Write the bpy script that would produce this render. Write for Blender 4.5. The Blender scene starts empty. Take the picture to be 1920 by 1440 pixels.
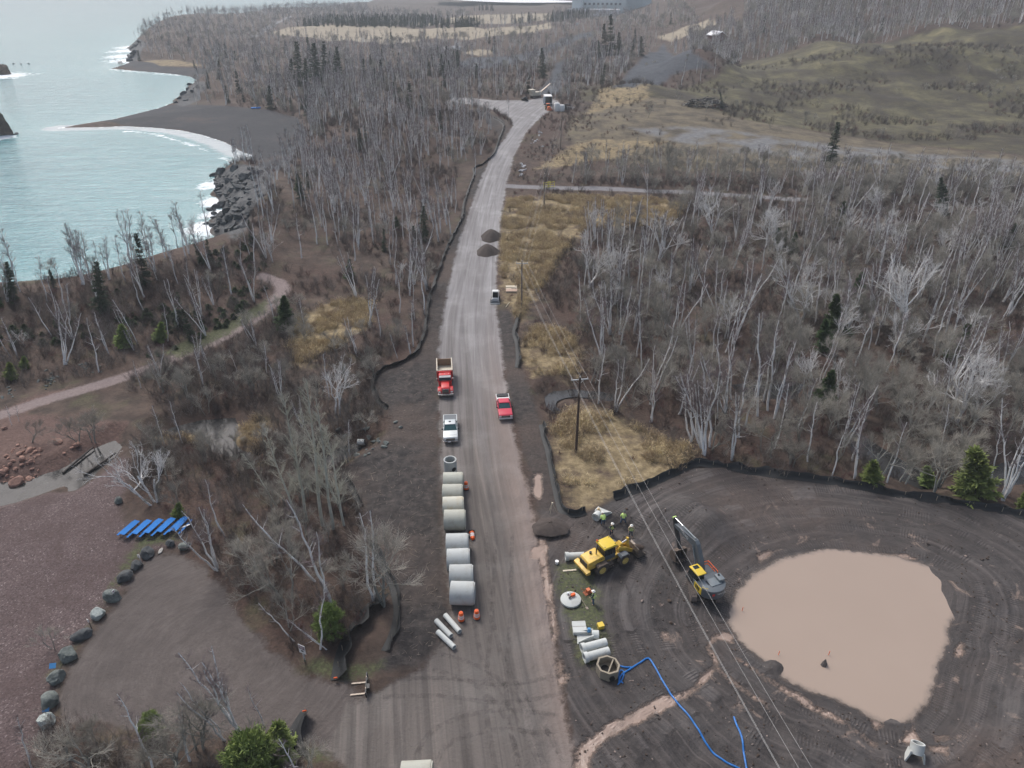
import bpy, bmesh, math, random
import numpy as np
from mathutils import Vector, Matrix, Euler
rad = math.radians
rng = np.random.default_rng(7)
random.seed(7)
SC = bpy.context.scene
COL = SC.collection

# ---------------------------------------------------------------- camera, sky, sun, exposure
CAM_H, CAM_P, CAM_F = 57.0, rad(29.7), 1333.0
cd = bpy.data.cameras.new('camera')
cam = bpy.data.objects.new('camera', cd); COL.objects.link(cam)
cam.location = (0, 0, CAM_H); cam.rotation_euler = (rad(90) - CAM_P, 0, 0)
cd.sensor_width = 36; cd.lens = 36 * CAM_F / 1920; cd.clip_start = 0.5; cd.clip_end = 60000
SC.camera = cam
SUN_EL, SUN_AZ = rad(52), rad(-35)      # overcast: a weak wide sun
w = bpy.data.worlds.new('World'); SC.world = w; w.use_nodes = True
nt = w.node_tree; bg = nt.nodes['Background']
sky = nt.nodes.new('ShaderNodeTexSky'); sky.sky_type = 'NISHITA'; sky.sun_disc = False
sky.sun_elevation = SUN_EL; sky.sun_rotation = SUN_AZ
sky.air_density = 1.0; sky.dust_density = 4.0; sky.ozone_density = 1.0
hs = nt.nodes.new('ShaderNodeHueSaturation'); hs.inputs['Saturation'].default_value = 0.78
nt.links.new(sky.outputs[0], hs.inputs['Color']); nt.links.new(hs.outputs[0], bg.inputs[0])
bg.inputs[1].default_value = 0.11
sl = bpy.data.lights.new('sun', 'SUN'); sl.energy = 1.5; sl.angle = rad(18); sl.color = (1, 0.985, 0.965)
so = bpy.data.objects.new('sun', sl); COL.objects.link(so)
so.rotation_euler = Euler((rad(90) - SUN_EL, 0, math.pi - SUN_AZ)); so.location = (0, 0, 200)
SC.view_settings.view_transform = 'Standard'; SC.view_settings.look = 'None'
SC.view_settings.gamma = 1; SC.view_settings.use_curve_mapping = False
SC.view_settings.exposure = 0.74
SC.render.engine = 'CYCLES'
SC.cycles.use_denoising = True
SC.cycles.max_bounces = 5; SC.cycles.diffuse_bounces = 2; SC.cycles.glossy_bounces = 2
SC.cycles.transmission_bounces = 2; SC.cycles.transparent_max_bounces = 12; SC.cycles.volume_bounces = 0
SC.cycles.caustics_reflective = False; SC.cycles.caustics_refractive = False

HAZE = 0.00021
# ---------------------------------------------------------------- small maths
def sst(a, b, t):
    t = np.clip((np.asarray(t, float) - a) / (b - a), 0, 1); return t * t * (3 - 2 * t)

def ray(px, py):
    u = (px - 960) / CAM_F; v = (720 - py) / CAM_F
    return np.array([u, math.cos(CAM_P) + v * math.sin(CAM_P), -math.sin(CAM_P) + v * math.cos(CAM_P)])

def at_z(px, py, z):
    d = ray(px, py); t = (z - CAM_H) / d[2]
    return d[0] * t, d[1] * t

def sdf(P, poly, margin=18.0):
    """signed distance (metres, + inside) from points P (n,2) to a closed polygon"""
    P = np.asarray(P, float); poly = np.asarray(poly, float)
    out = np.full(len(P), -margin)
    lo = poly.min(0) - margin; hi = poly.max(0) + margin
    idx = np.nonzero(((P >= lo) & (P <= hi)).all(1))[0]
    if len(idx) == 0: return out
    Q = P[idx]; best = np.full(len(Q), 1e18); ins = np.zeros(len(Q), bool)
    n = len(poly)
    for i in range(n):
        a = poly[i]; b = poly[(i + 1) % n]; e = b - a
        wv = Q - a; t = np.clip((wv @ e) / max(e @ e, 1e-9), 0, 1)
        dd = wv - t[:, None] * e; best = np.minimum(best, (dd * dd).sum(1))
        c = ((a[1] > Q[:, 1]) != (b[1] > Q[:, 1]))
        if abs(e[1]) > 1e-12:
            xi = a[0] + (Q[:, 1] - a[1]) / e[1] * e[0]
            ins ^= c & (Q[:, 0] < xi)
    d = np.sqrt(best); out[idx] = np.clip(np.where(ins, d, -d), -margin, margin)
    return out

def dline(P, line, margin=60.0):
    """distance to a polyline, arc length along it, signed side offset"""
    P = np.asarray(P, float); line = np.asarray(line, float)
    best = np.full(len(P), 1e18); s = np.zeros(len(P)); sd = np.zeros(len(P)); acc = 0.0
    for a, b in zip(line[:-1], line[1:]):
        e = b - a; L = math.hypot(*e)
        wv = P - a; t = np.clip((wv @ e) / (L * L), 0, 1)
        dd = wv - t[:, None] * e; d2 = (dd * dd).sum(1); m = d2 < best
        best[m] = d2[m]; s[m] = acc + t[m] * L
        sd[m] = ((e[0] * wv[:, 1] - e[1] * wv[:, 0]) / L)[m]; acc += L
    return np.sqrt(best), s, sd

def vnoise(P, scale, seed=0):
    """smooth value noise in 0..1"""
    P = np.asarray(P, float) / scale
    i = np.floor(P).astype(np.int64); f = P - i; f = f * f * (3 - 2 * f)
    def hsh(a, b):
        h = (a * 374761393 + b * 668265263 + seed * 974634777) & 0xffffffff
        h = ((h ^ (h >> 13)) * 1274126177) & 0xffffffff
        return ((h ^ (h >> 16)) & 0xffff) / 65535.0
    a = hsh(i[:, 0], i[:, 1]); b = hsh(i[:, 0] + 1, i[:, 1]); c = hsh(i[:, 0], i[:, 1] + 1); d = hsh(i[:, 0] + 1, i[:, 1] + 1)
    return (a * (1 - f[:, 0]) + b * f[:, 0]) * (1 - f[:, 1]) + (c * (1 - f[:, 0]) + d * f[:, 0]) * f[:, 1]

def smooth_line(pts, n=6):
    """Catmull-Rom through points"""
    p = [np.asarray(q, float) for q in pts]; p = [2 * p[0] - p[1]] + p + [2 * p[-1] - p[-2]]
    out = []
    for i in range(1, len(p) - 2):
        for k in range(n):
            t = k / n
            out.append(0.5 * (2 * p[i] + (p[i + 1] - p[i - 1]) * t + (2 * p[i - 1] - 5 * p[i] + 4 * p[i + 1] - p[i + 2]) * t * t
                              + (3 * p[i] - p[i - 1] - 3 * p[i + 1] + p[i + 2]) * t ** 3))
    out.append(p[-2]); return np.array(out)

# ---------------------------------------------------------------- the lie of the land
LAKE = -6.0
SHORE_PX = [(-400, 640), (-150, 585), (0, 556), (80, 552), (150, 546), (220, 530), (290, 508), (350, 490), (395, 472), (425, 452), (398, 430), (402, 412),
            (416, 396), (408, 380), (404, 355), (402, 332), (430, 319), (490, 313), (472, 292), (446, 281), (420, 267), (380, 254), (340, 245),
            (290, 240), (235, 237), (180, 239), (112, 240), (150, 233), (210, 224), (260, 212), (300, 202), (325, 192), (345, 175), (360, 160),
            (368, 151), (355, 144), (330, 140), (300, 137), (260, 134), (207, 129), (240, 118), (240, 110), (252, 97), (240, 90), (256, 80),
            (262, 70), (275, 57), (300, 49), (350, 41), (420, 34), (500, 25), (600, 18), (680, 11), (735, 5), (752, -1)]
SHORE = [at_z(px, py, LAKE) for px, py in SHORE_PX] + [(-200, 9000), (6000, 9000), (6000, -300), (-300, -300)]
SHORE = np.array(SHORE)
BEACHES = [np.array([at_z(*p, LAKE) for p in q]) for q in (
    [(90, 242), (210, 218), (300, 198), (350, 190), (500, 195), (590, 225), (575, 300), (500, 325), (470, 290), (340, 246)],
    [(190, 128), (250, 112), (400, 122), (390, 150), (260, 137)])]

def h_base(P):
    P = np.asarray(P, float).reshape(-1, 2); x, y = P[:, 0], P[:, 1]
    z = np.zeros(len(P))
    # the road climbs a little to the junction and the railway grade
    z += 7.0 * sst(215, 330, y) * (1 - sst(60, 140, np.abs(x - 15)))
    z += 3.0 * sst(480, 800, y)
    # grassy mound on the right, growing to the right, with the wooded ridge behind it
    mx = sst(70, 190, x - 0.10 * (y - 330))
    z += mx * sst(318, 430, y - 0.10 * x) * (13 + 17 * sst(120, 420, x))
    z += sst(430, 800, y - 0.10 * x) * sst(0, 420, x) * 30
    z += 9 * sst(300, 420, x) * sst(280, 330, y) * 0.6
    z += mx * sst(318, 380, y - 0.10 * x) * ((vnoise(P, 42, 14) - .5) * 9 + (vnoise(P, 15, 15) - .5) * 3.2)
    # slag heap beside the railway
    z += 15 * np.exp(-(((x - 108) / 26) ** 2 + ((y - 452) / 30) ** 2))
    z += 5 * np.exp(-(((x - 62) / 20) ** 2 + ((y - 375) / 22) ** 2))
    # left: gentle fall from the road to the stream flats
    z += -1.6 * sst(16, 45, -x) * (1 - sst(110, 170, y)) * (1 - 0.6 * sst(30, 60, 60 - y))
    und = vnoise(P, 23, 3) + 0.5 * vnoise(P, 9, 5) - 0.75
    off = sst(14, 30, np.abs(x + 7)) * sst(-8, 6, np.minimum(y - 78, 1e3) + 40 * (x < -20))
    z += und * 0.9 * off * (1 + 2.0 * sst(300, 500, y))
    far = vnoise(P, 110, 9) - 0.5
    z += far * 9 * sst(420, 700, y)
    # shore
    s = sdf(P, SHORE, 90.0)
    b = np.zeros(len(P))
    for q in BEACHES: b = np.maximum(b, sst(-14, 3, sdf(P, q, 30)))
    k = 0.75 * (1 - b) + 0.085 * b
    z += 3.2 * np.exp(-((s - 20) / 13) ** 2) * (x < -45) * (1 - b) * (1 - sst(210, 260, y))
    jag = (vnoise(P, 5, 21) - 0.5) * 3.0 * (1 - b)
    zs = LAKE + np.where(s > 0, k * s, 0.25 * s) + jag * np.exp(-(s / 8) ** 2) * 0.6
    zs = np.maximum(zs, -14)
    d = np.clip(zs - z + 1.2, 0, 2.4)                # soft minimum
    z = np.where(zs > z + 1.2, z, np.where(zs < z - 1.2, zs, z - (1.2 - (zs - z)) ** 2 / 4.8))
    return z

_T = np.concatenate([np.linspace(30, 420, 400), np.geomspace(421, 4500, 420)])
def ground(px, py, hf=None):
    """the point of the land seen at a place in the photograph"""
    hf = hf or h_base
    d = ray(px, py); pts = d[None, :] * _T[:, None]; pts[:, 2] += CAM_H
    dz = pts[:, 2] - hf(pts[:, :2]); k = np.nonzero(dz < 0)[0]
    if len(k) == 0: k = [len(_T) - 1]
    i = max(int(k[0]), 1); t = dz[i - 1] / (dz[i - 1] - dz[i] + 1e-9)
    p = pts[i - 1] * (1 - t) + pts[i] * t
    return float(p[0]), float(p[1]), float(p[2])
def gpoly(px_pts): return np.array([ground(*p)[:2] for p in px_pts])
def gline(px_pts, n=6): return smooth_line([ground(*p)[:2] for p in px_pts], n)
# ---------------------------------------------------------------- outlines of the ground's surfaces
R = {}
R['road'] = [gpoly([(1080, 1460), (1057, 1300), (1037, 1180), (1017, 1060), (1003, 980), (985, 900), (965, 820), (948, 720), (938, 640), (930, 580), (930, 520),
    (934, 460), (940, 400), (950, 345), (963, 295), (985, 250), (1012, 222), (1038, 204), (1050, 190), (1025, 182), (985, 188), (930, 188), (880, 183), (845, 183),
    (845, 190), (890, 197), (930, 208), (958, 222), (962, 235), (950, 255), (930, 280), (915, 305), (898, 345), (880, 395), (862, 450), (845, 520), (832, 580),
    (824, 650), (822, 720), (824, 800), (826, 900), (830, 1000), (840, 1100), (848, 1180), (800, 1245), (720, 1290), (650, 1320), (620, 1400), (660, 1470)])]
R['lot'] = [gpoly([(660, 1290), (560, 1262), (500, 1215), (455, 1165), (425, 1105), (385, 1065), (340, 1038), (290, 1035), (255, 1075), (225, 1120), (180, 1185),
    (130, 1250), (105, 1310), (130, 1350), (250, 1370), (400, 1375), (560, 1385), (650, 1420), (720, 1350)])]
R['redbeach'] = [gpoly([(-120, 945), (60, 925), (130, 905), (200, 878), (235, 850), (245, 900), (225, 940), (230, 975), (280, 1003), (320, 1000), (345, 1020),
    (270, 1042), (235, 1090), (190, 1150), (140, 1215), (100, 1290), (70, 1400), (20, 1475), (-160, 1475)])]
R['redsoil'] = [gpoly([(-100, 915), (40, 905), (120, 875), (150, 845), (180, 830), (160, 800), (120, 785), (60, 775), (-60, 790)]),
    gpoly([(150, 845), (210, 820), (240, 790), (180, 790), (140, 815)]), gpoly([(-100, 800), (0, 770), (60, 745), (130, 725), (120, 745), (40, 775), (0, 795)])]
R['site'] = [gpoly([(1060, 968), (1110, 958), (1150, 935), (1300, 872), (1500, 897), (1700, 932), (1940, 974), (2100, 1010), (2100, 1475), (1085, 1475), (1052, 1250),
    (1032, 1100), (1015, 1000), (1020, 958)])]
R['shoulder'] = [gpoly([(1015, 1005), (1000, 930), (985, 860), (965, 790), (945, 700), (936, 620), (932, 580), (958, 583), (968, 620), (968, 650), (985, 700),
    (1003, 760), (1022, 800), (1037, 870), (1050, 950), (1060, 968)]),
    gpoly([(826, 900), (824, 800), (821, 700), (825, 640), (833, 570), (848, 505), (865, 450), (880, 395), (912, 310), (948, 258), (958, 235), (940, 222), (900, 205), (885, 204),
    (926, 240), (936, 262), (915, 302), (893, 320), (893, 330), (873, 378), (866, 414), (846, 452), (826, 503), (806, 562), (798, 622), (781, 668), (722, 694),
    (704, 710), (706, 735), (728, 768), (735, 800), (690, 830), (648, 890), (680, 950), (708, 1005), (722, 1065), (742, 1140), (735, 1215), (690, 1255),
    (780, 1255), (850, 1180), (838, 1100), (828, 1000)])]
R['blackbeach'] = [gpoly([(95, 241), (210, 222), (300, 201), (340, 195), (420, 198), (500, 205), (560, 222), (572, 245), (558, 285), (525, 320), (488, 316), (466, 290),
    (420, 265), (340, 243), (235, 235)]), gpoly([(200, 129), (250, 114), (275, 116), (300, 124), (388, 128), (382, 147), (350, 145), (260, 136)])]
R['tangrass'] = [gpoly(q) for q in (
    [(1035, 820), (1050, 780), (1090, 760), (1150, 780), (1220, 810), (1300, 850), (1285, 875), (1200, 912), (1150, 932), (1090, 957), (1055, 945), (1040, 880)],
    [(975, 650), (1000, 612), (1060, 622), (1095, 660), (1080, 700), (1000, 705), (975, 675)],
    [(945, 400), (955, 372), (1080, 368), (1200, 370), (1290, 385), (1260, 420), (1100, 430), (1060, 470), (1000, 560), (975, 600), (945, 560), (940, 480)],
    [(540, 640), (560, 590), (620, 570), (700, 560), (690, 610), (620, 660), (560, 690)], [(440, 800), (480, 780), (505, 810), (480, 842), (450, 832)],
    [(300, 820), (345, 808), (380, 812), (360, 826)], [(1130, 165), (1180, 140), (1215, 145), (1215, 185), (1150, 200), (1100, 215)],
    [(1000, 320), (1060, 280), (1120, 260), (1260, 265), (1180, 290), (1080, 310)], [(265, 115), (300, 112), (390, 122), (300, 124)])]
R['green'] = [gpoly(q) for q in ([(1040, 1062), (1080, 1055), (1115, 1075), (1125, 1110), (1130, 1170), (1148, 1240), (1110, 1250), (1085, 1240), (1068, 1180), (1048, 1120)],
    [(240, 1030), (270, 1000), (330, 998), (345, 1012), (270, 1032), (215, 1105), (160, 1190), (110, 1260), (95, 1270), (190, 1130)],
    [(560, 1255), (600, 1230), (660, 1245), (720, 1240), (700, 1262), (630, 1275)], [(300, 662), (340, 640), (420, 610), (500, 560), (505, 580), (420, 635), (340, 672)],
    [(560, 1400), (640, 1400), (620, 1420), (570, 1425)])]
R['open'] = [gpoly([(1060, 262), (1070, 218), (1140, 188), (1280, 188), (1400, 225), (1600, 258), (1930, 296), (1930, 345), (1600, 322), (1300, 322), (1150, 305)])]
R['flat'] = [gpoly([(1180, 240), (1300, 238), (1500, 264), (1700, 284), (1930, 302), (1930, 325), (1750, 315), (1560, 300), (1400, 290), (1250, 262)])]
R['mound'] = [gpoly([(1330, 205), (1400, 228), (1560, 250), (1930, 292), (2100, 300), (2100, 34), (1930, 44), (1700, 68), (1500, 92), (1400, 112), (1350, 140), (1250, 165), (1090, 160), (1090, 190), (1180, 190)])]
R['slag'] = [gpoly(q) for q in ([(1145, 165), (1200, 112), (1245, 80), (1300, 100), (1340, 128), (1260, 140), (1190, 165)],
    [(850, 125), (880, 108), (960, 105), (1010, 92), (1060, 70), (1110, 58), (1115, 64), (1070, 82), (1010, 105), (960, 120), (890, 132)],
    [(1000, 180), (1030, 150), (1040, 120), (1060, 110), (1055, 140), (1050, 175)])]
R['straw'] = [gpoly(q) for q in ([(505, 62), (540, 50), (600, 48), (760, 52), (905, 54), (960, 50), (1030, 42), (1040, 50), (1000, 62), (880, 75), (760, 80), (600, 74)],
    [(800, 36), (900, 28), (1030, 25), (1035, 36), (900, 45), (760, 46)], [(865, 98), (900, 92), (930, 96), (900, 106)], [(1230, 70), (1330, 35), (1345, 45), (1260, 78)])]
RB_PX = [(398, 440), (402, 400), (410, 380), (400, 335), (430, 314), (500, 312), (515, 330), (500, 365), (470, 400), (462, 430), (440, 452)]
R['rocky'] = [gpoly(RB_PX), gpoly([(330, 196), (350, 165), (372, 150), (392, 160), (375, 185), (345, 200)]), gpoly([(238, 118), (240, 90), (262, 72), (276, 80), (262, 112)])]
PATH = gline([(494, 518), (518, 528), (530, 540), (515, 565), (470, 602), (410, 637), (350, 662), (290, 687), (230, 708), (150, 732), (80, 752), (0, 778), (-60, 792)])
BRANCH = gline([(935, 348), (1000, 351), (1100, 353), (1200, 357), (1290, 361), (1400, 368), (1500, 374)])
FARROAD = gline([(470, 70), (490, 60), (505, 50), (530, 38), (545, 30)])
WETSIDE = gline([(1052, 1290), (1050, 1240), (1043, 1190), (1035, 1130), (1025, 1070), (1015, 1010), (1003, 940), (1000, 880)])
R['puddle'] = [gpoly(q) for q in ([(1080, 1410), (1130, 1370), (1190, 1335), (1250, 1308), (1262, 1320), (1200, 1352), (1150, 1380), (1105, 1410), (1085, 1450)],
    [(1012, 1010), (1022, 1010), (1030, 1090), (1045, 1190), (1038, 1200), (1028, 1130), (1012, 1050)],
    [(1003, 890), (1014, 888), (1016, 915), (1012, 940), (1002, 930)], [(1000, 1028), (1025, 1025), (1022, 1045), (995, 1048)],
    [(1042, 1238), (1056, 1240), (1053, 1262), (1044, 1262)], [(1044, 1265), (1064, 1262), (1060, 1282), (1048, 1284)], [(1240, 1183), (1252, 1180), (1255, 1195), (1245, 1197)],
    [(1630, 1322), (1648, 1325), (1655, 1345), (1645, 1352)], [(1700, 1380), (1712, 1362), (1716, 1352), (1722, 1388)], [(1800, 1200), (1806, 1196), (1808, 1218), (1795, 1222)],
    [(1755, 1372), (1785, 1370), (1790, 1382), (1760, 1384)], [(1748, 1392), (1778, 1396), (1776, 1408), (1752, 1404)],
    [(1420, 1035), (1445, 1025), (1430, 1045)], [(1640, 1028), (1700, 1030), (1725, 1040), (1690, 1040)], [(1355, 1175), (1375, 1180), (1372, 1192), (1358, 1188)])]
RILLS = [(gline(q), w_) for q, w_ in (([(1262, 1312), (1290, 1300), (1325, 1265), (1343, 1235), (1330, 1205), (1345, 1186), (1372, 1184)], .14), ([(1340, 1240), (1360, 1262), (1400, 1290), (1440, 1320)], .12), ([(1385, 1225), (1440, 1262), (1500, 1300), (1580, 1345), (1640, 1390)], .15), ([(1088, 1455), (1100, 1410), (1135, 1378)], .5))]
CENTRE = gline([(1000, 1480), (950, 1200), (920, 1000), (895, 850), (883, 700), (880, 600), (892, 500), (908, 400), (935, 310), (975, 250), (1000, 220), (1030, 195)])
POND = gpoly([(1368, 1163), (1378, 1135), (1388, 1108), (1410, 1085), (1435, 1068), (1470, 1050), (1530, 1036), (1560, 1032), (1620, 1038), (1680, 1045), (1735, 1062),
    (1760, 1075), (1780, 1087), (1790, 1120), (1785, 1155), (1772, 1178), (1774, 1200), (1755, 1240), (1745, 1280), (1735, 1312), (1710, 1342), (1680, 1355), (1640, 1345),
    (1605, 1325), (1560, 1305), (1500, 1285), (1470, 1268), (1462, 1245), (1440, 1240), (1425, 1230), (1390, 1200)])
POND_Z = -0.75
POND = POND * ((CAM_H - POND_Z) / CAM_H)
STREAM_Z = -3.1
CREEK_Z = -1.3
def zpoly(q, z): return np.array([at_z(px, py, z) for px, py in q])
STREAMS = [(zpoly([(-60, 905), (40, 902), (75, 892), (115, 880), (130, 872), (160, 850), (185, 838), (215, 826), (228, 838), (212, 860), (180, 885), (165, 903), (140, 920),
    (127, 920), (122, 910), (80, 925), (30, 942), (-60, 962)], STREAM_Z), STREAM_Z),
    (zpoly([(300, 812), (330, 800), (380, 788), (440, 784), (446, 800), (436, 825), (450, 842), (482, 852), (440, 858), (402, 848), (386, 826), (340, 818)], STREAM_Z), STREAM_Z),
    (zpoly([(590, 868), (640, 838), (672, 832), (680, 842), (650, 858), (615, 880)], -2.2), -2.2),
    (zpoly([(1022, 745), (1036, 735), (1075, 730), (1100, 733), (1150, 738), (1165, 746), (1140, 752), (1080, 746), (1054, 750), (1047, 760), (1057, 770), (1040, 774), (1026, 764)], CREEK_Z), CREEK_Z),
    (zpoly([(1370, 722), (1450, 712), (1510, 720), (1490, 748), (1400, 748)], CREEK_Z), CREEK_Z),
    (zpoly([(1580, 792), (1640, 832), (1700, 868), (1770, 905), (1730, 918), (1650, 884), (1600, 845)], CREEK_Z), CREEK_Z),
    (zpoly([(1830, 885), (1940, 850), (1940, 905), (1870, 912)], CREEK_Z), CREEK_Z)]
TRENCH = gpoly([(1150, 960), (1200, 975), (1290, 1060), (1275, 1085), (1190, 1010), (1140, 985)])

def h(P):
    P = np.asarray(P, float).reshape(-1, 2); z = h_base(P)
    s = sdf(P, POND, 14.0); n = vnoise(P, 1.3, 31) - 0.5
    z = z - 0.80 * sst(-11, .4, s + n * .6) - 0.6 * sst(-.5, 4, s + n * .6)
    for q, lv in STREAMS:
        s = sdf(P, q, 9.0)
        z = np.where(s > -9, np.minimum(z, np.where(s > 0, lv - 0.12 - 0.25 * np.clip(s, 0, 2), lv - 0.02 + 0.45 * (-s) + 0.04 * s * s)), z)
    # heaps of dug soil round the trench and on the site
    s = sdf(P, TRENCH, 8.0); z = z - 1.1 * sst(-0.6, 1.6, s)
    for px, py, rr, hh in HEAPS:
        z = z + hh * np.exp(-(((P[:, 0] - px) / rr) ** 2 + ((P[:, 1] - py) / rr) ** 2) * 1.6)
    inside = sdf(P, R['site'][0], 6.0) > 0
    if inside.any():
        loop = np.vstack([POND, POND[:1]]); pd = dline(P, loop)[0]; sp = sst(-2, -6, sdf(P, POND, 20))
        rut = np.sin(pd * 2.3 + 5 * vnoise(P, 14, 46)) * sst(.45, .7, vnoise(P, 9, 47)); z = z + np.where(inside, rut * .03 * sp + (vnoise(P, 5, 48) - .5) * .35 * sp, 0)
        spoil = sst(0, 8, 46 - P[:, 1]) * sst(0, 5, P[:, 0] - 8); z = z + np.where(inside, spoil * ((vnoise(P, 1.6, 49) - .5) * .5 + (vnoise(P, .9, 50) - .5) * .25), 0)
    z = z + np.where(inside, ((vnoise(P, 2.1, 41) - 0.5) * 0.20 + (vnoise(P, 0.8, 42) - 0.5) * 0.08) * sst(-1, -3, sdf(P, POND, 8)), 0)
    sl_ = sdf(P, R['shoulder'][1], 6.0)
    z = z + np.where(sl_ > 0, (vnoise(P, 1.2, 43) - 0.5) * 0.35 * sst(0, 1.5, sl_), 0)
    z = z + 0.28 * (vnoise(P, 0.9, 44) * np.exp(-((dline(P, WETSIDE)[2] - 1.6) / 0.8) ** 2)) * (P[:, 1] < 75) * (P[:, 1] > 35) * (np.abs(P[:, 0] - 3) < 12)
    return z
HEAPS = [(*ground(1325, 985)[:2], 3.4, 1.5), (*ground(1285, 955)[:2], 2.6, 1.2), (*ground(1032, 985)[:2], 2.0, 0.7), (*ground(1240, 965)[:2], 2.2, 0.8),
         (*ground(1835, 1105)[:2], 4.0, 0.7), (*ground(1455, 1240)[:2], .8, 0.5), (*ground(1548, 1236)[:2], 0.5, 1.45), (*ground(1215, 1020)[:2], 2.2, .5)]
def hz(x, y): return float(h(np.array([[x, y]]))[0])
def G(px, py):
    """point on the finished ground seen at a place in the photograph"""
    return Vector(ground(px, py, h))

# ---------------------------------------------------------------- node helper
class NT:
    def __init__(s, name):
        s.m = bpy.data.materials.new(name); s.m.use_nodes = True; s.t = s.m.node_tree; s.t.nodes.clear()
        s.out = s.t.nodes.new('ShaderNodeOutputMaterial'); s._pos = None
    def node(s, k, **kw):
        n = s.t.nodes.new(k)
        for a, b in kw.items(): setattr(n, a, b)
        return n
    def put(s, sock, v):
        if hasattr(v, 'is_output') or isinstance(v, bpy.types.NodeSocket): s.t.links.new(v, sock)
        elif isinstance(v, (tuple, list)): sock.default_value = (*v, 1.0)[:len(sock.default_value)] if len(v) == 3 and len(sock.default_value) == 4 else v
        else: sock.default_value = v
    @property
    def pos(s):
        if s._pos is None: s._pos = s.node('ShaderNodeTexCoord').outputs['Object']
        return s._pos
    def attr(s, name): return s.node('ShaderNodeAttribute', attribute_name=name).outputs['Fac']
    def math(s, op, a, b=0.0, c=None):
        n = s.node('ShaderNodeMath', operation=op); s.put(n.inputs[0], a); s.put(n.inputs[1], b)
        if c is not None: s.put(n.inputs[2], c)
        return n.outputs[0]
    def noise(s, scale, vec=None, detail=4, rough=0.6, dist=0.0, out='Fac'):
        n = s.node('ShaderNodeTexNoise'); s.put(n.inputs['Vector'], vec if vec is not None else s.pos)
        n.inputs['Scale'].default_value = scale; n.inputs['Detail'].default_value = detail; n.inputs['Roughness'].default_value = rough
        n.inputs['Distortion'].default_value = dist; return n.outputs[out]
    def voro(s, scale, vec=None, feature='F1', out='Distance', rnd=1.0):
        n = s.node('ShaderNodeTexVoronoi', feature=feature); s.put(n.inputs['Vector'], vec if vec is not None else s.pos)
        n.inputs['Scale'].default_value = scale; n.inputs['Randomness'].default_value = rnd; return n.outputs[out]
    def scale(s, vec, v):
        n = s.node('ShaderNodeVectorMath', operation='MULTIPLY'); s.put(n.inputs[0], vec); n.inputs[1].default_value = v; return n.outputs[0]
    def comb(s, x, y, z=0.0):
        n = s.node('ShaderNodeCombineXYZ'); s.put(n.inputs[0], x); s.put(n.inputs[1], y); s.put(n.inputs[2], z); return n.outputs[0]
    def ramp(s, fac, stops, interp='LINEAR'):
        n = s.node('ShaderNodeValToRGB'); r = n.color_ramp; r.interpolation = interp
        while len(r.elements) < len(stops): r.elements.new(0.5)
        for e, (p, c) in zip(r.elements, stops): e.position = p; e.color = (*c, 1) if len(c) == 3 else c
        s.put(n.inputs[0], fac); return n.outputs[0]
    def rng(s, v, a, b, c=0.0, d=1.0, smooth=False):
        n = s.node('ShaderNodeMapRange', interpolation_type='SMOOTHSTEP' if smooth else 'LINEAR'); s.put(n.inputs[0], v)
        for k, q in zip((1, 2, 3, 4), (a, b, c, d)): n.inputs[k].default_value = q
        return n.outputs[0]
    def mix(s, f, a, b, mode='MIX'):
        n = s.node('ShaderNodeMix', data_type='RGBA', blend_type=mode); s.put(n.inputs[0], f); s.put(n.inputs[6], a); s.put(n.inputs[7], b); return n.outputs[2]
    def fmix(s, f, a, b):
        n = s.node('ShaderNodeMix', data_type='FLOAT'); s.put(n.inputs[0], f); s.put(n.inputs[2], a); s.put(n.inputs[3], b); return n.outputs[0]
    def bump(s, hgt, dist=0.1, strength=1.0, normal=None):
        n = s.node('ShaderNodeBump'); s.put(n.inputs['Height'], hgt); n.inputs['Distance'].default_value = dist; n.inputs['Strength'].default_value = strength
        if normal is not None: s.put(n.inputs['Normal'], normal)
        return n.outputs[0]
    def bsdf(s, col, rough=0.8, normal=None, metal=0.0, spec=0.4, **kw):
        n = s.node('ShaderNodeBsdfPrincipled'); s.put(n.inputs['Base Color'], col); s.put(n.inputs['Roughness'], rough); s.put(n.inputs['Metallic'], metal)
        n.inputs['Specular IOR Level'].default_value = spec
        if normal is not None: s.put(n.inputs['Normal'], normal)
        for k, v in kw.items(): s.put(n.inputs[k.replace('_', ' ')], v)
        s.t.links.new(n.outputs[0], s.out.inputs[0]); return n

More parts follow.
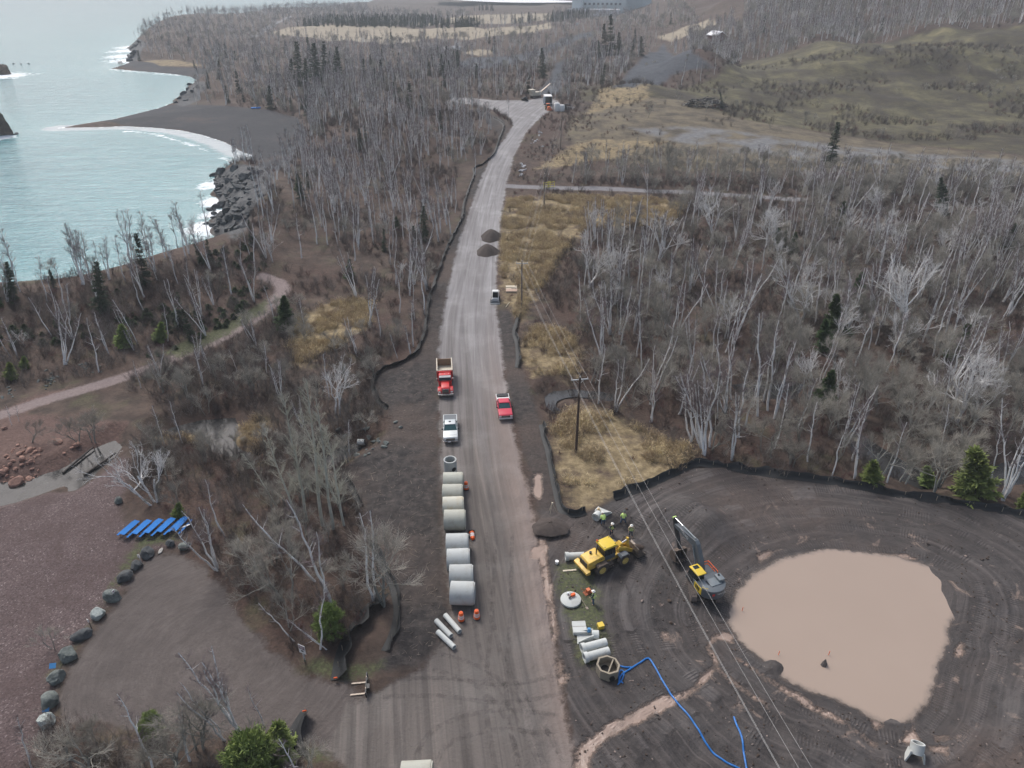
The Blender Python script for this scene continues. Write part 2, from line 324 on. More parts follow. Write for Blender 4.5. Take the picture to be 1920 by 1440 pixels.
# ---------------------------------------------------------------- the ground's material
def ground_material():
    N = NT('ground'); P = N.pos
    nbig = N.noise(0.045, detail=5); nmid = N.noise(0.35, detail=6, rough=0.65); nfine = N.noise(2.6, detail=6, rough=0.7); ngr = N.noise(11, detail=4, rough=0.7)
    edge = N.math('ADD', N.math('MULTIPLY', N.math('SUBTRACT', nmid, 0.5), 3.0), N.math('MULTIPLY', N.math('SUBTRACT', nfine, 0.5), 1.6))
    def m(name, soft=0.5, amp=1.0, off=0.0):
        v = N.math('MULTIPLY_ADD', edge, amp, off)
        v = N.math('ADD', v, N.attr(name)); return N.rng(v, -soft, soft, smooth=True)
    # woodland floor: fallen leaves, dead grass, damp soil
    c = N.ramp(nmid, [(0.25, (0.018, 0.012, 0.010)), (0.45, (0.052, 0.036, 0.028)), (0.6, (0.088, 0.061, 0.047)), (0.8, (0.13, 0.10, 0.070))])
    c = N.mix(N.rng(nbig, 0.42, 0.62), c, N.ramp(nfine, [(0.3, (0.018, 0.012, 0.010)), (0.55, (0.070, 0.040, 0.030)), (0.8, (0.13, 0.094, 0.066))]))
    c = N.mix(N.math('MULTIPLY', N.rng(N.noise(0.16, detail=5), 0.56, 0.70), 0.75), c, N.ramp(nfine, [(0.3, (0.035, 0.034, 0.018)), (0.7, (0.10, 0.092, 0.048))]))
    c = N.mix(N.rng(ngr, 0.55, 0.75, 0, 0.35), c, (0.17, 0.145, 0.115))
    rough = 0.95
    # open ground, mound, straw fields
    olive = N.ramp(N.math('ADD', N.math('MULTIPLY', N.noise(0.10, detail=8, rough=0.72), 0.6), N.math('MULTIPLY', N.noise(0.022, detail=4), 0.4)), [(0.38, (0.018, 0.014, 0.009)), (0.47, (0.042, 0.036, 0.019)), (0.53, (0.078, 0.071, 0.033)), (0.60, (0.145, 0.130, 0.062)), (0.70, (0.25, 0.21, 0.11))])
    olive = N.mix(N.rng(nfine, 0.3, 0.7, 0, 0.5), olive, (0.075, 0.056, 0.040))
    c = N.mix(m('mound', 2.5, 2.5), c, olive)
    opn = N.ramp(N.noise(0.13, detail=7, rough=0.7), [(0.3, (0.040, 0.031, 0.023)), (0.45, (0.082, 0.066, 0.045)), (0.6, (0.145, 0.117, 0.074)), (0.75, (0.075, 0.078, 0.042))])
    c = N.mix(m('open', 2.0, 1.6), c, opn)
    fl = N.ramp(N.noise(0.5, detail=6), [(0.3, (0.10, 0.102, 0.108)), (0.7, (0.185, 0.18, 0.175))])
    c = N.mix(N.math('MULTIPLY', m('flat', 2.5, 2.2), N.rng(N.noise(0.09, detail=6), 0.40, 0.55)), c, fl)
    tan = N.ramp(N.noise(0.8, detail=7, rough=0.75), [(0.28, (0.085, 0.060, 0.034)), (0.48, (0.19, 0.145, 0.080)), (0.62, (0.30, 0.235, 0.135)), (0.8, (0.16, 0.15, 0.075))])
    c = N.mix(N.math('MULTIPLY', m('tangrass', 1.6, 2.8), N.rng(N.noise(0.22, detail=4), 0.32, 0.5)), c, tan)
    c = N.mix(m('straw', 3.0, 2.0), c, N.ramp(nmid, [(0.3, (0.20, 0.165, 0.115)), (0.7, (0.31, 0.262, 0.195))]))
    c = N.mix(m('slag', 2.0, 1.4), c, N.ramp(nmid, [(0.3, (0.028, 0.032, 0.040)), (0.7, (0.066, 0.071, 0.082))]))
    # beaches
    bb = N.ramp(N.noise(0.06, P, 4), [(0.3, (0.021, 0.022, 0.026)), (0.55, (0.034, 0.034, 0.038)), (0.7, (0.062, 0.049, 0.046))])
    c = N.mix(m('blackbeach', 1.2, 0.8), c, bb)
    cell = N.node('ShaderNodeTexVoronoi'); N.put(cell.inputs['Vector'], P); cell.inputs['Scale'].default_value = 8.0
    pebhue = N.ramp(N.math('MULTIPLY', cell.outputs['Color'], 1.0), [(0.1, (0.052, 0.036, 0.035)), (0.45, (0.098, 0.069, 0.067)), (0.8, (0.135, 0.100, 0.097)), (0.98, (0.30, 0.25, 0.245))])
    peb = N.mix(N.rng(N.noise(0.10, detail=4, dist=1.5), 0.40, 0.60, 0.0, 0.65), pebhue, N.ramp(nfine, [(0.3, (0.045, 0.029, 0.027)), (0.7, (0.095, 0.063, 0.059))]))
    c = N.mix(m('redbeach', 0.8, 0.8), c, peb)
    c = N.mix(m('redsoil', 0.9, 1.4), c, N.ramp(nfine, [(0.25, (0.060, 0.036, 0.030)), (0.6, (0.130, 0.080, 0.066)), (0.8, (0.22, 0.145, 0.115))]))
    rk = N.ramp(N.noise(0.55, detail=5, rough=.8), [(0.3, (0.022, 0.023, 0.025)), (0.5, (0.075, 0.076, 0.078)), (0.7, (0.15, 0.145, 0.14))])
    c = N.mix(m('rocky', 1.0, 1.5), c, rk)
    # path, branch road
    gp = N.ramp(nfine, [(0.25, (0.15, 0.115, 0.108)), (0.75, (0.25, 0.20, 0.19))])
    c = N.mix(m('path', 0.5, 0.45), c, gp)
    c = N.mix(m('branch', 0.6, 0.4), c, N.ramp(nfine, [(0.25, (0.12, 0.115, 0.118)), (0.75, (0.24, 0.23, 0.235))]))
    # disturbed verges and the building site: black-brown wet soil
    soil = N.ramp(N.noise(0.9, detail=8, rough=0.75), [(0.28, (0.011, 0.010, 0.010)), (0.45, (0.029, 0.025, 0.024)), (0.58, (0.055, 0.046, 0.042)), (0.75, (0.108, 0.088, 0.080))])
    soil2 = N.mix(N.rng(nbig, 0.45, 0.6), soil, N.ramp(nfine, [(0.3, (0.036, 0.027, 0.023)), (0.7, (0.100, 0.075, 0.063))]))
    chips = N.rng(N.voro(1.7), 0.0, 0.10, 1, 0)
    verge = N.mix(N.math('MULTIPLY', chips, N.rng(N.noise(0.25), 0.45, 0.6, 0, 0.8)), soil2, (0.30, 0.25, 0.21))
    mv = m('shoulder', 0.7, 0.9); c = N.mix(mv, c, verge)
    # tracked mud on the site: fine corrugations that follow the vehicles' circles round the pond
    ps, pr = N.attr('pond_s'), N.attr('pond_d')
    lug = N.math('SINE', N.math('ADD', N.math('MULTIPLY', ps, 21.0), N.math('MULTIPLY', nfine, 2.0)))
    lane = N.noise(1.0, N.comb(N.math('MULTIPLY', ps, 0.035), N.math('MULTIPLY', pr, 0.75)), 5, 0.68, 1.7)
    band = N.rng(N.math('SINE', N.math('ADD', N.math('MULTIPLY', pr, 2.1), N.math('MULTIPLY', nbig, 22.0))), 0.0, 0.5)
    lugs = N.math('MULTIPLY', N.math('MULTIPLY', lug, band), N.rng(lane, 0.40, 0.55))
    site = N.mix(N.rng(lane, 0.30, 0.48), soil, N.mix(0.72, N.mix(0.5, soil, soil2), N.ramp(lane, [(0.35, (0.021, 0.018, 0.018)), (0.52, (0.052, 0.045, 0.043)), (0.66, (0.105, 0.090, 0.085))])))
    site = N.mix(N.math('MULTIPLY', N.rng(nbig, 0.50, 0.64), 0.55), site, N.ramp(nfine, [(0.3, (0.042, 0.030, 0.025)), (0.7, (0.125, 0.090, 0.074))]))
    site = N.mix(N.rng(lugs, -0.2, 0.9, 0, 0.40), site, (0.125, 0.113, 0.11))
    wetn = N.noise(0.30, N.pos, 6, 0.7, 0.8)
    pale = N.math('MULTIPLY', N.rng(wetn, 0.60, 0.68), N.attr('wetzone'))
    site = N.mix(N.math('MULTIPLY', pale, 0.85), site, (0.25, 0.185, 0.15))
    ms = m('site', 0.45, 0.8); c = N.mix(ms, c, site)
    g1 = N.ramp(nfine, [(0.25, (0.026, 0.030, 0.014)), (0.5, (0.060, 0.070, 0.030)), (0.75, (0.125, 0.118, 0.065))])
    c = N.mix(N.math('MULTIPLY', m('green', 0.7, 1.2, -0.2), N.rng(nfine, 0.34, 0.5)), c, g1)
    # parking lot: brownish grey gravel with turning marks
    la, lr = N.attr('lot_a'), N.attr('lot_r')
    arcs = N.fmix(0.45, N.noise(1.0, N.comb(N.math('MULTIPLY', la, 0.9), N.math('MULTIPLY', lr, 1.3)), 5, 0.7, 1.6), N.noise(0.4, detail=6, rough=0.7))
    lot = N.ramp(N.math('MULTIPLY_ADD', arcs, 0.6, 0.0), [(0.2, (0.050, 0.041, 0.038)), (0.31, (0.084, 0.070, 0.064)), (0.40, (0.122, 0.103, 0.095))])
    lot = N.mix(N.rng(ngr, 0.35, 0.7, 0, 0.40), lot, (0.14, 0.118, 0.110))
    ml = m('lot', 0.5, 1.0); c = N.mix(ml, c, lot)
    # the gravel road: wheel lines along it, brown and wet near, pale and dry far
    rs, ru = N.attr('road_s'), N.attr('road_u')
    st = N.noise(1.0, N.comb(N.math('MULTIPLY', rs, 0.035), N.math('MULTIPLY', ru, 1.1)), 6, 0.60, 0.9)
    st2 = N.noise(1.0, N.comb(N.math('MULTIPLY', rs, 0.012), N.math('MULTIPLY', ru, 0.45)), 3, 0.5)
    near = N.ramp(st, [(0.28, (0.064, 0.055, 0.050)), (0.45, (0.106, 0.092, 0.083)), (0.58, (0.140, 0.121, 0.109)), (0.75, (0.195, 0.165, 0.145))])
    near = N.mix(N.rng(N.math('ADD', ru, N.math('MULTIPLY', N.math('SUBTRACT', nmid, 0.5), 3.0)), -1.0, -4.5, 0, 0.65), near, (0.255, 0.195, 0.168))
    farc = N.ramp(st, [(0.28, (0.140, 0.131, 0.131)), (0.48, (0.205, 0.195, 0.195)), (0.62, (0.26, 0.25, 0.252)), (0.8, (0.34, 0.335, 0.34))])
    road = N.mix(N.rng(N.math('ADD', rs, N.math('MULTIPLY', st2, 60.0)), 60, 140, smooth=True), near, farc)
    road = N.mix(N.rng(st2, 0.52, 0.68, 0, 0.5), road, N.mix(0.5, road, (0.10, 0.088, 0.086)))
    road = N.mix(N.rng(ngr, 0.3, 0.75, 0, 0.22), road, (0.10, 0.085, 0.08))
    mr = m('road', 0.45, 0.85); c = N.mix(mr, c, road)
    mp = m('puddle', 0.22, 0.50, 0.15)
    wet = N.rng(N.noise(0.16, detail=5), 0.48, 0.66, 0, 1)
    c = N.mix(mp, c, N.ramp(nmid, [(0.3, (0.235, 0.172, 0.138)), (0.7, (0.30, 0.222, 0.180))]))
    rgh = N.fmix(mp, N.fmix(N.math('MULTIPLY', N.math('MAXIMUM', ms, mr), wet), 0.92, 0.50), 0.10)
    hgt = N.math('ADD', N.math('MULTIPLY', nfine, 0.5), N.math('ADD', N.math('MULTIPLY', ngr, 0.12), N.math('MULTIPLY', N.math('MULTIPLY', lugs, ms), 0.12)))
    hgt = N.math('ADD', hgt, N.math('MULTIPLY', N.math('MULTIPLY', N.voro(4.5), m('redbeach', 0.8, 0.8)), 0.18))
    hgt = N.math('ADD', hgt, N.math('MULTIPLY', nmid, N.fmix(N.math('MAXIMUM', mr, ml), 1.2, 0.2)))
    hgt = N.math('MULTIPLY', hgt, N.math('SUBTRACT', N.math('SUBTRACT', 1.0, mp), N.math('MULTIPLY', ms, 0.35)))
    N.bsdf(c, rgh, N.bump(hgt, 0.35, 0.9), spec=0.35)
    return N.m

def axis(lo, hi, step, g, c0=0.0):
    out = [0.0]
    while out[-1] < hi: out.append(out[-1] + max(step, g * out[-1]))
    neg = [0.0]
    while neg[-1] > lo: neg.append(neg[-1] - max(step, g * -neg[-1]))
    return np.array(neg[:0:-1] + out)

def grid_mesh(name, xs, ys, zf, keep, attrs, mat):
    X, Y = np.meshgrid(xs, ys); nx, ny = len(xs), len(ys)
    P = np.stack([X.ravel(), Y.ravel()], 1)
    kv = keep(P)
    i = np.arange(nx * ny).reshape(ny, nx)
    q = np.stack([i[:-1, :-1], i[:-1, 1:], i[1:, 1:], i[1:, :-1]], -1).reshape(-1, 4)
    q = q[kv[q].any(1)]
    used = np.unique(q); rem = np.full(nx * ny, -1); rem[used] = np.arange(len(used)); q = rem[q]; P = P[used]
    Z = zf(P)
    me = bpy.data.meshes.new(name); me.vertices.add(len(P)); me.loops.add(q.size); me.polygons.add(len(q))
    me.vertices.foreach_set('co', np.column_stack([P, Z]).astype(np.float32).ravel())
    me.loops.foreach_set('vertex_index', q.ravel().astype(np.int32))
    me.polygons.foreach_set('loop_start', np.arange(0, q.size, 4, dtype=np.int32)); me.polygons.foreach_set('loop_total', np.full(len(q), 4, np.int32))
    me.polygons.foreach_set('use_smooth', np.ones(len(q), bool)); me.update()
    for k, v in attrs(P).items():
        a = me.attributes.new(k, 'FLOAT', 'POINT'); a.data.foreach_set('value', np.asarray(v, np.float32))
    me.materials.append(mat)
    o = bpy.data.objects.new(name, me); COL.objects.link(o); return o

LOT_C = np.array(ground(400, 1230)[:2])
def ground_attrs(P):
    A = {}
    for k, polys in R.items():
        v = np.full(len(P), -18.0)
        for q in polys: v = np.maximum(v, sdf(P, q))
        A[k] = v
    for l_, w_ in RILLS: A['puddle'] = np.maximum(A['puddle'], w_ - dline(P, l_)[0])
    A['path'] = 1.5 - dline(P, PATH)[0]
    A['branch'] = np.maximum(2.0 - dline(P, BRANCH)[0], 4.0 - dline(P, FARROAD)[0])
    d, s, sd = dline(P, CENTRE); A['road_s'] = s; A['road_u'] = sd
    loop = np.vstack([POND, POND[:1]]); d, s, sd = dline(P, loop); A['pond_s'] = s; A['pond_d'] = d
    A['wetzone'] = np.maximum(np.exp(-((dline(P, WETSIDE)[2] + 0.0) / 4.0) ** 2) * (np.abs(P[:, 0] - 3) < 14), sst(-16, -2, sdf(P, POND, 18)) * 0.9)
    dv = P - LOT_C; A['lot_r'] = np.hypot(dv[:, 0], dv[:, 1]); A['lot_a'] = np.arctan2(dv[:, 1], dv[:, 0]) * 3
    return A
xs = axis(-2400, 1700, 0.42, 0.009); ys = axis(0, 3400, 0.38, 0.0078); ys = ys[ys > 24]
land = grid_mesh('terrain', xs, ys, h, lambda P: (np.abs(P[:, 0]) < 0.80 * P[:, 1] + 30) & (sdf(P, SHORE, 40.0) > -25), ground_attrs, ground_material())
land['kind'] = 'structure'

# ---------------------------------------------------------------- the lake
def lake_material():
    N = NT('lake_water')
    s = N.attr('shore')
    n1 = N.noise(0.045, N.scale(N.pos, (1, 2.2, 1)), 4); n2 = N.noise(0.35, N.scale(N.pos, (0.7, 1.6, 1)), 5, 0.65); n3 = N.noise(0.10, N.scale(N.pos, (0.6, 1.8, 1)), 6, 0.7)
    col = N.ramp(N.rng(s, 0, -90), [(0.0, (0.16, 0.29, 0.31)), (0.25, (0.060, 0.195, 0.225)), (1.0, (0.036, 0.140, 0.172))])
    col = N.mix(N.rng(n3, 0.35, 0.7, 0, 0.75), col, (0.085, 0.26, 0.285))
    fn = N.math('ADD', N.math('MULTIPLY', N.math('SUBTRACT', N.noise(0.22, detail=6, rough=0.7), 0.5), 9.0), N.attr('foam'))
    foam = N.rng(fn, 0.0, 1.6)
    wash = N.rng(N.math('ADD', N.attr('wash'), N.math('MULTIPLY', N.math('SUBTRACT', n2, 0.5), 5.0)), 0, 2.5)
    col = N.mix(N.math('MULTIPLY', wash, 0.85), col, (0.42, 0.45, 0.47))
    col = N.mix(foam, col, (0.80, 0.82, 0.83))
    b = N.bump(N.math('ADD', N.math('MULTIPLY', n2, 0.55), N.math('MULTIPLY', n3, 2.0)), 0.9, 0.72)
    N.bsdf(col, N.fmix(foam, 0.16, 0.8), b, spec=0.28)
    return N.m
BEACH_LINES = [np.array([at_z(*p, LAKE) for p in q]) for q in ([(500, 318), (472, 292), (446, 281), (420, 267), (380, 254), (340, 245), (290, 240), (235, 237), (112, 240)],)]
BREAK = [smooth_line([at_z(*p, LAKE) for p in q]) for q in ([(225, 246), (270, 249), (300, 255), (340, 266), (370, 276), (392, 284)], [(418, 296), (432, 302), (446, 309)],
    [(110, 241), (160, 234), (215, 225), (262, 213), (302, 203), (330, 192), (345, 180)], [(205, 131), (260, 136), (300, 139), (335, 142)], [(0, 145), (60, 139), (130, 135), (200, 131)], [(10, 252), (60, 245), (110, 240)])]
ROCKFOAM = [np.array(at_z(*p, LAKE)) for p in ((405, 430), (392, 425), (425, 450), (410, 462), (402, 378), (400, 345), (240, 95), (238, 105), (244, 113), (252, 88), (4, 258), (2, 143), (408, 400), (380, 425))]
def lake_attrs(P):
    s = sdf(P, SHORE, 200.0); f = np.full(len(P), -20.0)
    for l, wd in zip(BREAK, (1.2, 1.2, 0.5, 0.9, -0.6, -0.4)): f = np.maximum(f, wd - dline(P, l)[0] * (1.0 if l[0][1] < 420 else 0.5))
    for c in ROCKFOAM:
        d = np.hypot(P[:, 0] - c[0], (P[:, 1] - c[1]) * 0.7); f = np.maximum(f, 3.0 - d * (0.55 if c[1] < 400 else 0.16))
    f = np.maximum(f, 0.0 + s * 0.9 - 0.2)
    w_ = np.full(len(P), -20.0)
    for l in BEACH_LINES: w_ = np.maximum(w_, 9 - dline(P, l)[0])
    return {'shore': s, 'foam': f, 'wash': w_}
xs = axis(-30000, 0.1, 1.6, 0.012); ys = axis(0, 45000, 1.2, 0.008); ys = ys[ys > 110]
lake = grid_mesh('lake', xs[xs < 500], ys, lambda P: np.full(len(P), LAKE), lambda P: (np.abs(P[:, 0]) < 0.80 * P[:, 1] + 60) & (sdf(P, SHORE, 30.0) < 8) & (P[:, 0] < 400), lake_attrs, lake_material())
lake['kind'] = 'structure'

# ---------------------------------------------------------------- pond, streams
def flat_poly(name, poly, z, mat, n=2, jitter=0.0):
    pts = smooth_line(np.vstack([poly, poly[:1]]), 4)[:-1]
    bm = bmesh.new(); vs = [bm.verts.new((p[0], p[1], z)) for p in pts]; f = bm.faces.new(vs)
    if f.normal.z < 0: f.normal_flip()
    bmesh.ops.triangulate(bm, faces=[f])
    me = bpy.data.meshes.new(name); bm.to_mesh(me); bm.free(); me.materials.append(mat)
    o = bpy.data.objects.new(name, me); COL.objects.link(o); o['kind'] = 'structure'; return o
N = NT('muddy_water'); nn = N.noise(0.12, detail=3)
edge_ = N.rng(N.math('ADD', N.attr('depth'), N.math('MULTIPLY', N.math('SUBTRACT', N.noise(1.1, detail=5, rough=.65), 0.5), 1.0)), -0.25, 0.75, smooth=True)
pb = N.bsdf(N.mix(edge_, (0.10, 0.082, 0.070), N.mix(nn, (0.285, 0.218, 0.172), (0.315, 0.245, 0.195))), 0.05, N.bump(N.noise(1.5, detail=2), 0.02, 0.12), spec=0.5); M_MUDWATER = N.m
tr_ = N.node('ShaderNodeBsdfTransparent'); mx_ = N.node('ShaderNodeMixShader'); N.put(mx_.inputs[0], N.rng(edge_, 0.0, 0.6, 0.05, 1)); N.t.links.new(tr_.outputs[0], mx_.inputs[1]); N.t.links.new(pb.outputs[0], mx_.inputs[2]); N.t.links.new(mx_.outputs[0], N.out.inputs[0])
N = NT('stream_water'); N.bsdf(N.ramp(N.noise(0.6, detail=4), [(0.3, (0.016, 0.016, 0.016)), (0.7, (0.045, 0.044, 0.043))]), 0.05, N.bump(N.noise(3, detail=3), 0.03, 0.3), spec=0.4); M_STREAM = N.m
def pond_attrs(P):
    return {'depth': np.clip(sdf(P, POND) * 0.9 + 0.40, -3, 3)}
lo_, hi_ = POND.min(0) - 2, POND.max(0) + 2
pond = grid_mesh('pond', np.arange(lo_[0], hi_[0], .3), np.arange(lo_[1], hi_[1], .3), lambda P: np.full(len(P), POND_Z), lambda P: sdf(P, POND) > -2.0, pond_attrs, M_MUDWATER); pond['kind'] = 'structure'
for q, lv in STREAMS:
    cen = q.mean(0); d = q - cen
    flat_poly('stream', cen + d * (1 + 0.45 / np.maximum(np.hypot(d[:, 0], d[:, 1]), 1))[:, None], lv, M_STREAM)
# ---------------------------------------------------------------- plants: every kind is grown once in a few shapes
def _frame(d):
    a = np.where(np.abs(d[:, 2:3]) < 0.9, np.array([[0, 0, 1.0]]), np.array([[1.0, 0, 0]]))
    u = np.cross(d, a); u /= np.linalg.norm(u, axis=1)[:, None] + 1e-12
    return u, np.cross(d, u)
def tubes(p0, p1, r0, r1, k=3):
    p0, p1 = np.asarray(p0, float), np.asarray(p1, float); n = len(p0)
    r0 = np.broadcast_to(r0, n); r1 = np.broadcast_to(r1, n)
    d = p1 - p0; d = d / (np.linalg.norm(d, axis=1)[:, None] + 1e-12); u, v = _frame(d)
    a = np.arange(k) * 2 * math.pi / k
    ring = u[:, None] * np.cos(a)[None, :, None] + v[:, None] * np.sin(a)[None, :, None]
    V = np.concatenate([p0[:, None] + ring * r0[:, None, None], p1[:, None] + ring * r1[:, None, None]], 1).reshape(-1, 3)
    i = np.arange(k); f = np.stack([i, (i + 1) % k, (i + 1) % k + k, i + k], 1)
    F = (f[None] + (np.arange(n) * 2 * k)[:, None, None]).reshape(-1, 4)
    return V, F
def sweep(path, r, k=6):
    path = np.asarray(path, float); n = len(path)
    d = np.gradient(path, axis=0); d /= np.linalg.norm(d, axis=1)[:, None] + 1e-12; u, v = _frame(d)
    for i in range(1, n):
        if u[i] @ u[i - 1] < 0: u[i] *= -1; v[i] *= -1
        uu = u[i - 1] - d[i] * (d[i] @ u[i - 1]); uu /= np.linalg.norm(uu); u[i] = uu; v[i] = np.cross(d[i], uu)
    a = np.arange(k) * 2 * math.pi / k
    V = (path[:, None] + (u[:, None] * np.cos(a)[None, :, None] + v[:, None] * np.sin(a)[None, :, None]) * np.asarray(r)[:, None, None]).reshape(-1, 3)
    i = np.arange(k); f = np.stack([i, (i + 1) % k, (i + 1) % k + k, i + k], 1)
    F = (f[None] + (np.arange(n - 1) * k)[:, None, None]).reshape(-1, 4)
    return V, F
def blades(c, d, ln, wd, nrm):
    """flat needles / leaf-sized quads: centre line from c along d"""
    s = np.cross(d, nrm); s /= np.linalg.norm(s, axis=1)[:, None] + 1e-9
    ln = np.broadcast_to(ln, len(c))[:, None]; wd = np.broadcast_to(wd, len(c))[:, None]
    V = np.stack([c - s * wd * .5, c + s * wd * .5, c + d * ln + s * wd * .15, c + d * ln - s * wd * .15], 1).reshape(-1, 3)
    return V, np.arange(len(V)).reshape(-1, 4)
def join(parts):
    Vs, Fs, o = [], [], 0
    for V, F in parts: Vs.append(V); Fs.append(F + o); o += len(V)
    return np.concatenate(Vs), np.concatenate(Fs)
def mesh_np(name, V, F, mat, mats=None, mi=None):
    me = bpy.data.meshes.new(name); me.vertices.add(len(V)); me.loops.add(F.size); me.polygons.add(len(F))
    me.vertices.foreach_set('co', V.astype(np.float32).ravel()); me.loops.foreach_set('vertex_index', F.ravel().astype(np.int32))
    me.polygons.foreach_set('loop_start', np.arange(0, F.size, F.shape[1], dtype=np.int32)); me.polygons.foreach_set('loop_total', np.full(len(F), F.shape[1], np.int32))
    for m_ in (mats or [mat]): me.materials.append(m_)
    if mi is not None: me.polygons.foreach_set('material_index', mi.astype(np.int32))
    me.polygons.foreach_set('use_smooth', np.ones(len(F), bool)); me.update(); return me
def unit(v): return v / (np.linalg.norm(v, axis=-1, keepdims=True) + 1e-12)

def wob(r, a, b, n, amp):
    t = np.linspace(0, 1, n)[:, None]; p = a + (b - a) * t
    q = np.cumsum(r.normal(0, 1, (n, 3)), 0); q -= q[0]; q -= t * q[-1]
    return p + q * amp * np.array([1, 1, .3])
def twigs(r, path, rad0, n, ln, spread, up, rt, lv=2, k3=3):
    """fine twigs from a branch path, with their own side twigs"""
    t = r.uniform(0.15, 1.0, n); i = np.clip((t * (len(path) - 1)).astype(int), 0, len(path) - 2); f = t * (len(path) - 1) - i
    b = path[i] * (1 - f)[:, None] + path[i + 1] * f[:, None]; d0 = unit(path[i + 1] - path[i])
    d = unit(d0 + r.normal(0, spread, (n, 3)) + np.array([0, 0, up])); L = ln * r.uniform(0.5, 1.1, n) * (1.1 - 0.5 * t)
    e = b + d * L[:, None]; out = [tubes(b, e, rt, rt * .5)]
    if lv > 1:
        m = k3; j = np.repeat(np.arange(n), m); s = r.uniform(0.3, 0.95, len(j))
        b2 = b[j] + (e - b)[j] * s[:, None]; d2 = unit(d[j] + r.normal(0, 0.55, (len(j), 3)) + np.array([0, 0, up * .7]))
        out.append(tubes(b2, b2 + d2 * (L[j] * r.uniform(.35, .7, len(j)))[:, None], rt * .7, rt * .35))
    return out

def grow_birch(seed, H=12.0, stems=1):
    r = np.random.default_rng(seed); T, C = [], []
    for s in range(stems):
        a = np.array([0, 0, -0.3]) + (r.normal(0, .25, 3) * [1, 1, 0] if stems > 1 else 0)
        Hs = H * r.uniform(.8, 1.0) if s else H
        top = np.array([*(r.normal(0, .05 * H if stems == 1 else .13 * H, 2)), Hs])
        p = wob(r, a, top, 10, H * .010); rr = np.linspace(.0122 * H, .0034 * H, 10); T.append(sweep(p, rr, 6))
        for q in range(int(r.integers(15, 22))):
            t = r.uniform(.38, .98); i = min(int(t * 9), 8); b = p[i] + (p[i + 1] - p[i]) * (t * 9 - i)
            az = r.uniform(0, 6.28); el = r.uniform(.5, 1.15); L = H * r.uniform(.09, .21) * (1.25 - .85 * t)
            e = b + L * np.array([math.cos(az) * math.cos(el), math.sin(az) * math.cos(el), math.sin(el)])
            bp = wob(r, b, e, 5, L * .04); bp[-1, 2] += L * .06
            (T if r.random() < .35 else C).append(sweep(bp, np.linspace(rr[i] * .5, .008, 5), 4))
            C += twigs(r, bp, 0, int(9 + L * 3), .40 * L + .25, .5, .25, .0095, 2, 3)
        C += twigs(r, p[6:], 0, 14, .7, .6, .2, .0095, 2, 3)
    return join(T), join(C)
def fork(r, T, C, b, d, L, rad, lv, spread, tw, up=.18, sides=5, twl=.8, twr=.010, tws=.5):
    e = b + d * L; p = wob(r, b, e, 4, L * .045); T.append(sweep(p, np.linspace(rad, rad * .68, 4), sides if lv > 1 else 4))
    if lv <= 0:
        if tw: C += twigs(r, p, 0, tw, twl, tws, .25, twr, 2, 3)
        return
    for k in range(int(r.integers(2, 4))):
        dd = unit(d + r.normal(0, spread, 3) + np.array([0, 0, up])); s = 1.0 if k == 0 else r.uniform(.45, 1)
        fork(r, T, C, b + (p[-1] - b) * s, dd, L * r.uniform(.62, .85), rad * (.72 if k == 0 else .55), lv - 1, spread, tw, up, sides, twl, twr, tws)
def grow_snag(seed, H=11.0):
    r = np.random.default_rng(seed); T, C = [], []
    for s in range(int(r.integers(1, 4))):
        d = unit(np.array([*r.normal(0, .22, 2), 1.0])); b = np.array([*r.normal(0, .3, 2), -.3]); p1 = b + d * H * r.uniform(.30, .42)
        T.append(sweep(wob(r, b, p1, 5, .08), np.linspace(.0125 * H, .0095 * H, 5), 7))
        for q in range(int(r.integers(2, 4))):
            fork(r, T, C, p1 - d * r.uniform(0, .25) * H, unit(d + r.normal(0, .42, 3) + [0, 0, .2]), H * r.uniform(.16, .24), .0066 * H, 3, .42, 3, .16, 5, .8, .010, .5)
    return join(T), join(C)
def grow_aspen(seed, H=9.0):
    r = np.random.default_rng(seed); T, C = [], []
    for s in range(int(r.integers(2, 4))):
        d = unit(np.array([*r.normal(0, .2, 2), 1.0])); b = np.array([*r.normal(0, .3, 2), -.3]); p1 = b + d * H * .36
        T.append(sweep(wob(r, b, p1, 5, .06), np.linspace(.0115 * H, .009 * H, 5), 6))
        for q in range(3):
            fork(r, T, C, p1 - d * r.uniform(0, .18) * H, unit(d + r.normal(0, .5, 3) + [0, 0, .1]), H * .19, .0055 * H, 2, .46, 11, .12, 5, .15 * H, .0095, .42)
    return join(T), join(C)
def grow_poplar(seed, H=18.0):
    r = np.random.default_rng(seed); T, C = [], []
    top = np.array([*r.normal(0, .35, 2), H]); p = wob(r, np.array([0, 0, -.3]), top, 12, .06); rr = np.linspace(.0115 * H, .03, 12); T.append(sweep(p, rr, 7))
    for q in range(46):
        t = r.uniform(.22, .97); i = min(int(t * 11), 10); b = p[i] + (p[i + 1] - p[i]) * (t * 11 - i)
        az = r.uniform(0, 6.28); el = r.uniform(.75, 1.15); L = (3.4 - 2.4 * t) * r.uniform(.5, 1.1) * H / 18
        e = b + L * np.array([math.cos(az) * math.cos(el), math.sin(az) * math.cos(el), math.sin(el)])
        bp = wob(r, b, e, 5, L * .03); C.append(sweep(bp, np.linspace(.036, .014, 5), 4)); C += twigs(r, bp, 0, int(7 + 4 * L), .5 * L + .1, .33, .3, .012, 2, 2)
    return join(T), join(C)
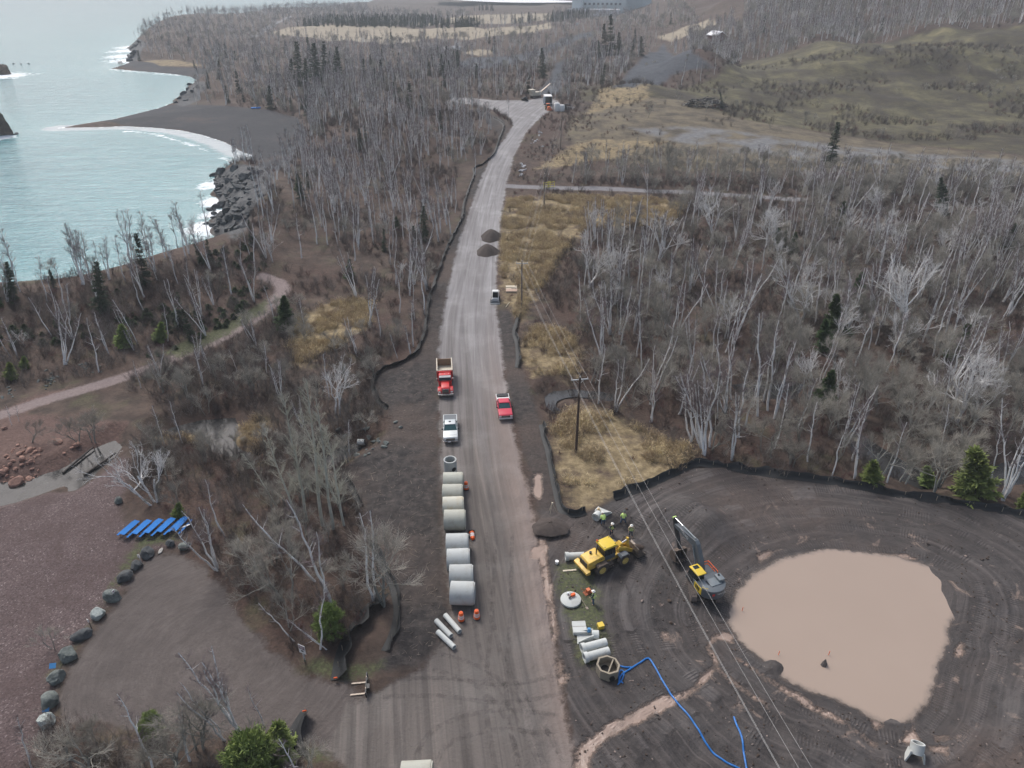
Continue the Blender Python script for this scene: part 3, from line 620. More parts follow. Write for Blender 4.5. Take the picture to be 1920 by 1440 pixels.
def grow_shrub(seed, H=2.6, n=16, fan=.42, tw=7):
    r = np.random.default_rng(seed); C = []
    for s in range(n):
        d = unit(np.array([*r.normal(0, fan, 2), 1.0])); b = np.array([*r.normal(0, .28 * H * .5, 2), -.15]); L = H * r.uniform(.6, 1.05)
        p = wob(r, b, b + d * L, 5, .05 * H); C.append(sweep(p, np.linspace(.007 * H + .006, .006, 5), 4)); C += twigs(r, p, 0, tw, .36 * L, .45, .25, .0085, 2, 3)
    return join(C)
def grow_spruce(seed, H=9.0, wide=.17, thick=1.0, gap=0.0, up=-.15, bl=.30):
    r = np.random.default_rng(seed); T, C = [], []
    T.append(sweep(wob(r, np.array([0, 0, -.3]), np.array([0, 0, H]), 8, .02), np.linspace(.013 * H, .012, 8), 6))
    z = .06 * H; cs, ds, ns, ls = [], [], [], []
    while z < H * .985:
        t = z / H; n = int(r.integers(5, 9)); R_ = H * wide * (1 - t) ** .85 * r.uniform(.75, 1.12) + .12
        if r.random() > gap:
            for k in range(n):
                az = r.uniform(0, 6.28); L = R_ * r.uniform(.7, 1.12); dr = np.array([math.cos(az), math.sin(az), up - .25 * (1 - t) + .9 * t * t])
                b = np.array([0, 0, z]); e = b + unit(dr) * L; e[2] += .07 * L; p = np.stack([b, (b + e) / 2 - [0, 0, .03 * L], e]); T.append(sweep(p, np.array([.016, .011, .005]), 3))
                m = int((10 + 26 * L) * thick); s = r.uniform(.12, 1.03, m)[:, None]; q = b + (e - b) * s + r.normal(0, .05 + .03 * L, (m, 3)) * [1, 1, .55]
                side = np.cross(unit(e - b), [0, 0, 1.]) * r.choice([-1, 1], m)[:, None]
                cs.append(q); ds.append(unit(unit(e - b) + side * r.uniform(.2, 1.3, m)[:, None] + r.normal(0, .28, (m, 3)) - [0, 0, .10])); ns.append(unit(r.normal(0, .5, (m, 3)) + [0, 0, 1])); ls.append(bl * r.uniform(.55, 1.25, m))
        z += H * .026 + .06
    C.append(blades(np.concatenate(cs), np.concatenate(ds), np.concatenate(ls), np.concatenate(ls) * .42, np.concatenate(ns)))
    return join(T), join(C)
def grow_roundpine(seed, H=4.2):
    r = np.random.default_rng(seed); T, C = [], []
    T.append(sweep(wob(r, np.array([0, 0, -.3]), np.array([0, 0, H * .92]), 6, .05), np.linspace(.09, .02, 6), 6)); cs, ds, ns = [], [], []
    for k in range(150):
        az = r.uniform(0, 6.28); t = r.uniform(.15, .95); R_ = H * .46 * math.sin(math.pi * min(1, .25 + .75 * t) ** 1.1) ** .7 * r.uniform(.45, 1.08)
        R_ *= .74; b = np.array([0, 0, H * t * .82]); e = np.array([math.cos(az) * R_, math.sin(az) * R_, H * t + .12 * H * r.uniform(-.3, 1)]); T.append(sweep(np.stack([b, (b + e) / 2, e]), np.array([.02, .014, .006]), 3))
        m = 75; q = e + (b - e) * (r.uniform(0, .45, m) ** 1.3)[:, None] + r.normal(0, .10, (m, 3)); cs.append(q); ds.append(unit(unit(e - b) * .8 + r.normal(0, .65, (m, 3)) + [0, 0, .35])); ns.append(r.normal(0, 1, (m, 3)))
    c = np.concatenate(cs); C.append(blades(c, np.concatenate(ds), r.uniform(.16, .30, len(c)), .055, np.concatenate(ns)))
    return join(T), join(C)
def grow_reed(seed, n=70, R_=.8, H=1.15):
    r = np.random.default_rng(seed); c = np.stack([r.normal(0, R_ * .5, n), r.normal(0, R_ * .5, n), np.full(n, -.05)], 1)
    d = unit(np.stack([r.normal(0, .34, n), r.normal(0, .34, n), np.ones(n)], 1)); L = H * r.uniform(.45, 1.1, n)
    e = c + d * L[:, None]; V1, F1 = blades(c, d, L, .045, r.normal(0, 1, (n, 3)))
    d2 = unit(d + r.normal(0, .7, (n, 3)) - [0, 0, .35]); V2, F2 = blades(e, d2, L * .4, .05, r.normal(0, 1, (n, 3)))
    return join([(V1, F1), (V2, F2)])

def wood_mat(name, stops, scale=3.0, band=False, var=.25):
    N = NT(name); n = N.noise(scale, N.scale(N.pos, (1, 1, 2.2 if band else .4)), 4, .7)
    c = N.ramp(n, stops); oi = N.node('ShaderNodeObjectInfo').outputs['Random']
    hsv = N.node('ShaderNodeHueSaturation'); N.put(hsv.inputs['Color'], c); N.put(hsv.inputs['Value'], N.rng(oi, 0, 1, 1 - var, 1 + var))
    N.bsdf(hsv.outputs[0], .85, spec=.2); return N.m
def leaf_mat(name, dark, light, var=.25):
    N = NT(name); n = N.noise(1.6, detail=4); c = N.ramp(n, [(.3, dark), (.72, light)]); oi = N.node('ShaderNodeObjectInfo').outputs['Random']
    hsv = N.node('ShaderNodeHueSaturation'); N.put(hsv.inputs['Color'], c); N.put(hsv.inputs['Value'], N.rng(oi, 0, 1, 1 - var, 1 + var)); N.put(hsv.inputs['Hue'], N.rng(oi, 0, 1, .49, .51))
    N.bsdf(hsv.outputs[0], .7, spec=.25); return N.m
MT = dict(
    birch_bark=wood_mat('birch_bark', [(.34, (.07, .06, .055)), (.37, (.70, .68, .66)), (.75, (.86, .85, .83))], 3.0, True, .08),
    birch_twig=wood_mat('birch_twig', [(.3, (.125, .098, .097)), (.7, (.24, .195, .195))], var=.3),
    snag_bark=wood_mat('dead_white_bark', [(.34, (.20, .185, .17)), (.44, (.62, .60, .58)), (.8, (.80, .79, .78))], 2.2, True, .12),
    aspen_bark=wood_mat('aspen_bark', [(.3, (.17, .165, .145)), (.7, (.36, .35, .31))], var=.2),
    aspen_twig=wood_mat('aspen_twig', [(.3, (.24, .22, .185)), (.7, (.45, .42, .365))], var=.3),
    poplar_bark=wood_mat('poplar_bark', [(.3, (.33, .33, .28)), (.7, (.56, .555, .48))], var=.12),
    poplar_twig=wood_mat('poplar_twig', [(.3, (.36, .345, .28)), (.7, (.60, .58, .49))], var=.12),
    shrub=wood_mat('brush_twig', [(.3, (.045, .033, .030)), (.7, (.115, .088, .080))], var=.35),
    redshrub=wood_mat('dogwood_twig', [(.3, (.095, .042, .040)), (.7, (.185, .100, .092))], var=.3),
    greyshrub=wood_mat('alder_twig', [(.3, (.12, .102, .090)), (.7, (.24, .21, .185))], var=.3),
    spruce_bark=wood_mat('spruce_bark', [(.3, (.04, .033, .028)), (.7, (.10, .085, .07))]),
    spruce=leaf_mat('spruce_needles', (.016, .028, .016), (.050, .074, .038)), pine=leaf_mat('pine_needles', (.10, .14, .035), (.24, .29, .085), .15),
    cedar=leaf_mat('cedar_foliage', (.030, .058, .018), (.085, .125, .045), .15), juniper=leaf_mat('juniper_foliage', (.026, .044, .018), (.075, .105, .040)),
    reed=leaf_mat('dry_reed', (.30, .225, .125), (.64, .51, .32), .35))
KIND = {}   # kind -> list of (trunk mesh, crown mesh, merged mesh, height)
def add_kind(kind, n, fn, H, mt, mc, seed):
    out = []
    for i in range(n):
        (tv, tf), (cv, cf) = fn(seed + i)
        V = np.concatenate([tv, cv]); F = np.concatenate([tf, cf + len(tv)]); mi = np.concatenate([np.zeros(len(tf)), np.ones(len(cf))])
        out.append((mesh_np(kind + '_trunk', tv, tf, MT[mt]), mesh_np(kind + '_crown', cv, cf, MT[mc]), mesh_np(kind, V, F, None, [MT[mt], MT[mc]], mi), H))
    KIND[kind] = out
add_kind('birch_tree', 9, lambda s: grow_birch(s, 12.0, (1, 1, 2, 1, 3, 1, 2, 4, 1)[s % 9]), 12.0, 'birch_bark', 'birch_twig', 900)
add_kind('dead_birch', 6, grow_snag, 11.0, 'snag_bark', 'snag_bark', 130)
add_kind('aspen_tree', 6, grow_aspen, 9.0, 'aspen_bark', 'aspen_twig', 210)
add_kind('poplar_tree', 3, grow_poplar, 18.0, 'poplar_bark', 'poplar_twig', 310)
add_kind('spruce_tree', 5, lambda s: grow_spruce(s, 9.0, (.18, .21, .16, .20, .24)[s % 5], 1.0, .06), 9.0, 'spruce_bark', 'spruce', 410)
add_kind('young_pine', 3, lambda s: grow_spruce(s, 4.0, .34, 1.0, .08, .35, .42), 4.0, 'spruce_bark', 'pine', 510)
add_kind('round_pine', 1, grow_roundpine, 4.2, 'spruce_bark', 'pine', 560)
add_kind('cedar_tree', 2, lambda s: grow_spruce(s, 7.0, .30, 2.2, 0, .35, .32), 7.0, 'spruce_bark', 'cedar', 520)
SHRUBS = [mesh_np('shrub', *grow_shrub(600 + i, 2.4, 15, (.35, .5, .42)[i % 3], 8), MT['shrub']) for i in range(4)]
REDSH = [mesh_np('red_shrub', *grow_shrub(640 + i, 1.7, 18, .5, 6), MT['redshrub']) for i in range(3)]
GREYSH = [mesh_np('grey_shrub', *grow_shrub(660 + i, 3.4, 14, .4, 9), MT['greyshrub']) for i in range(3)]
JUNI = [mesh_np('juniper', *grow_spruce(680 + i, 1.0, .9, 1.3, 0, .1, .3)[1], MT['juniper']) for i in range(2)]
REEDS = [mesh_np('reed_clump', *grow_reed(700 + i), MT['reed']) for i in range(4)]

# ---------------------------------------------------------------- where they grow
def project(P, z):
    x, y = P[:, 0], P[:, 1]; cz = z - CAM_H
    dep = y * math.cos(CAM_P) - cz * math.sin(CAM_P); v = y * math.sin(CAM_P) + cz * math.cos(CAM_P)
    return 960 + CAM_F * x / dep, 720 - CAM_F * v / dep, dep
def cells(x0, x1, y0, y1, c):
    X, Y = np.meshgrid(np.arange(x0, x1, c), np.arange(y0, y1, c)); P = np.stack([X.ravel(), Y.ravel()], 1)
    return P + rng.uniform(-.48, .48, P.shape) * c
def clear_of(P, names):
    v = np.full(len(P), -18.)
    for n in names:
        if n == 'path': v = np.maximum(v, 1.6 - dline(P, PATH)[0])
        elif n == 'branch': v = np.maximum(v, 2.4 - dline(P, BRANCH)[0])
        elif n == 'pond': v = np.maximum(v, sdf(P, POND))
        elif n == 'stream':
            for q, _ in STREAMS: v = np.maximum(v, sdf(P, q) + .3)
        else:
            for q in R[n]: v = np.maximum(v, sdf(P, q))
    return v
HARD = ['rocky', 'road', 'lot', 'redbeach', 'site', 'shoulder', 'blackbeach', 'path', 'branch', 'stream', 'pond']
def inpoly(px, py, poly): return sdf(np.stack([px, py], 1), np.array(poly, float), 30.0)
Z_RIDGE = [(-300, 640), (0, 560), (150, 550), (330, 505), (480, 440), (520, 520), (500, 560), (420, 620), (300, 670), (120, 720), (-300, 770)]
Z_NEARLEFT = [(200, 720), (330, 665), (520, 560), (620, 600), (760, 640), (700, 700), (720, 780), (640, 900), (560, 1000), (300, 960), (240, 880), (330, 760)]
Z_WEDGE = [(350, 960), (560, 900), (650, 900), (700, 1000), (720, 1130), (640, 1230), (560, 1225), (470, 1150), (420, 1080), (345, 1010)]
Z_CORNER = [(-50, 1380), (60, 1345), (250, 1385), (420, 1400), (560, 1420), (600, 1480), (-50, 1480)]
Z_RW = [(1085, 760), (1050, 640), (1090, 430), (1290, 380), (1930, 330), (2000, 960), (1700, 925), (1500, 890), (1310, 860), (1180, 780)]
Z_RSTRIP = [(1060, 345), (1090, 300), (1200, 295), (1500, 305), (1930, 330), (1930, 400), (1300, 358)]
def wood(P):
    """chance per square metre-ish and kind weights from where the point lies"""
    z = h(P); px, py, dep = project(P, z)
    ok = (clear_of(P, HARD) < -0.4) & ~((px < 335) & (py > 185) & (py < 250)) & (sdf(P, SHORE, 30) > 3) & (px > -260) & (px < 2180) & (py < 1560)
    openv = clear_of(P, ['mound', 'open', 'straw', 'slag', 'flat', 'tangrass', 'redsoil', 'green'])
    return z, px, py, dep, ok, openv
TREES = []    # (kind, x, y, z, height, rot, leanx, leany, depth)
def scatter(P, keep, kinds, hts, lean=.05):
    z, px, py, dep, ok, openv = wood(P)
    k = np.nonzero(ok & keep(px, py, dep, openv, P))[0]; names = list(kinds); wts = np.array([kinds[n] for n in names], float); wts /= wts.sum()
    for i in k:
        n = names[rng.choice(len(names), p=wts)]; lo, hi = hts[n]
        TREES.append((n, P[i, 0], P[i, 1], z[i], rng.uniform(lo, hi), rng.uniform(0, 6.28), *rng.normal(0, lean, 2), dep[i]))
def rnd(n): return rng.random(n)
dens = lambda P, s, a, b, seed: sst(a, b, vnoise(P, s, seed))
# wood between the road and the lake
P = cells(-190, 20, 95, 330, 3.3)
scatter(P, lambda px, py, d, o, P: (px < 960) & (py < 640) & (o < 0) & (inpoly(px, py, Z_RIDGE) < 0) & (rnd(len(px)) < (.09 + .44 * dens(P, 22, .35, .62, 51)) * ((P[:, 0] < -11.5) | (P[:, 1] > 250)) * np.where(py > 560, .35, 1)),
        dict(birch_tree=.85, aspen_tree=.10, spruce_tree=.02, dead_birch=.03), dict(birch_tree=(8, 12.5), aspen_tree=(5, 8), spruce_tree=(4, 9), dead_birch=(6, 9)), .05)
# lakeside ridge
P = cells(-200, -30, 95, 215, 4.0)
scatter(P, lambda px, py, d, o, P: (inpoly(px, py, Z_RIDGE) > 2) & (rnd(len(px)) < .36), dict(birch_tree=.84, spruce_tree=.09, aspen_tree=.07), dict(birch_tree=(6, 10.5), spruce_tree=(4, 8), aspen_tree=(4, 6)), .09)
# brush by the stream
P = cells(-75, -8, 62, 140, 3.4)
scatter(P, lambda px, py, d, o, P: (inpoly(px, py, Z_NEARLEFT) > 2) & (rnd(len(px)) < .44), dict(aspen_tree=.74, birch_tree=.26), dict(aspen_tree=(4, 7), birch_tree=(5, 8)), .06)
P = cells(-40, -10, 45, 80, 3.0)
scatter(P, lambda px, py, d, o, P: (inpoly(px, py, Z_WEDGE) > 6) & (rnd(len(px)) < .42), dict(aspen_tree=.7, birch_tree=.3), dict(aspen_tree=(4.5, 7.5), birch_tree=(7, 10)), .10)
P = cells(-48, -12, 30, 41, 2.7)
scatter(P, lambda px, py, d, o, P: (inpoly(px, py, Z_CORNER) > 0) & (rnd(len(px)) < .42), dict(aspen_tree=.66, birch_tree=.34), dict(aspen_tree=(4, 6.5), birch_tree=(6, 8.5)), .06)
# right-hand wood
P = cells(4, 190, 72, 270, 3.3)
scatter(P, lambda px, py, d, o, P: (inpoly(px, py, Z_RW) > 3) & (o < .5) & (rnd(len(px)) < (.30 + .5 * dens(P, 24, .3, .6, 53)) * sst(0, 60, px - 1060)),
        dict(aspen_tree=.56, birch_tree=.39, dead_birch=.035, cedar_tree=.015), dict(aspen_tree=(6, 10), birch_tree=(8, 12.5), dead_birch=(8, 12), cedar_tree=(4, 7)), .06)
P = cells(10, 330, 205, 330, 3.6)
scatter(P, lambda px, py, d, o, P: (inpoly(px, py, Z_RSTRIP) > -3) & (rnd(len(px)) < .62), dict(aspen_tree=.72, birch_tree=.28), dict(aspen_tree=(5, 8), birch_tree=(6, 9)), .05)
P = cells(30, 420, 300, 480, 7)
scatter(P, lambda px, py, d, o, P: (o > 0) & (py > 90) & (rnd(len(px)) < .07 + .45 * (inpoly(px, py, [(1860, 130), (1930, 120), (1930, 200), (1840, 190)]) > 0) + .25 * (inpoly(px, py, [(1480, 210), (1640, 230), (1650, 250), (1480, 240)]) > 0)),
        dict(aspen_tree=1), dict(aspen_tree=(3, 6)), .05)
# beyond the junction, the ridge, the cape
P = cells(-150, 330, 330, 640, 5.0)
scatter(P, lambda px, py, d, o, P: (o < -1) & (py < 192) & (py > 20) & (rnd(len(px)) < .45 * dens(P, 40, .2, .5, 57)), dict(birch_tree=.70, aspen_tree=.24, spruce_tree=.03, dead_birch=.03), dict(birch_tree=(9, 14), aspen_tree=(6, 10), spruce_tree=(6, 13), dead_birch=(7, 11)), .05)
P = cells(140, 620, 400, 760, 6.0)
scatter(P, lambda px, py, d, o, P: (o < -3) & (px > 1290) & ~((px > 1315) & (px < 1395) & (py < 60)) & (rnd(len(px)) < .8), dict(birch_tree=.66, aspen_tree=.34), dict(birch_tree=(11, 16), aspen_tree=(8, 13)), .05)
P = cells(-430, 30, 330, 900, 5.4)
scatter(P, lambda px, py, d, o, P: (o < -1) & (px < 900) & (py > 88) & (rnd(len(px)) < .55 * dens(P, 40, .1, .45, 58)), dict(birch_tree=.72, aspen_tree=.23, spruce_tree=.05), dict(birch_tree=(8, 12), aspen_tree=(6, 9), spruce_tree=(5, 12)), .05)
P = cells(-700, 700, 640, 1900, 13.0)
scatter(P, lambda px, py, d, o, P: (o < -3) & (py < 92) & ~((px > 690) & (px < 1245) & (py < 27)) & ~((px > 1300) & (px < 1400) & (py < 40)) & (rnd(len(px)) < .85), dict(birch_tree=.7, aspen_tree=.3), dict(birch_tree=(9, 15), aspen_tree=(8, 13)), .04)
# plantation conifers by the straw field
P = cells(-330, 260, 880, 1400, 6.5)
PLANT = [[(548, 50), (620, 36), (740, 36), (905, 44), (905, 52), (760, 54), (600, 50)], [(955, 42), (1000, 36), (1010, 42), (960, 46)], [(1020, 38), (1080, 26), (1110, 28), (1100, 36), (1040, 42)], [(885, 16), (925, 16), (925, 20), (885, 20)]]
z_ = h(P); px_, py_, dp_ = project(P, z_)
for q in PLANT:
    for i in np.nonzero((inpoly(px_, py_, q) > 0) & (rng.random(len(P)) < .6))[0]: TREES.append(('spruce_tree', P[i, 0], P[i, 1], z_[i], rng.uniform(5, 11), rng.uniform(0, 6.28), 0, 0, dp_[i]))

# trees that stand out: foot and tip as seen in the photograph
FEATURE = [('dead_birch', 640, 778, 630, 655), ('dead_birch', 292, 942, 232, 800), ('dead_birch', 1497, 612, 1499, 455), ('dead_birch', 1160, 552, 1158, 420), ('dead_birch', 1248, 478, 1246, 352),
    ('dead_birch', 1700, 640, 1708, 440), ('dead_birch', 1336, 450, 1332, 325), ('dead_birch', 1445, 470, 1441, 350), ('dead_birch', 1100, 545, 1128, 415), ('dead_birch', 1685, 490, 1672, 390), ('dead_birch', 1872, 480, 1880, 385), ('dead_birch', 1640, 425, 1660, 330),
    ('dead_birch', 1500, 330, 1498, 262), ('birch_tree', 1318, 840, 1275, 672), ('birch_tree', 1330, 838, 1322, 665), ('birch_tree', 1300, 828, 1262, 690), ('birch_tree', 1362, 775, 1368, 640), ('birch_tree', 1420, 780, 1424, 590),
    ('birch_tree', 1440, 770, 1470, 600), ('birch_tree', 1560, 893, 1592, 790), ('birch_tree', 1602, 898, 1628, 780), ('birch_tree', 1663, 905, 1700, 795), ('birch_tree', 1882, 930, 1945, 780), ('birch_tree', 1760, 850, 1785, 760), ('aspen_tree', 1600, 760, 1655, 620), ('dead_birch', 1790, 790, 1880, 610),
    ('poplar_tree', 605, 985, 575, 715), ('poplar_tree', 625, 992, 598, 742), ('poplar_tree', 575, 975, 528, 735), ('poplar_tree', 645, 985, 612, 790), ('poplar_tree', 560, 985, 492, 800), ('poplar_tree', 640, 960, 560, 770), ('poplar_tree', 520, 950, 455, 840),
    ('aspen_tree', 716, 1138, 682, 945), ('birch_tree', 705, 1125, 660, 960), ('birch_tree', 410, 1068, 368, 940), ('birch_tree', 590, 1090, 440, 925), ('birch_tree', 620, 1130, 520, 935), ('birch_tree', 552, 1203, 468, 1122), ('birch_tree', 612, 1218, 540, 1150), ('birch_tree', 625, 1140, 596, 1000),
    ('aspen_tree', 540, 1120, 470, 985), ('aspen_tree', 500, 1090, 440, 970), ('aspen_tree', 150, 832, 128, 745), ('aspen_tree', 178, 828, 168, 750), ('birch_tree', 302, 710, 280, 640), ('aspen_tree', 305, 735, 290, 660), ('aspen_tree', 405, 715, 395, 655), ('birch_tree', 445, 700, 428, 655), ('aspen_tree', 98, 1218, 75, 1165),
    ('birch_tree', 420, 1392, 348, 1272), ('birch_tree', 450, 1380, 402, 1230), ('birch_tree', 495, 1360, 470, 1285), ('birch_tree', 285, 1440, 208, 1310), ('aspen_tree', 330, 1440, 300, 1310), ('aspen_tree', 170, 1450, 130, 1320), ('birch_tree', 60, 1440, 25, 1345), ('aspen_tree', 380, 1400, 380, 1260),
    ('birch_tree', 35, 673, -5, 595), ('dead_birch', 44, 650, 28, 608), ('birch_tree', 100, 635, 55, 555), ('birch_tree', 138, 640, 120, 555), ('birch_tree', 258, 645, 215, 560), ('birch_tree', 335, 617, 318, 520), ('birch_tree', 250, 657, 236, 618), ('birch_tree', 22, 797, 8, 760), ('birch_tree', 36, 790, 30, 758),
    ('birch_tree', 745, 672, 733, 622), ('birch_tree', 770, 665, 763, 608), ('birch_tree', 470, 640, 452, 602), ('birch_tree', 480, 648, 465, 600), ('aspen_tree', 800, 540, 795, 470), ('birch_tree', 775, 650, 768, 560), ('aspen_tree', 60, 830, 70, 770), ('aspen_tree', 870, 195, 868, 135),
    ('spruce_tree', 272, 535, 252, 440), ('spruce_tree', 190, 585, 178, 492), ('spruce_tree', 100, 540, 92, 505), ('spruce_tree', 392, 480, 386, 446), ('spruce_tree', 22, 560, 12, 490), ('spruce_tree', 790, 220, 788, 178), ('spruce_tree', 560, 160, 556, 78), ('spruce_tree', 590, 165, 588, 80), ('spruce_tree', 610, 150, 607, 78),
    ('spruce_tree', 634, 165, 631, 88), ('spruce_tree', 545, 170, 545, 110), ('spruce_tree', 575, 175, 572, 110), ('spruce_tree', 508, 205, 505, 160), ('spruce_tree', 412, 150, 410, 110), ('spruce_tree', 390, 165, 388, 135), ('spruce_tree', 1146, 105, 1145, 27), ('spruce_tree', 1135, 105, 1133, 45), ('spruce_tree', 1160, 102, 1160, 60),
    ('spruce_tree', 1190, 80, 1191, 53), ('spruce_tree', 1018, 145, 1016, 90), ('spruce_tree', 918, 82, 918, 58), ('spruce_tree', 1555, 312, 1572, 230), ('spruce_tree', 1110, 95, 1110, 75), ('spruce_tree', 1258, 45, 1258, 22), ('spruce_tree', 1768, 405, 1765, 330), ('spruce_tree', 1355, 205, 1350, 172), ('spruce_tree', 560, 345, 530, 325), ('spruce_tree', 580, 352, 575, 322),
    ('cedar_tree', 1568, 640, 1568, 552), ('cedar_tree', 535, 622, 532, 556), ('cedar_tree', 560, 360, 558, 328), ('cedar_tree', 1545, 660, 1550, 600), ('cedar_tree', 655, 525, 655, 486), ('cedar_tree', 745, 430, 742, 405), ('young_pine', 1830, 930, 1832, 846), ('young_pine', 1738, 912, 1740, 876), ('young_pine', 1632, 908, 1637, 864), ('young_pine', 20, 710, 18, 680),
    ('young_pine', 230, 650, 228, 610), ('young_pine', 300, 640, 303, 605), ('young_pine', 45, 690, 45, 668), ('young_pine', 1925, 955, 1928, 920), ('round_pine', 616, 1192, 618, 1132), ('round_pine', 470, 1475, 470, 1378), ('round_pine', 282, 1380, 278, 1340), ('young_pine', 525, 1420, 520, 1360), ('young_pine', 333, 969, 335, 944)]
FEAT = []
for kind, bx, by, tx, ty in FEATURE:
    b = G(bx, by); d = ray(tx, ty); t = b.y / d[1]; tx_, tz_ = d[0] * t, CAM_H + d[2] * t
    Hh = max(tz_ - b.z, 1.0); dep = b.y * math.cos(CAM_P) + (CAM_H - b.z) * math.sin(CAM_P)
    FEAT.append((kind, b.x, b.y, b.z, Hh, random.uniform(0, 6.28), (tx_ - b.x) / Hh, random.gauss(0, .03), dep))

# ---------------------------------------------------------------- labels by what stands near
LAND = [('red dump truck', G(836, 735)), ('silver pickup', G(845, 820)), ('red pickup', G(945, 780)), ('small white skid loader', G(929, 562)), ('two brown soil heaps', G(917, 450)), ('tallest brown utility pole', G(1080, 848)),
    ('utility pole beside the steel plates', G(978, 578)), ('utility pole at the branch track', G(1020, 390)), ('blue picnic tables', G(292, 995)), ('row of large concrete pipes', G(858, 1050)), ('muddy brown pond', G(1500, 1050)), ('tan creek-side reeds', G(1100, 800)),
    ('bend of the gravel path', G(530, 540)), ('black sand beach', G(560, 235)), ('dark shore rocks', G(470, 350)), ('white box trailer', G(1026, 205)), ('pile of dead logs', G(1320, 200)), ('parking lot sign', G(568, 1235)), ('red boulders', G(50, 890)), ('standing stream pool', G(400, 820)),
    ('concrete culvert mouth', G(680, 828)), ('corner of the black fence', G(1300, 872)), ('forest creek bend', G(1450, 735)), ('right end of the black fence', G(1880, 955)), ('grassy mound foot', G(1500, 240)), ('slag heap', G(1245, 110)), ('bulge in the black fence', G(702, 720)), ('parking lot boulders', G(150, 1190))]
ORD = ['closest', 'second closest', 'third closest', 'fourth closest', 'fifth closest', 'sixth closest', 'seventh closest', 'eighth closest', 'ninth closest', 'tenth closest', 'eleventh closest', 'twelfth closest']
LOOK = dict(birch_tree=('birch', 'slender bare white-trunked birch'), dead_birch=('birch', 'bleached white forked dead birch'), aspen_tree=('aspen', 'bare grey round-crowned aspen'), poplar_tree=('poplar', 'tall pale-barked poplar with upswept twigs'),
    spruce_tree=('spruce', 'dark narrow pointed spruce'), young_pine=('pine', 'bright green bushy young pine'), round_pine=('pine', 'rounded dense green pine'), cedar_tree=('cedar', 'mid-green soft columnar cedar'))
def zone(x, y, px):
    if y > 330: return 'far beyond the road junction'
    if px > 985: return 'in the wood right of the gravel road'
    return 'in the wood between gravel road and lake'
RANK = {}
def rank_labels(items, look, kind):
    """items: list of (x, y); returns a label for each: ranked by nearness to a landmark, else by its wood"""
    n = len(items); best = [None] * n; use = {}
    for i, (x, y) in enumerate(items):
        ds = [(math.hypot(x - p.x, y - p.y), nm) for nm, p in LAND]; best[i] = min(ds)
    for nm, _ in LAND:
        ks = sorted((best[i][0], i) for i in range(n) if best[i][1] == nm)
        for r_, (d, i) in enumerate(ks): use[i] = (nm, r_) if r_ < len(ORD) and d < 60 else None
    return use
# ---------------------------------------------------------------- set out the single trees; the rest is woodland stuff
LIMIT = dict(birch_tree=285, aspen_tree=285, spruce_tree=240, dead_birch=200, poplar_tree=99, young_pine=99, round_pine=9, cedar_tree=99)
by = {}
for t in TREES: by.setdefault(t[0], []).append(t)
REST = []
singles = {}
for k, v in by.items():
    v.sort(key=lambda t: t[8] / t[4]); n = max(0, LIMIT[k] - sum(f[0] == k for f in FEAT)); singles[k] = v[:n]; REST += v[n:]
for f in FEAT: singles.setdefault(f[0], []).append(f)
def lean_rot(lx, ly, rz):
    up = Vector((lx, ly, 1)).normalized(); return (Vector((0, 0, 1)).rotation_difference(up).to_matrix() @ Matrix.Rotation(rz, 3, 'Z')).to_euler()
def set_props(o, label, cat, group=None):
    o['label'] = label; o['category'] = cat
    if group: o['group'] = group
for kind, items in singles.items():
    cat, look = LOOK[kind]; use = rank_labels([(t[1], t[2]) for t in items], look, kind); var = KIND[kind]
    for i, (k_, x, y, z, H, rz, lx, ly, dep) in enumerate(items):
        tm, cm, mm, H0 = var[i % len(var)] if kind != 'birch_tree' or t not in FEAT else var[i % len(var)]
        o = bpy.data.objects.new(kind, None); COL.objects.link(o); o.empty_display_size = .3
        o.location = (x, y, z); o.rotation_euler = lean_rot(lx, ly, rz); o.scale = (H / H0,) * 3
        px = 960 + CAM_F * x / dep; u = use.get(i)
        # thin stocky trees a little so that small ones do not look like toys
        set_props(o, f'{look}, {ORD[u[1]]} to the {u[0]}' if u else f'{look} {zone(x, y, px)}', cat + ' tree' if cat != 'pine' else 'pine tree', f'{cat} trees {zone(x, y, px)}')
        for nm, me in (('trunk', tm), ('crown', cm)):
            c = bpy.data.objects.new(nm, me); COL.objects.link(c); c.parent = o

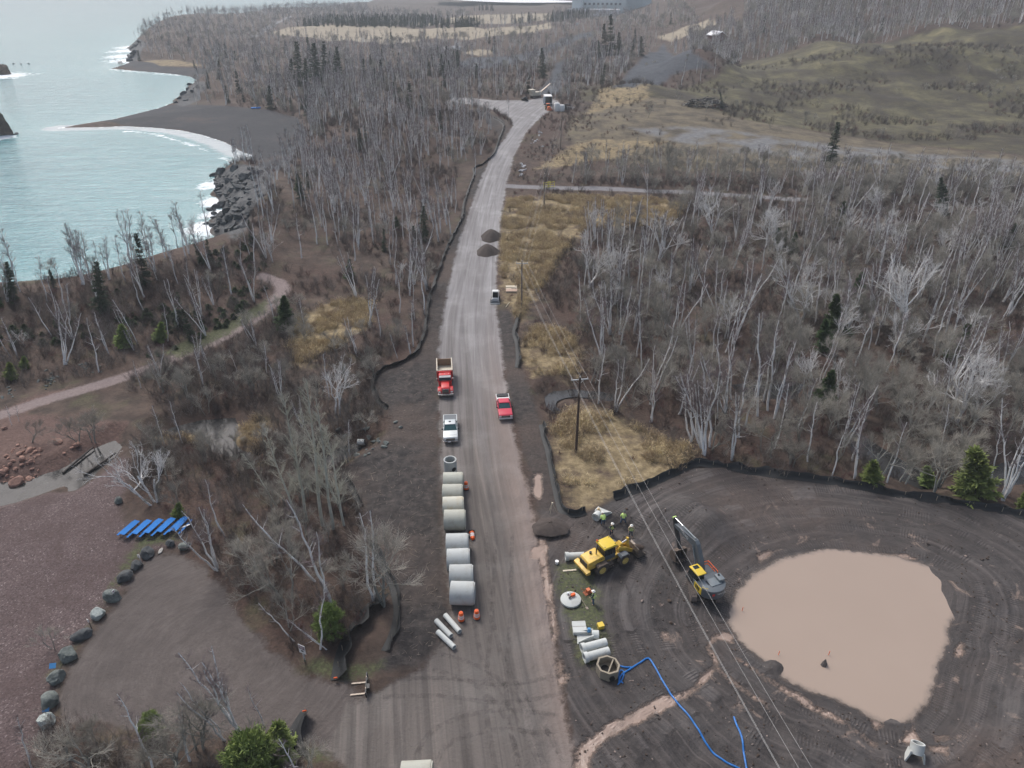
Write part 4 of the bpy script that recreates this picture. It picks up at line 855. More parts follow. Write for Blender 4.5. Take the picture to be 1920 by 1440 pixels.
# ---------------------------------------------------------------- uncountable growth: instanced on points
def stuff_instances(name, meshes, pts, label, cat):
    """pts: rows of x, y, z, scale, rot, lean x, lean y, variant"""
    pts = np.asarray(pts, float); col = bpy.data.collections.new(name + '_shapes')
    for i, me in enumerate(meshes):
        q = bpy.data.objects.new(f'{name}_{i:02d}', me); col.objects.link(q)
    me = bpy.data.meshes.new(name); me.vertices.add(len(pts)); me.vertices.foreach_set('co', pts[:, :3].astype(np.float32).ravel())
    for k, v, ty in (('size', pts[:, 3], 'FLOAT'), ('pick', pts[:, 7], 'INT')):
        a = me.attributes.new(k, ty, 'POINT'); a.data.foreach_set('value', v.astype(np.float32 if ty == 'FLOAT' else np.int32))
    a = me.attributes.new('turn', 'FLOAT_VECTOR', 'POINT'); a.data.foreach_set('vector', np.stack([pts[:, 5], pts[:, 6], pts[:, 4]], 1).astype(np.float32).ravel())
    o = bpy.data.objects.new(name, me); COL.objects.link(o); o['kind'] = 'stuff'; o['label'] = label; o['category'] = cat
    g = bpy.data.node_groups.new(name, 'GeometryNodeTree'); g.interface.new_socket('Geometry', in_out='INPUT', socket_type='NodeSocketGeometry'); g.interface.new_socket('Geometry', in_out='OUTPUT', socket_type='NodeSocketGeometry')
    gi = g.nodes.new('NodeGroupInput'); go = g.nodes.new('NodeGroupOutput'); ci = g.nodes.new('GeometryNodeCollectionInfo'); ci.inputs['Collection'].default_value = col; ci.inputs['Separate Children'].default_value = True
    ip = g.nodes.new('GeometryNodeInstanceOnPoints'); ip.inputs['Pick Instance'].default_value = True
    def na(k, ty):
        n = g.nodes.new('GeometryNodeInputNamedAttribute'); n.data_type = ty; n.inputs['Name'].default_value = k; return n.outputs['Attribute']
    L = g.links.new; L(gi.outputs[0], ip.inputs['Points']); L(ci.outputs[0], ip.inputs['Instance']); L(na('pick', 'INT'), ip.inputs['Instance Index'])
    e2r = g.nodes.new('FunctionNodeEulerToRotation'); L(na('turn', 'FLOAT_VECTOR'), e2r.inputs[0]); L(e2r.outputs[0], ip.inputs['Rotation']); L(na('size', 'FLOAT'), ip.inputs['Scale']); L(ip.outputs[0], go.inputs[0])
    md = o.modifiers.new('grow', 'NODES'); md.node_group = g; return o
for kind, nm, lab in (('birch_tree', 'birch_wood', 'mass of bare purple-brown birch woodland filling the middle distance and cape'), ('aspen_tree', 'aspen_wood', 'mass of bare grey aspen woodland mixed through the far birches'), ('spruce_tree', 'spruce_wood', 'far rows of dark spruces by the straw field')):
    rs = [t for t in REST if t[0] == kind]; var = KIND[kind]
    if rs: stuff_instances(nm, [v[2] for v in var], [(t[1], t[2], t[3], t[4] / var[0][3], t[5], t[6], t[7], i % len(var)) for i, t in enumerate(rs)], lab, 'woodland')
# undergrowth of twiggy brush
pts = []
def brush(P, keep, picks, lo, hi):
    z, px, py, dep, ok, openv = wood(P); k = np.nonzero(ok & keep(px, py, dep, openv, P))[0]
    for i in k: pts.append((P[i, 0], P[i, 1], z[i], rng.uniform(lo, hi), rng.uniform(0, 6.28), *rng.normal(0, .1, 2), rng.choice(picks), dep[i]))
BR = SHRUBS + REDSH + GREYSH     # 0-3 brown, 4-6 red, 7-9 grey
near = lambda px, py: (inpoly(px, py, Z_NEARLEFT) > -6) | (inpoly(px, py, Z_WEDGE) > 2) | (inpoly(px, py, Z_CORNER) > 4)
P = cells(-120, -6, 30, 190, 1.35); brush(P, lambda px, py, d, o, P: (o < .3) & (near(px, py) | (inpoly(px, py, Z_RIDGE) > 0)) & (rnd(len(px)) < np.where(inpoly(px, py, Z_RIDGE) > 0, .42, .88 * (.5 + .8 * dens(P, 7, .3, .6, 61)))), [0, 1, 2, 3, 0, 1, 7, 8, 9, 7, 8, 5], .4, 1.05)
P = cells(-130, 0, 95, 330, 1.75); brush(P, lambda px, py, d, o, P: (px < 960) & (py < 660) & ((P[:, 0] < -12.5) | (P[:, 1] > 250)) & (o < .3) & ~near(px, py) & (rnd(len(px)) < .60 * dens(P, 12, .2, .6, 62)), [0, 1, 2, 3, 0, 1, 2, 4, 5, 7, 8], .45, 1.15)
P = cells(4, 170, 74, 260, 1.5); brush(P, lambda px, py, d, o, P: (px > 1010) & (py > 335) & (o < .3) & (rnd(len(px)) < .80 * dens(P, 9, .1, .5, 63)), [0, 1, 2, 3, 0, 1, 2, 3, 4, 5, 6, 7, 8, 9], .35, 1.0)
P = cells(0, 60, 80, 370, 1.7); brush(P, lambda px, py, d, o, P: (px > 945) & (((o > -1) & (clear_of(P, ['tangrass', 'open']) > -1) & (rnd(len(px)) < .34 * dens(P, 6, .42, .62, 64))) | ((px < 1110) & (py < 365) & (py > 205) & (rnd(len(px)) < .5 * dens(P, 7, .3, .6, 67)))), [4, 5, 6, 0, 1, 7], .3, .8)
P = cells(10, 420, 300, 470, 3.2); brush(P, lambda px, py, d, o, P: (clear_of(P, ['mound', 'open']) > 0) & (rnd(len(px)) < .85 * dens(P, 20, .40, .62, 65) * (.35 + .65 * (clear_of(P, ['mound']) > 0))), [0, 1, 2, 3, 5, 8], .5, 1.4)
P = cells(-150, 330, 300, 520, 3.6); brush(P, lambda px, py, d, o, P: (o < 0) & (rnd(len(px)) < .55), [0, 1, 2, 3, 4, 7], .6, 1.4)
pts.sort(key=lambda t: t[8] / t[3])
use = rank_labels([(t[0], t[1]) for t in pts[:280]], '', 'shrub')
CN = ['brown'] * 4 + ['reddish'] * 3 + ['pale grey'] * 3
for i, t in enumerate(pts[:280]):
    o = bpy.data.objects.new('bare_shrub', BR[int(t[7])]); COL.objects.link(o); o.location = t[:3]; o.rotation_euler = (t[5], t[6], t[4]); o.scale = (t[3],) * 3
    u = use.get(i); c = CN[int(t[7])]; px = 960 + CAM_F * t[0] / t[8]
    set_props(o, f'twiggy {c} bare shrub, {ORD[u[1]]} to the {u[0]}' if u else f'twiggy {c} bare shrub {zone(t[0], t[1], px)}', 'shrub', f'{c} bare shrubs {zone(t[0], t[1], px)}')
stuff_instances('undergrowth', BR, [t[:8] for t in pts[280:]], 'low tangle of bare brown and reddish brush under the trees', 'undergrowth')
# evergreen ground cover on the lakeside ridge, and dry reeds
pts = []
P = cells(-130, -40, 95, 175, 1.7); brush(P, lambda px, py, d, o, P: (inpoly(px, py, Z_RIDGE) > 2) & (rnd(len(px)) < .55 * dens(P, 8, .48, .64, 71)), [0, 1], .4, .95)
stuff_instances('juniper_cover', JUNI, [t[:8] for t in pts], 'patches of low dark green juniper on the lakeside ridge', 'ground cover')
pts = []
P = cells(-60, 70, 74, 220, .75)
brush(P, lambda px, py, d, o, P: (clear_of(P, ['tangrass']) > 0) & (np.hypot((px - 957) / 18, (py - 548) / 34) > 1) & (rnd(len(px)) < .75 * dens(P, 4, .25, .5, 72)), [0, 1, 2, 3], .5, 1.15)
stuff_instances('dry_reeds', REEDS, [t[:8] for t in pts], 'tufts of tan dry reeds and long grass in the damp openings', 'reeds')
print('trees', {k: len(v) for k, v in singles.items()}, 'rest', len(REST))
# ---------------------------------------------------------------- builders for made things
class B:
    def __init__(s): s.bm = bmesh.new()
    def _new(s, vs, fs, M=None):
        v = [s.bm.verts.new(M @ Vector(p) if M else p) for p in vs]; out = []
        for f in fs:
            try: out.append(s.bm.faces.new([v[i] for i in f]))
            except ValueError: pass
        return v, out
    def fr(s, b, t, bevel=0.0, M=None):
        """frustum between rectangles b, t = (x0, x1, y0, y1, z)"""
        vs = [(b[0], b[2], b[4]), (b[1], b[2], b[4]), (b[1], b[3], b[4]), (b[0], b[3], b[4]), (t[0], t[2], t[4]), (t[1], t[2], t[4]), (t[1], t[3], t[4]), (t[0], t[3], t[4])]
        v, f = s._new(vs, [(3, 2, 1, 0), (4, 5, 6, 7), (0, 1, 5, 4), (1, 2, 6, 5), (2, 3, 7, 6), (3, 0, 4, 7)], M)
        if bevel: s.bev(v, bevel)
        return s
    def bev(s, v, w, seg=2):
        vs = set(v); es = [e for e in s.bm.edges if e.verts[0] in vs and e.verts[1] in vs]
        bmesh.ops.bevel(s.bm, geom=es, offset=w, segments=seg, affect='EDGES', profile=.6, clamp_overlap=True)
    def box(s, c, d, bevel=0.0, rot=None):
        M = Matrix.Translation(c) @ (Euler(rot).to_matrix().to_4x4() if rot else Matrix.Identity(4)); x, y, z = d[0] / 2, d[1] / 2, d[2] / 2
        return s.fr((-x, x, -y, y, -z), (-x, x, -y, y, z), bevel, M)
    def cyl(s, p0, p1, r, r1=None, k=20, hollow=0.0):
        p0, p1 = np.array(p0, float), np.array(p1, float); r1 = r if r1 is None else r1
        V, F = tubes([p0], [p1], r, r1, k); n = len(V) // 2; fs = [tuple(f) for f in F]
        if hollow:
            V2, F2 = tubes([p0], [p1], hollow, hollow * r1 / r, k); V = np.concatenate([V, V2]); fs += [tuple(f[::-1] + 2 * n) for f in F2]
            for i in range(n):
                j = (i + 1) % n; fs += [(i, i + 2 * n, j + 2 * n, j), (i + n, j + n, j + 3 * n, i + 3 * n)]
        else: fs += [tuple(range(n))[::-1], tuple(range(n, 2 * n))]
        s._new([tuple(v) for v in V], fs); return s
    def prism(s, prof, x0, x1, bevel=0.0, axis='x', M=None):
        """closed profile (y, z) extruded along x (or (x, z) along y, or (x, y) along z)"""
        P = {'x': lambda a, q: (a, q[0], q[1]), 'y': lambda a, q: (q[0], a, q[1]), 'z': lambda a, q: (q[0], q[1], a)}[axis]; n = len(prof)
        v, f = s._new([P(x0, q) for q in prof] + [P(x1, q) for q in prof], [tuple(range(n)), tuple(range(n, 2 * n))[::-1]] + [(i, i + n, (i + 1) % n + n, (i + 1) % n) for i in range(n)], M)
        if bevel: s.bev(v, bevel)
        return s
    def path(s, pts, r, k=8):
        V, F = sweep(np.array(pts, float), np.full(len(pts), r) if np.isscalar(r) else np.array(r), k); n = len(V)
        s._new([tuple(v) for v in V], [tuple(f) for f in F] + [tuple(range(k))[::-1], tuple(range(n - k, n))]); return s
    def lathe(s, prof, c=(0, 0, 0), k=24):
        n = len(prof); vs = [(c[0] + r * math.cos(2 * math.pi * i / k), c[1] + r * math.sin(2 * math.pi * i / k), c[2] + z) for r, z in prof for i in range(k)]
        fs = [(a * k + i, a * k + (i + 1) % k, (a + 1) * k + (i + 1) % k, (a + 1) * k + i) for a in range(n - 1) for i in range(k)] + [tuple(range(k))[::-1], tuple(range((n - 1) * k, n * k))]
        s._new(vs, fs); return s
    def rock(s, c, d, seed, sub=2, rough=.28):
        r = np.random.default_rng(seed); g = bmesh.ops.create_icosphere(s.bm, subdivisions=sub, radius=1.0)['verts']; k = 9 if rough < .4 else 14
        nrm = [unit(r.normal(0, 1, 3)) for _ in range(k)]; off = r.uniform(.55, .95, k) if rough < .4 else r.uniform(.38, .85, k); M = Euler((r.uniform(-.3, .3), r.uniform(-.3, .3), r.uniform(0, 6.28))).to_matrix()
        for v in g:
            p = np.array(v.co)
            for q, o_ in zip(nrm, off):
                e = p @ q - o_
                if e > 0: p = p - q * e
            p = p * (1 + r.normal(0, rough * .12)); v.co = M @ Vector(p * np.array(d)) + Vector(c)
        return s
def thing(name, label, cat, loc, rz=0.0, group=None, rot=None):
    o = bpy.data.objects.new(name, None); COL.objects.link(o); o.location = loc; o.rotation_euler = rot or (0, 0, rz); o.empty_display_size = .4
    set_props(o, label, cat, group); return o
def part(name, b, mat, parent=None, smooth=False, label=None):
    bmesh.ops.recalc_face_normals(b.bm, faces=b.bm.faces[:])
    me = bpy.data.meshes.new(name); b.bm.to_mesh(me); b.bm.free()
    if smooth:
        for p in me.polygons: p.use_smooth = True
        me.set_sharp_from_angle(angle=rad(38))
    for m_ in (mat if isinstance(mat, list) else [mat]): me.materials.append(m_)
    o = bpy.data.objects.new(name, me); COL.objects.link(o)
    if parent: o.parent = parent
    if label: o['label'] = label
    return o
def single(name, b, mat, label, cat, loc=(0, 0, 0), rz=0.0, group=None, smooth=False):
    o = part(name, b, mat, None, smooth); o.location = loc; o.rotation_euler = (0, 0, rz); set_props(o, label, cat, group); return o
def copy_tree(o, parent=None):
    c = o.copy(); COL.objects.link(c); c.parent = parent
    for ch in o.children: copy_tree(ch, c)
    return c
def paint(name, col, rough=.35, metal=0.0, dirt=.35, dcol=(.16, .13, .115), scale=2.0):
    N = NT(name); n = N.noise(scale, detail=5, rough=.7); g = N.node('ShaderNodeNewGeometry')
    up = N.node('ShaderNodeSeparateXYZ'); N.put(up.inputs[0], N.pos)
    low = N.rng(up.outputs[2], 1.3, 0.2); f = N.math('MULTIPLY', N.math('ADD', N.math('MULTIPLY', low, .7), N.rng(n, .45, .75)), dirt)
    N.bsdf(N.mix(f, col, dcol), N.fmix(f, rough, .85), metal=metal, spec=.5); return N.m
def plain(name, col, rough=.6, metal=0.0, var=.25, scale=4.0, bump=0.0):
    N = NT(name); n = N.noise(scale, detail=5, rough=.7); a = tuple(c * (1 - var) for c in col); b_ = tuple(min(1, c * (1 + var)) for c in col)
    N.bsdf(N.ramp(n, [(.3, a), (.7, b_)]), rough, N.bump(n, .05, bump) if bump else None, metal=metal); return N.m
def concrete(name, col, stain=(.36, .32, .26)):
    N = NT(name); n = N.noise(1.1, N.scale(N.pos, (1, 1, 1)), 6, .7); n2 = N.noise(14, detail=4, rough=.7); oi = N.node('ShaderNodeObjectInfo').outputs['Random']
    c = N.mix(N.rng(n, .50, .72, 0, .55), col, stain); c = N.mix(N.rng(n2, .45, .7, 0, .25), c, tuple(x * .7 for x in col))
    hsv = N.node('ShaderNodeHueSaturation'); N.put(hsv.inputs['Color'], c); N.put(hsv.inputs['Value'], N.rng(oi, 0, 1, .90, 1.04))
    N.bsdf(hsv.outputs[0], .85, N.bump(n2, .01, .5)); return N.m
M = dict(red=paint('red_paint', (.50, .012, .015), .35), red2=paint('crimson_paint', (.48, .012, .045), .3, dirt=.2), silver=paint('silver_paint', (.42, .45, .46), .35, .5, .22), white=paint('white_paint', (.60, .60, .585), .5, dirt=.25), black=plain('black_plastic', (.02, .02, .022), .5),
    glass=plain('windscreen_glass', (.030, .075, .080), .06, var=.1), dglass=plain('dark_glass', (.012, .018, .020), .07), chrome=plain('chrome', (.55, .55, .56), .22, 1.0, .1), tyre=plain('tyre_rubber', (.032, .029, .028), .85, bump=.5), mudtyre=plain('muddy_tyre', (.075, .060, .052), .95, var=.5, bump=.8),
    rim=plain('wheel_rim', (.35, .35, .36), .4, .6), yellow=paint('machine_yellow', (.64, .41, .06), .45, dirt=.5), vyellow=paint('cab_yellow', (.62, .44, .03), .4, dirt=.15), yrim=plain('yellow_rim', (.50, .36, .10), .7, var=.35), grey=paint('dark_grey_paint', (.085, .10, .112), .38, dirt=.3), lgrey=paint('mid_grey_paint', (.15, .175, .19), .38, dirt=.25),
    steel=plain('worn_steel', (.20, .17, .145), .5, .7, .5), mudsteel=plain('muddy_steel', (.13, .10, .08), .85, .2, .5), track=plain('muddy_track', (.105, .085, .075), .95, var=.5, scale=6, bump=.8), orange=plain('orange_plastic', (.80, .12, .018), .5, var=.1), reflect=plain('white_band', (.66, .65, .63), .5, var=.05),
    beige=paint('beige_liner', (.52, .47, .38), .7, dirt=.25), rustbeige=paint('rusty_liner', (.24, .16, .10), .8, dirt=.3), conc=concrete('pipe_concrete', (.41, .425, .415), (.27, .245, .20)), conc2=concrete('warm_concrete', (.41, .41, .355), (.27, .24, .18)), concw=concrete('white_concrete', (.48, .495, .475), (.32, .29, .24)), conct=concrete('tan_concrete', (.29, .25, .19), (.13, .105, .08)),
    blue=plain('blue_plastic', (.002, .15, .47), .75, var=.12), hose=plain('blue_hose', (.010, .13, .40), .5, var=.3), fabric=plain('black_fabric', (.008, .009, .010), .62, var=.45, scale=2.5, bump=.9), wood=plain('weathered_wood', (.30, .25, .19), .85, var=.3), pole=plain('pole_wood', (.075, .050, .038), .85, var=.3), galv=plain('galvanised', (.50, .52, .54), .45, .5),
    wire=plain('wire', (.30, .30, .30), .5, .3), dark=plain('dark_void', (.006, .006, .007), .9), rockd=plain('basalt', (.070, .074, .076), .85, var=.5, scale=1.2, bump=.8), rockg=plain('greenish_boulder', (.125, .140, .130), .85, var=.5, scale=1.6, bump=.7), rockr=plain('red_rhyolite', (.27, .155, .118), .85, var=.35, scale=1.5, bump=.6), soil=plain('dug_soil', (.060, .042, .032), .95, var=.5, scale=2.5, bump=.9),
    sandpile=plain('sand_gravel', (.060, .047, .041), .95, var=.3, scale=3.0, bump=.8), skin=plain('skin', (.42, .26, .19), .6, var=.05), hivis=plain('hivis_yellow', (.62, .82, .26), .7, var=.08), vest=plain('hivis_vest', (.66, .76, .30), .7, var=.12), tanvest=plain('tan_vest', (.48, .40, .26), .8), jeans=plain('denim', (.055, .085, .14), .85), navy=plain('navy_trousers', (.018, .022, .05), .85), gjeans=plain('grey_trousers', (.16, .18, .19), .85), hat=plain('hard_hat', (.78, .76, .70), .4, var=.05), tanhat=plain('tan_hat', (.62, .46, .26), .6), boot=plain('boot', (.10, .065, .04), .8), sleeve=plain('dark_sleeve', (.06, .08, .07), .85),
    rust=plain('rusty_steel', (.30, .10, .05), .85, .2, .3), straw=plain('light_board', (.50, .44, .34), .8), signw=plain('sign_white', (.78, .77, .76), .5, var=.04), signm=plain('sign_maroon', (.26, .17, .19), .5, var=.06), green=plain('green_channel', (.06, .14, .10), .6), lblue=plain('light_blue_panel', (.05, .22, .46), .5, var=.1), orangep=paint('orange_paint', (.62, .13, .025), .5), plant=plain('plant_cladding', (.46, .52, .53), .7, var=.12, scale=.05), roofw=plain('pale_roof', (.70, .70, .72), .7, var=.05), barn=plain('barn_red', (.15, .055, .05), .8), deadwood=wood_mat('dead_log', [(.42, (.020, .019, .020)), (.56, (.07, .065, .065)), (.66, (.52, .51, .50))], .5, False, .3), tailings=plain('white_tailings', (.72, .72, .73), .8, var=.06, scale=.02), limestone=plain('pale_rubble', (.45, .45, .46), .9, var=.3), ygate=plain('gate_yellow', (.55, .48, .05), .6))
def wheel(par, x, y, r, w, tm, rm, name='wheel'):
    b = B(); s = 1 if x > 0 else -1; b.lathe([(r * .55, -w / 2), (r * .93, -w / 2), (r, -w * .36), (r, w * .36), (r * .93, w / 2), (r * .55, w / 2)], k=26); bmesh.ops.rotate(b.bm, verts=b.bm.verts[:], matrix=Matrix.Rotation(rad(90), 3, 'Y'))
    o = part(name, b, tm, par, True); o.location = (x, y, r)
    b = B(); b.lathe([(r * .58, w * .48), (r * .56, w * .545), (r * .46, w * .555), (r * .42, w * .515), (r * .17, w * .515), (r * .14, w * .57), (.01, w * .57)], k=22); bmesh.ops.rotate(b.bm, verts=b.bm.verts[:], matrix=Matrix.Rotation(rad(90) * s, 3, 'Y'))
    part('rim', b, rm, o, True); return o
def lettering(par, text, size, loc, rot, mat, name='lettering'):
    c = bpy.data.curves.new(name, 'FONT'); c.body = text; c.size = size; c.extrude = .004; c.align_x = 'CENTER'; c.align_y = 'CENTER'
    t_ = bpy.data.objects.new('text_source', c); COL.objects.link(t_); dg = bpy.context.evaluated_depsgraph_get(); dg.update(); me = bpy.data.meshes.new_from_object(t_.evaluated_get(dg)); bpy.data.objects.remove(t_); me.materials.clear(); me.materials.append(mat)
    o = bpy.data.objects.new(name, me); COL.objects.link(o); o.parent = par; o.location = loc; o.rotation_euler = rot; return o

# ---------------------------------------------------------------- vehicles (front is +y)
def pickup(label, px, py, rz, col, kind):
    L, W = 5.9, 2.02; o = thing('pickup_truck', label, 'pickup truck', G(px, py), rz, 'pickup trucks parked on the gravel road')
    b = B(); w = W / 2
    b.prism([(-2.95, .48), (2.72, .48), (2.90, .62), (2.92, 1.02), (2.72, 1.16), (1.30, 1.24), (1.05, 1.26), (-.95, 1.26), (-2.95, 1.26)], -w, w, .06)
    cut = part('body', b, col, o, True)
    b = B(); b.fr((-w + .06, w - .06, -.98, 1.22, 1.25), (-w + .25, w - .25, -.72, .42, 1.80), .05); part('cab_windows', b, M['glass'], o, True)
    b = B(); b.fr((-w + .20, w - .20, -.82, .52, 1.795), (-w + .27, w - .27, -.74, .42, 1.87), .03)
    for s in (-1, 1):
        for y0, y1 in ((1.22, .42), (.12, .08), (-.98, -.74)): b.path([(s * (w - .05), y0, 1.25), (s * (w - .235), y1, 1.82)], .045, 6)
    part('roof', b, col, o, True)
    b = B()
    for s in (-1, 1): b.box((s * (w - .06), -1.97, 1.30), (.10, 1.9, .10), .02)
    b.box((0, -2.90, 1.30), (W, .1, .10), .02); part('bed_rail', b, col if kind == 'silver' else M['white'], o)
    b = B(); b.box((0, -1.93, 1.285), (W - .22, 1.80, .035)); part('bed_cover' if kind == 'silver' else 'bed_floor', b, M['grey'] if kind == 'silver' else M['black'], o)
    if kind == 'red':
        b = B(); b.box((0, -1.28, 1.42), (W - .1, .55, .26), .03); part('tool_box', b, M['white'], o)
        b = B(); b.path([(-.8, -2.6, 1.3), (-.8, -2.6, 1.55), (.8, -2.6, 1.55), (.8, -2.6, 1.3)], .04); b.box((.1, -2.3, 1.36), (1.2, .5, .12), .03); part('bed_rack', b, M['black'], o)
    else:
        b = B(); b.box((.05, -.15, 1.90), (.32, .18, .09), .02); part('beacon', b, M['black'], o)
    b = B(); b.box((0, 2.90, .86), (1.22, .08, .34), .02); part('grille', b, M['black'], o)
    b = B()
    for z in (.78, .88, .98): b.box((0, 2.945, z), (1.1, .02, .03))
    part('grille_bar', b, M['chrome'], o)
    b = B(); b.prism([(2.78, .42), (3.02, .46), (3.04, .66), (2.90, .70)], -w + .02, w - .02, .03); part('front_bumper', b, M['white'] if kind == 'red' else M['chrome'], o)
    b = B(); b.box((0, -2.98, .62), (W - .1, .12, .2), .03); part('rear_bumper', b, M['chrome'], o)
    for s in (-1, 1):
        b = B(); b.box((s * (w - .20), 2.86, .90), (.34, .12, .26), .03); part('headlight', b, M['reflect'], o)
        b = B(); b.box((s * (w + .13), .95, 1.34), (.22, .10, .22), .03); b.box((s * (w + .03), .97, 1.28), (.12, .05, .05)); part('mirror', b, M['black'], o)
        for y in (1.85, -1.75):
            wheel(o, s * (w - .13), y, .40, .27, M['tyre'], M['rim'])
            b = B(); b.lathe([(.46, -.02), (.46, .02), (.30, .02)], k=20); bmesh.ops.rotate(b.bm, verts=b.bm.verts[:], matrix=Matrix.Rotation(rad(90), 3, 'Y')); q = part('wheel_arch', b, M['black'], o); q.location = (s * (w - .008), y, .44)
    if kind == 'silver':
        b = B(); b.box((.18, 3.06, .56), (.32, .02, .16)); part('number_plate', b, M['signw'], o)
        b = B(); b.box((0, 2.30, 1.205), (1.75, .02, .012)); part('bonnet_crease', b, M['grey'], o)
    return o
pickup('silver pickup with dark bed cover, parked behind the concrete manhole ring', 845, 812, rad(180 + 5), M['silver'], 'silver')
pickup('red pickup with white tool box in its bed, nose toward the site', 945, 771, rad(180 + 6), M['red2'], 'red')

def dump_truck():
    o = thing('dump_truck', 'red dump truck with empty beige-lined box, on the left road edge', 'dump truck', G(835, 722), rad(180 + 6)); w = 1.25; R_ = M['red']
    b = B(); b.prism([(2.0, .75), (4.0, .75), (4.08, 1.0), (4.05, 1.62), (3.8, 1.78), (2.0, 1.98)], -.62, .62, .07); part('hood', b, R_, o, True)
    for s in (-1, 1):
        b = B(); b.prism([(2.35, .55), (2.5, 1.05), (2.8, 1.38), (3.4, 1.40), (3.85, 1.25), (4.02, .95), (4.02, .6), (3.75, .6), (3.65, 1.0), (3.1, 1.2), (2.7, .95), (2.6, .55)], s * .58, s * 1.2, .03); part('fender', b, R_, o, True)
        b = B(); b.box((s * .95, 4.03, 1.02), (.36, .10, .26), .04); part('headlight', b, M['reflect'], o)
    b = B(); b.fr((-1.05, 1.05, .55, 2.10, .8), (-1.05, 1.05, .55, 2.05, 1.95), .05); part('cab', b, R_, o, True)
    b = B(); b.fr((-1.02, 1.02, .60, 2.04, 1.94), (-.95, .95, .62, 1.72, 2.62), .04); part('cab_windows', b, M['dglass'], o)
    b = B(); b.fr((-1.0, 1.0, .55, 1.80, 2.60), (-.88, .88, .62, 1.66, 2.80), .06)
    for s in (-1, 1):
        b.path([(s * 1.0, 2.04, 1.95), (s * .94, 1.73, 2.64)], .05); b.path([(s * 1.02, .62, 1.95), (s * .95, .62, 2.64)], .07)
    part('cab_roof', b, R_, o, True)
    b = B(); b.prism([(1.72, 2.66), (2.02, 2.50), (2.03, 2.55), (1.74, 2.74)], -.92, .92); part('sun_visor', b, M['white'], o)
    for x in (-.6, .6, 0):
        b = B(); b.lathe([(.05, 0), (.05, .08), (.02, .1)], (x, 1.3, 2.8), 10); part('roof_light', b, M['reflect'], o)
    b = B(); b.box((0, 4.06, 1.24), (.92, .06, .66), .02); part('grille', b, M['black'], o)
    b = B()
    for x in np.linspace(-.42, .42, 9): b.box((x, 4.10, 1.24), (.025, .02, .62))
    b.path([(-.48, 4.10, .92), (-.48, 4.10, 1.58), (.48, 4.10, 1.58), (.48, 4.10, .92)], .03, 6); part('grille_bar', b, M['chrome'], o)
    b = B(); b.box((0, 4.22, .66), (2.44, .16, .34), .05); part('front_bumper', b, M['chrome'], o)
    b = B(); b.box((0, -.4, .72), (.9, 8.2, .26)); b.box((.95, 1.2, .62), (.5, 1.2, .5), .1); b.box((-.95, 1.2, .62), (.5, 1.2, .5), .1); part('chassis', b, M['black'], o)
    for s in (-1, 1):
        b = B(); b.box((s * 1.28, 2.0, 2.12), (.16, .08, .5), .03); b.path([(s * 1.02, 1.95, 2.3), (s * 1.28, 2.0, 2.3)], .02); part('mirror', b, M['chrome'], o)
        b = B(); b.cyl((s * .98, .42, .9), (s * .98, .42, 3.0), .07); part('exhaust_stack', b, M['chrome'], o)
        for y in (3.2,): wheel(o, s * 1.04, y, .52, .32, M['tyre'], M['chrome'])
        for y in (-1.6, -2.95): wheel(o, s * .95, y, .52, .55, M['tyre'], M['rim'])
    # dump box: walls, floor and headboard as their own parts
    b = B()
    for s in (-1, 1): b.box((s * 1.20, -1.85, 2.05), (.10, 4.5, 1.40), .01)
    part('box_side', b, M['beige'], o)
    b = B(); b.box((0, -1.85, 1.36), (2.30, 4.5, .10)); part('box_floor', b, M['beige'], o)
    b = B(); b.box((0, -4.12, 2.0), (2.30, .10, 1.30)); part('tailgate', b, M['rustbeige'], o)
    b = B(); b.box((0, .42, 2.12), (2.50, .10, 1.62), .02); b.prism([(.42, 2.2), (.44, 2.9), (.80, 2.93), (.80, 2.86)], -1.1, 1.1); part('headboard', b, R_, o)
    b = B(); b.box((0, .42, 2.96), (2.54, .14, .09), .02)
    for s in (-1, 1): b.box((s * 1.20, -1.85, 2.78), (.16, 4.5, .09), .02)
    part('box_rim', b, M['beige'], o)
    b = B()
    for x in (-.42, .42): b.box((x, .345, 2.05), (.06, .04, 1.25))
    part('headboard_rib', b, M['rustbeige'], o)
    b = B()
    for s in (-1, 1):
        for y in (-3.4, -2.4, -1.4, -.4): b.box((s * 1.275, y, 2.05), (.05, .12, 1.38))
    part('box_rib', b, R_, o)
dump_truck()

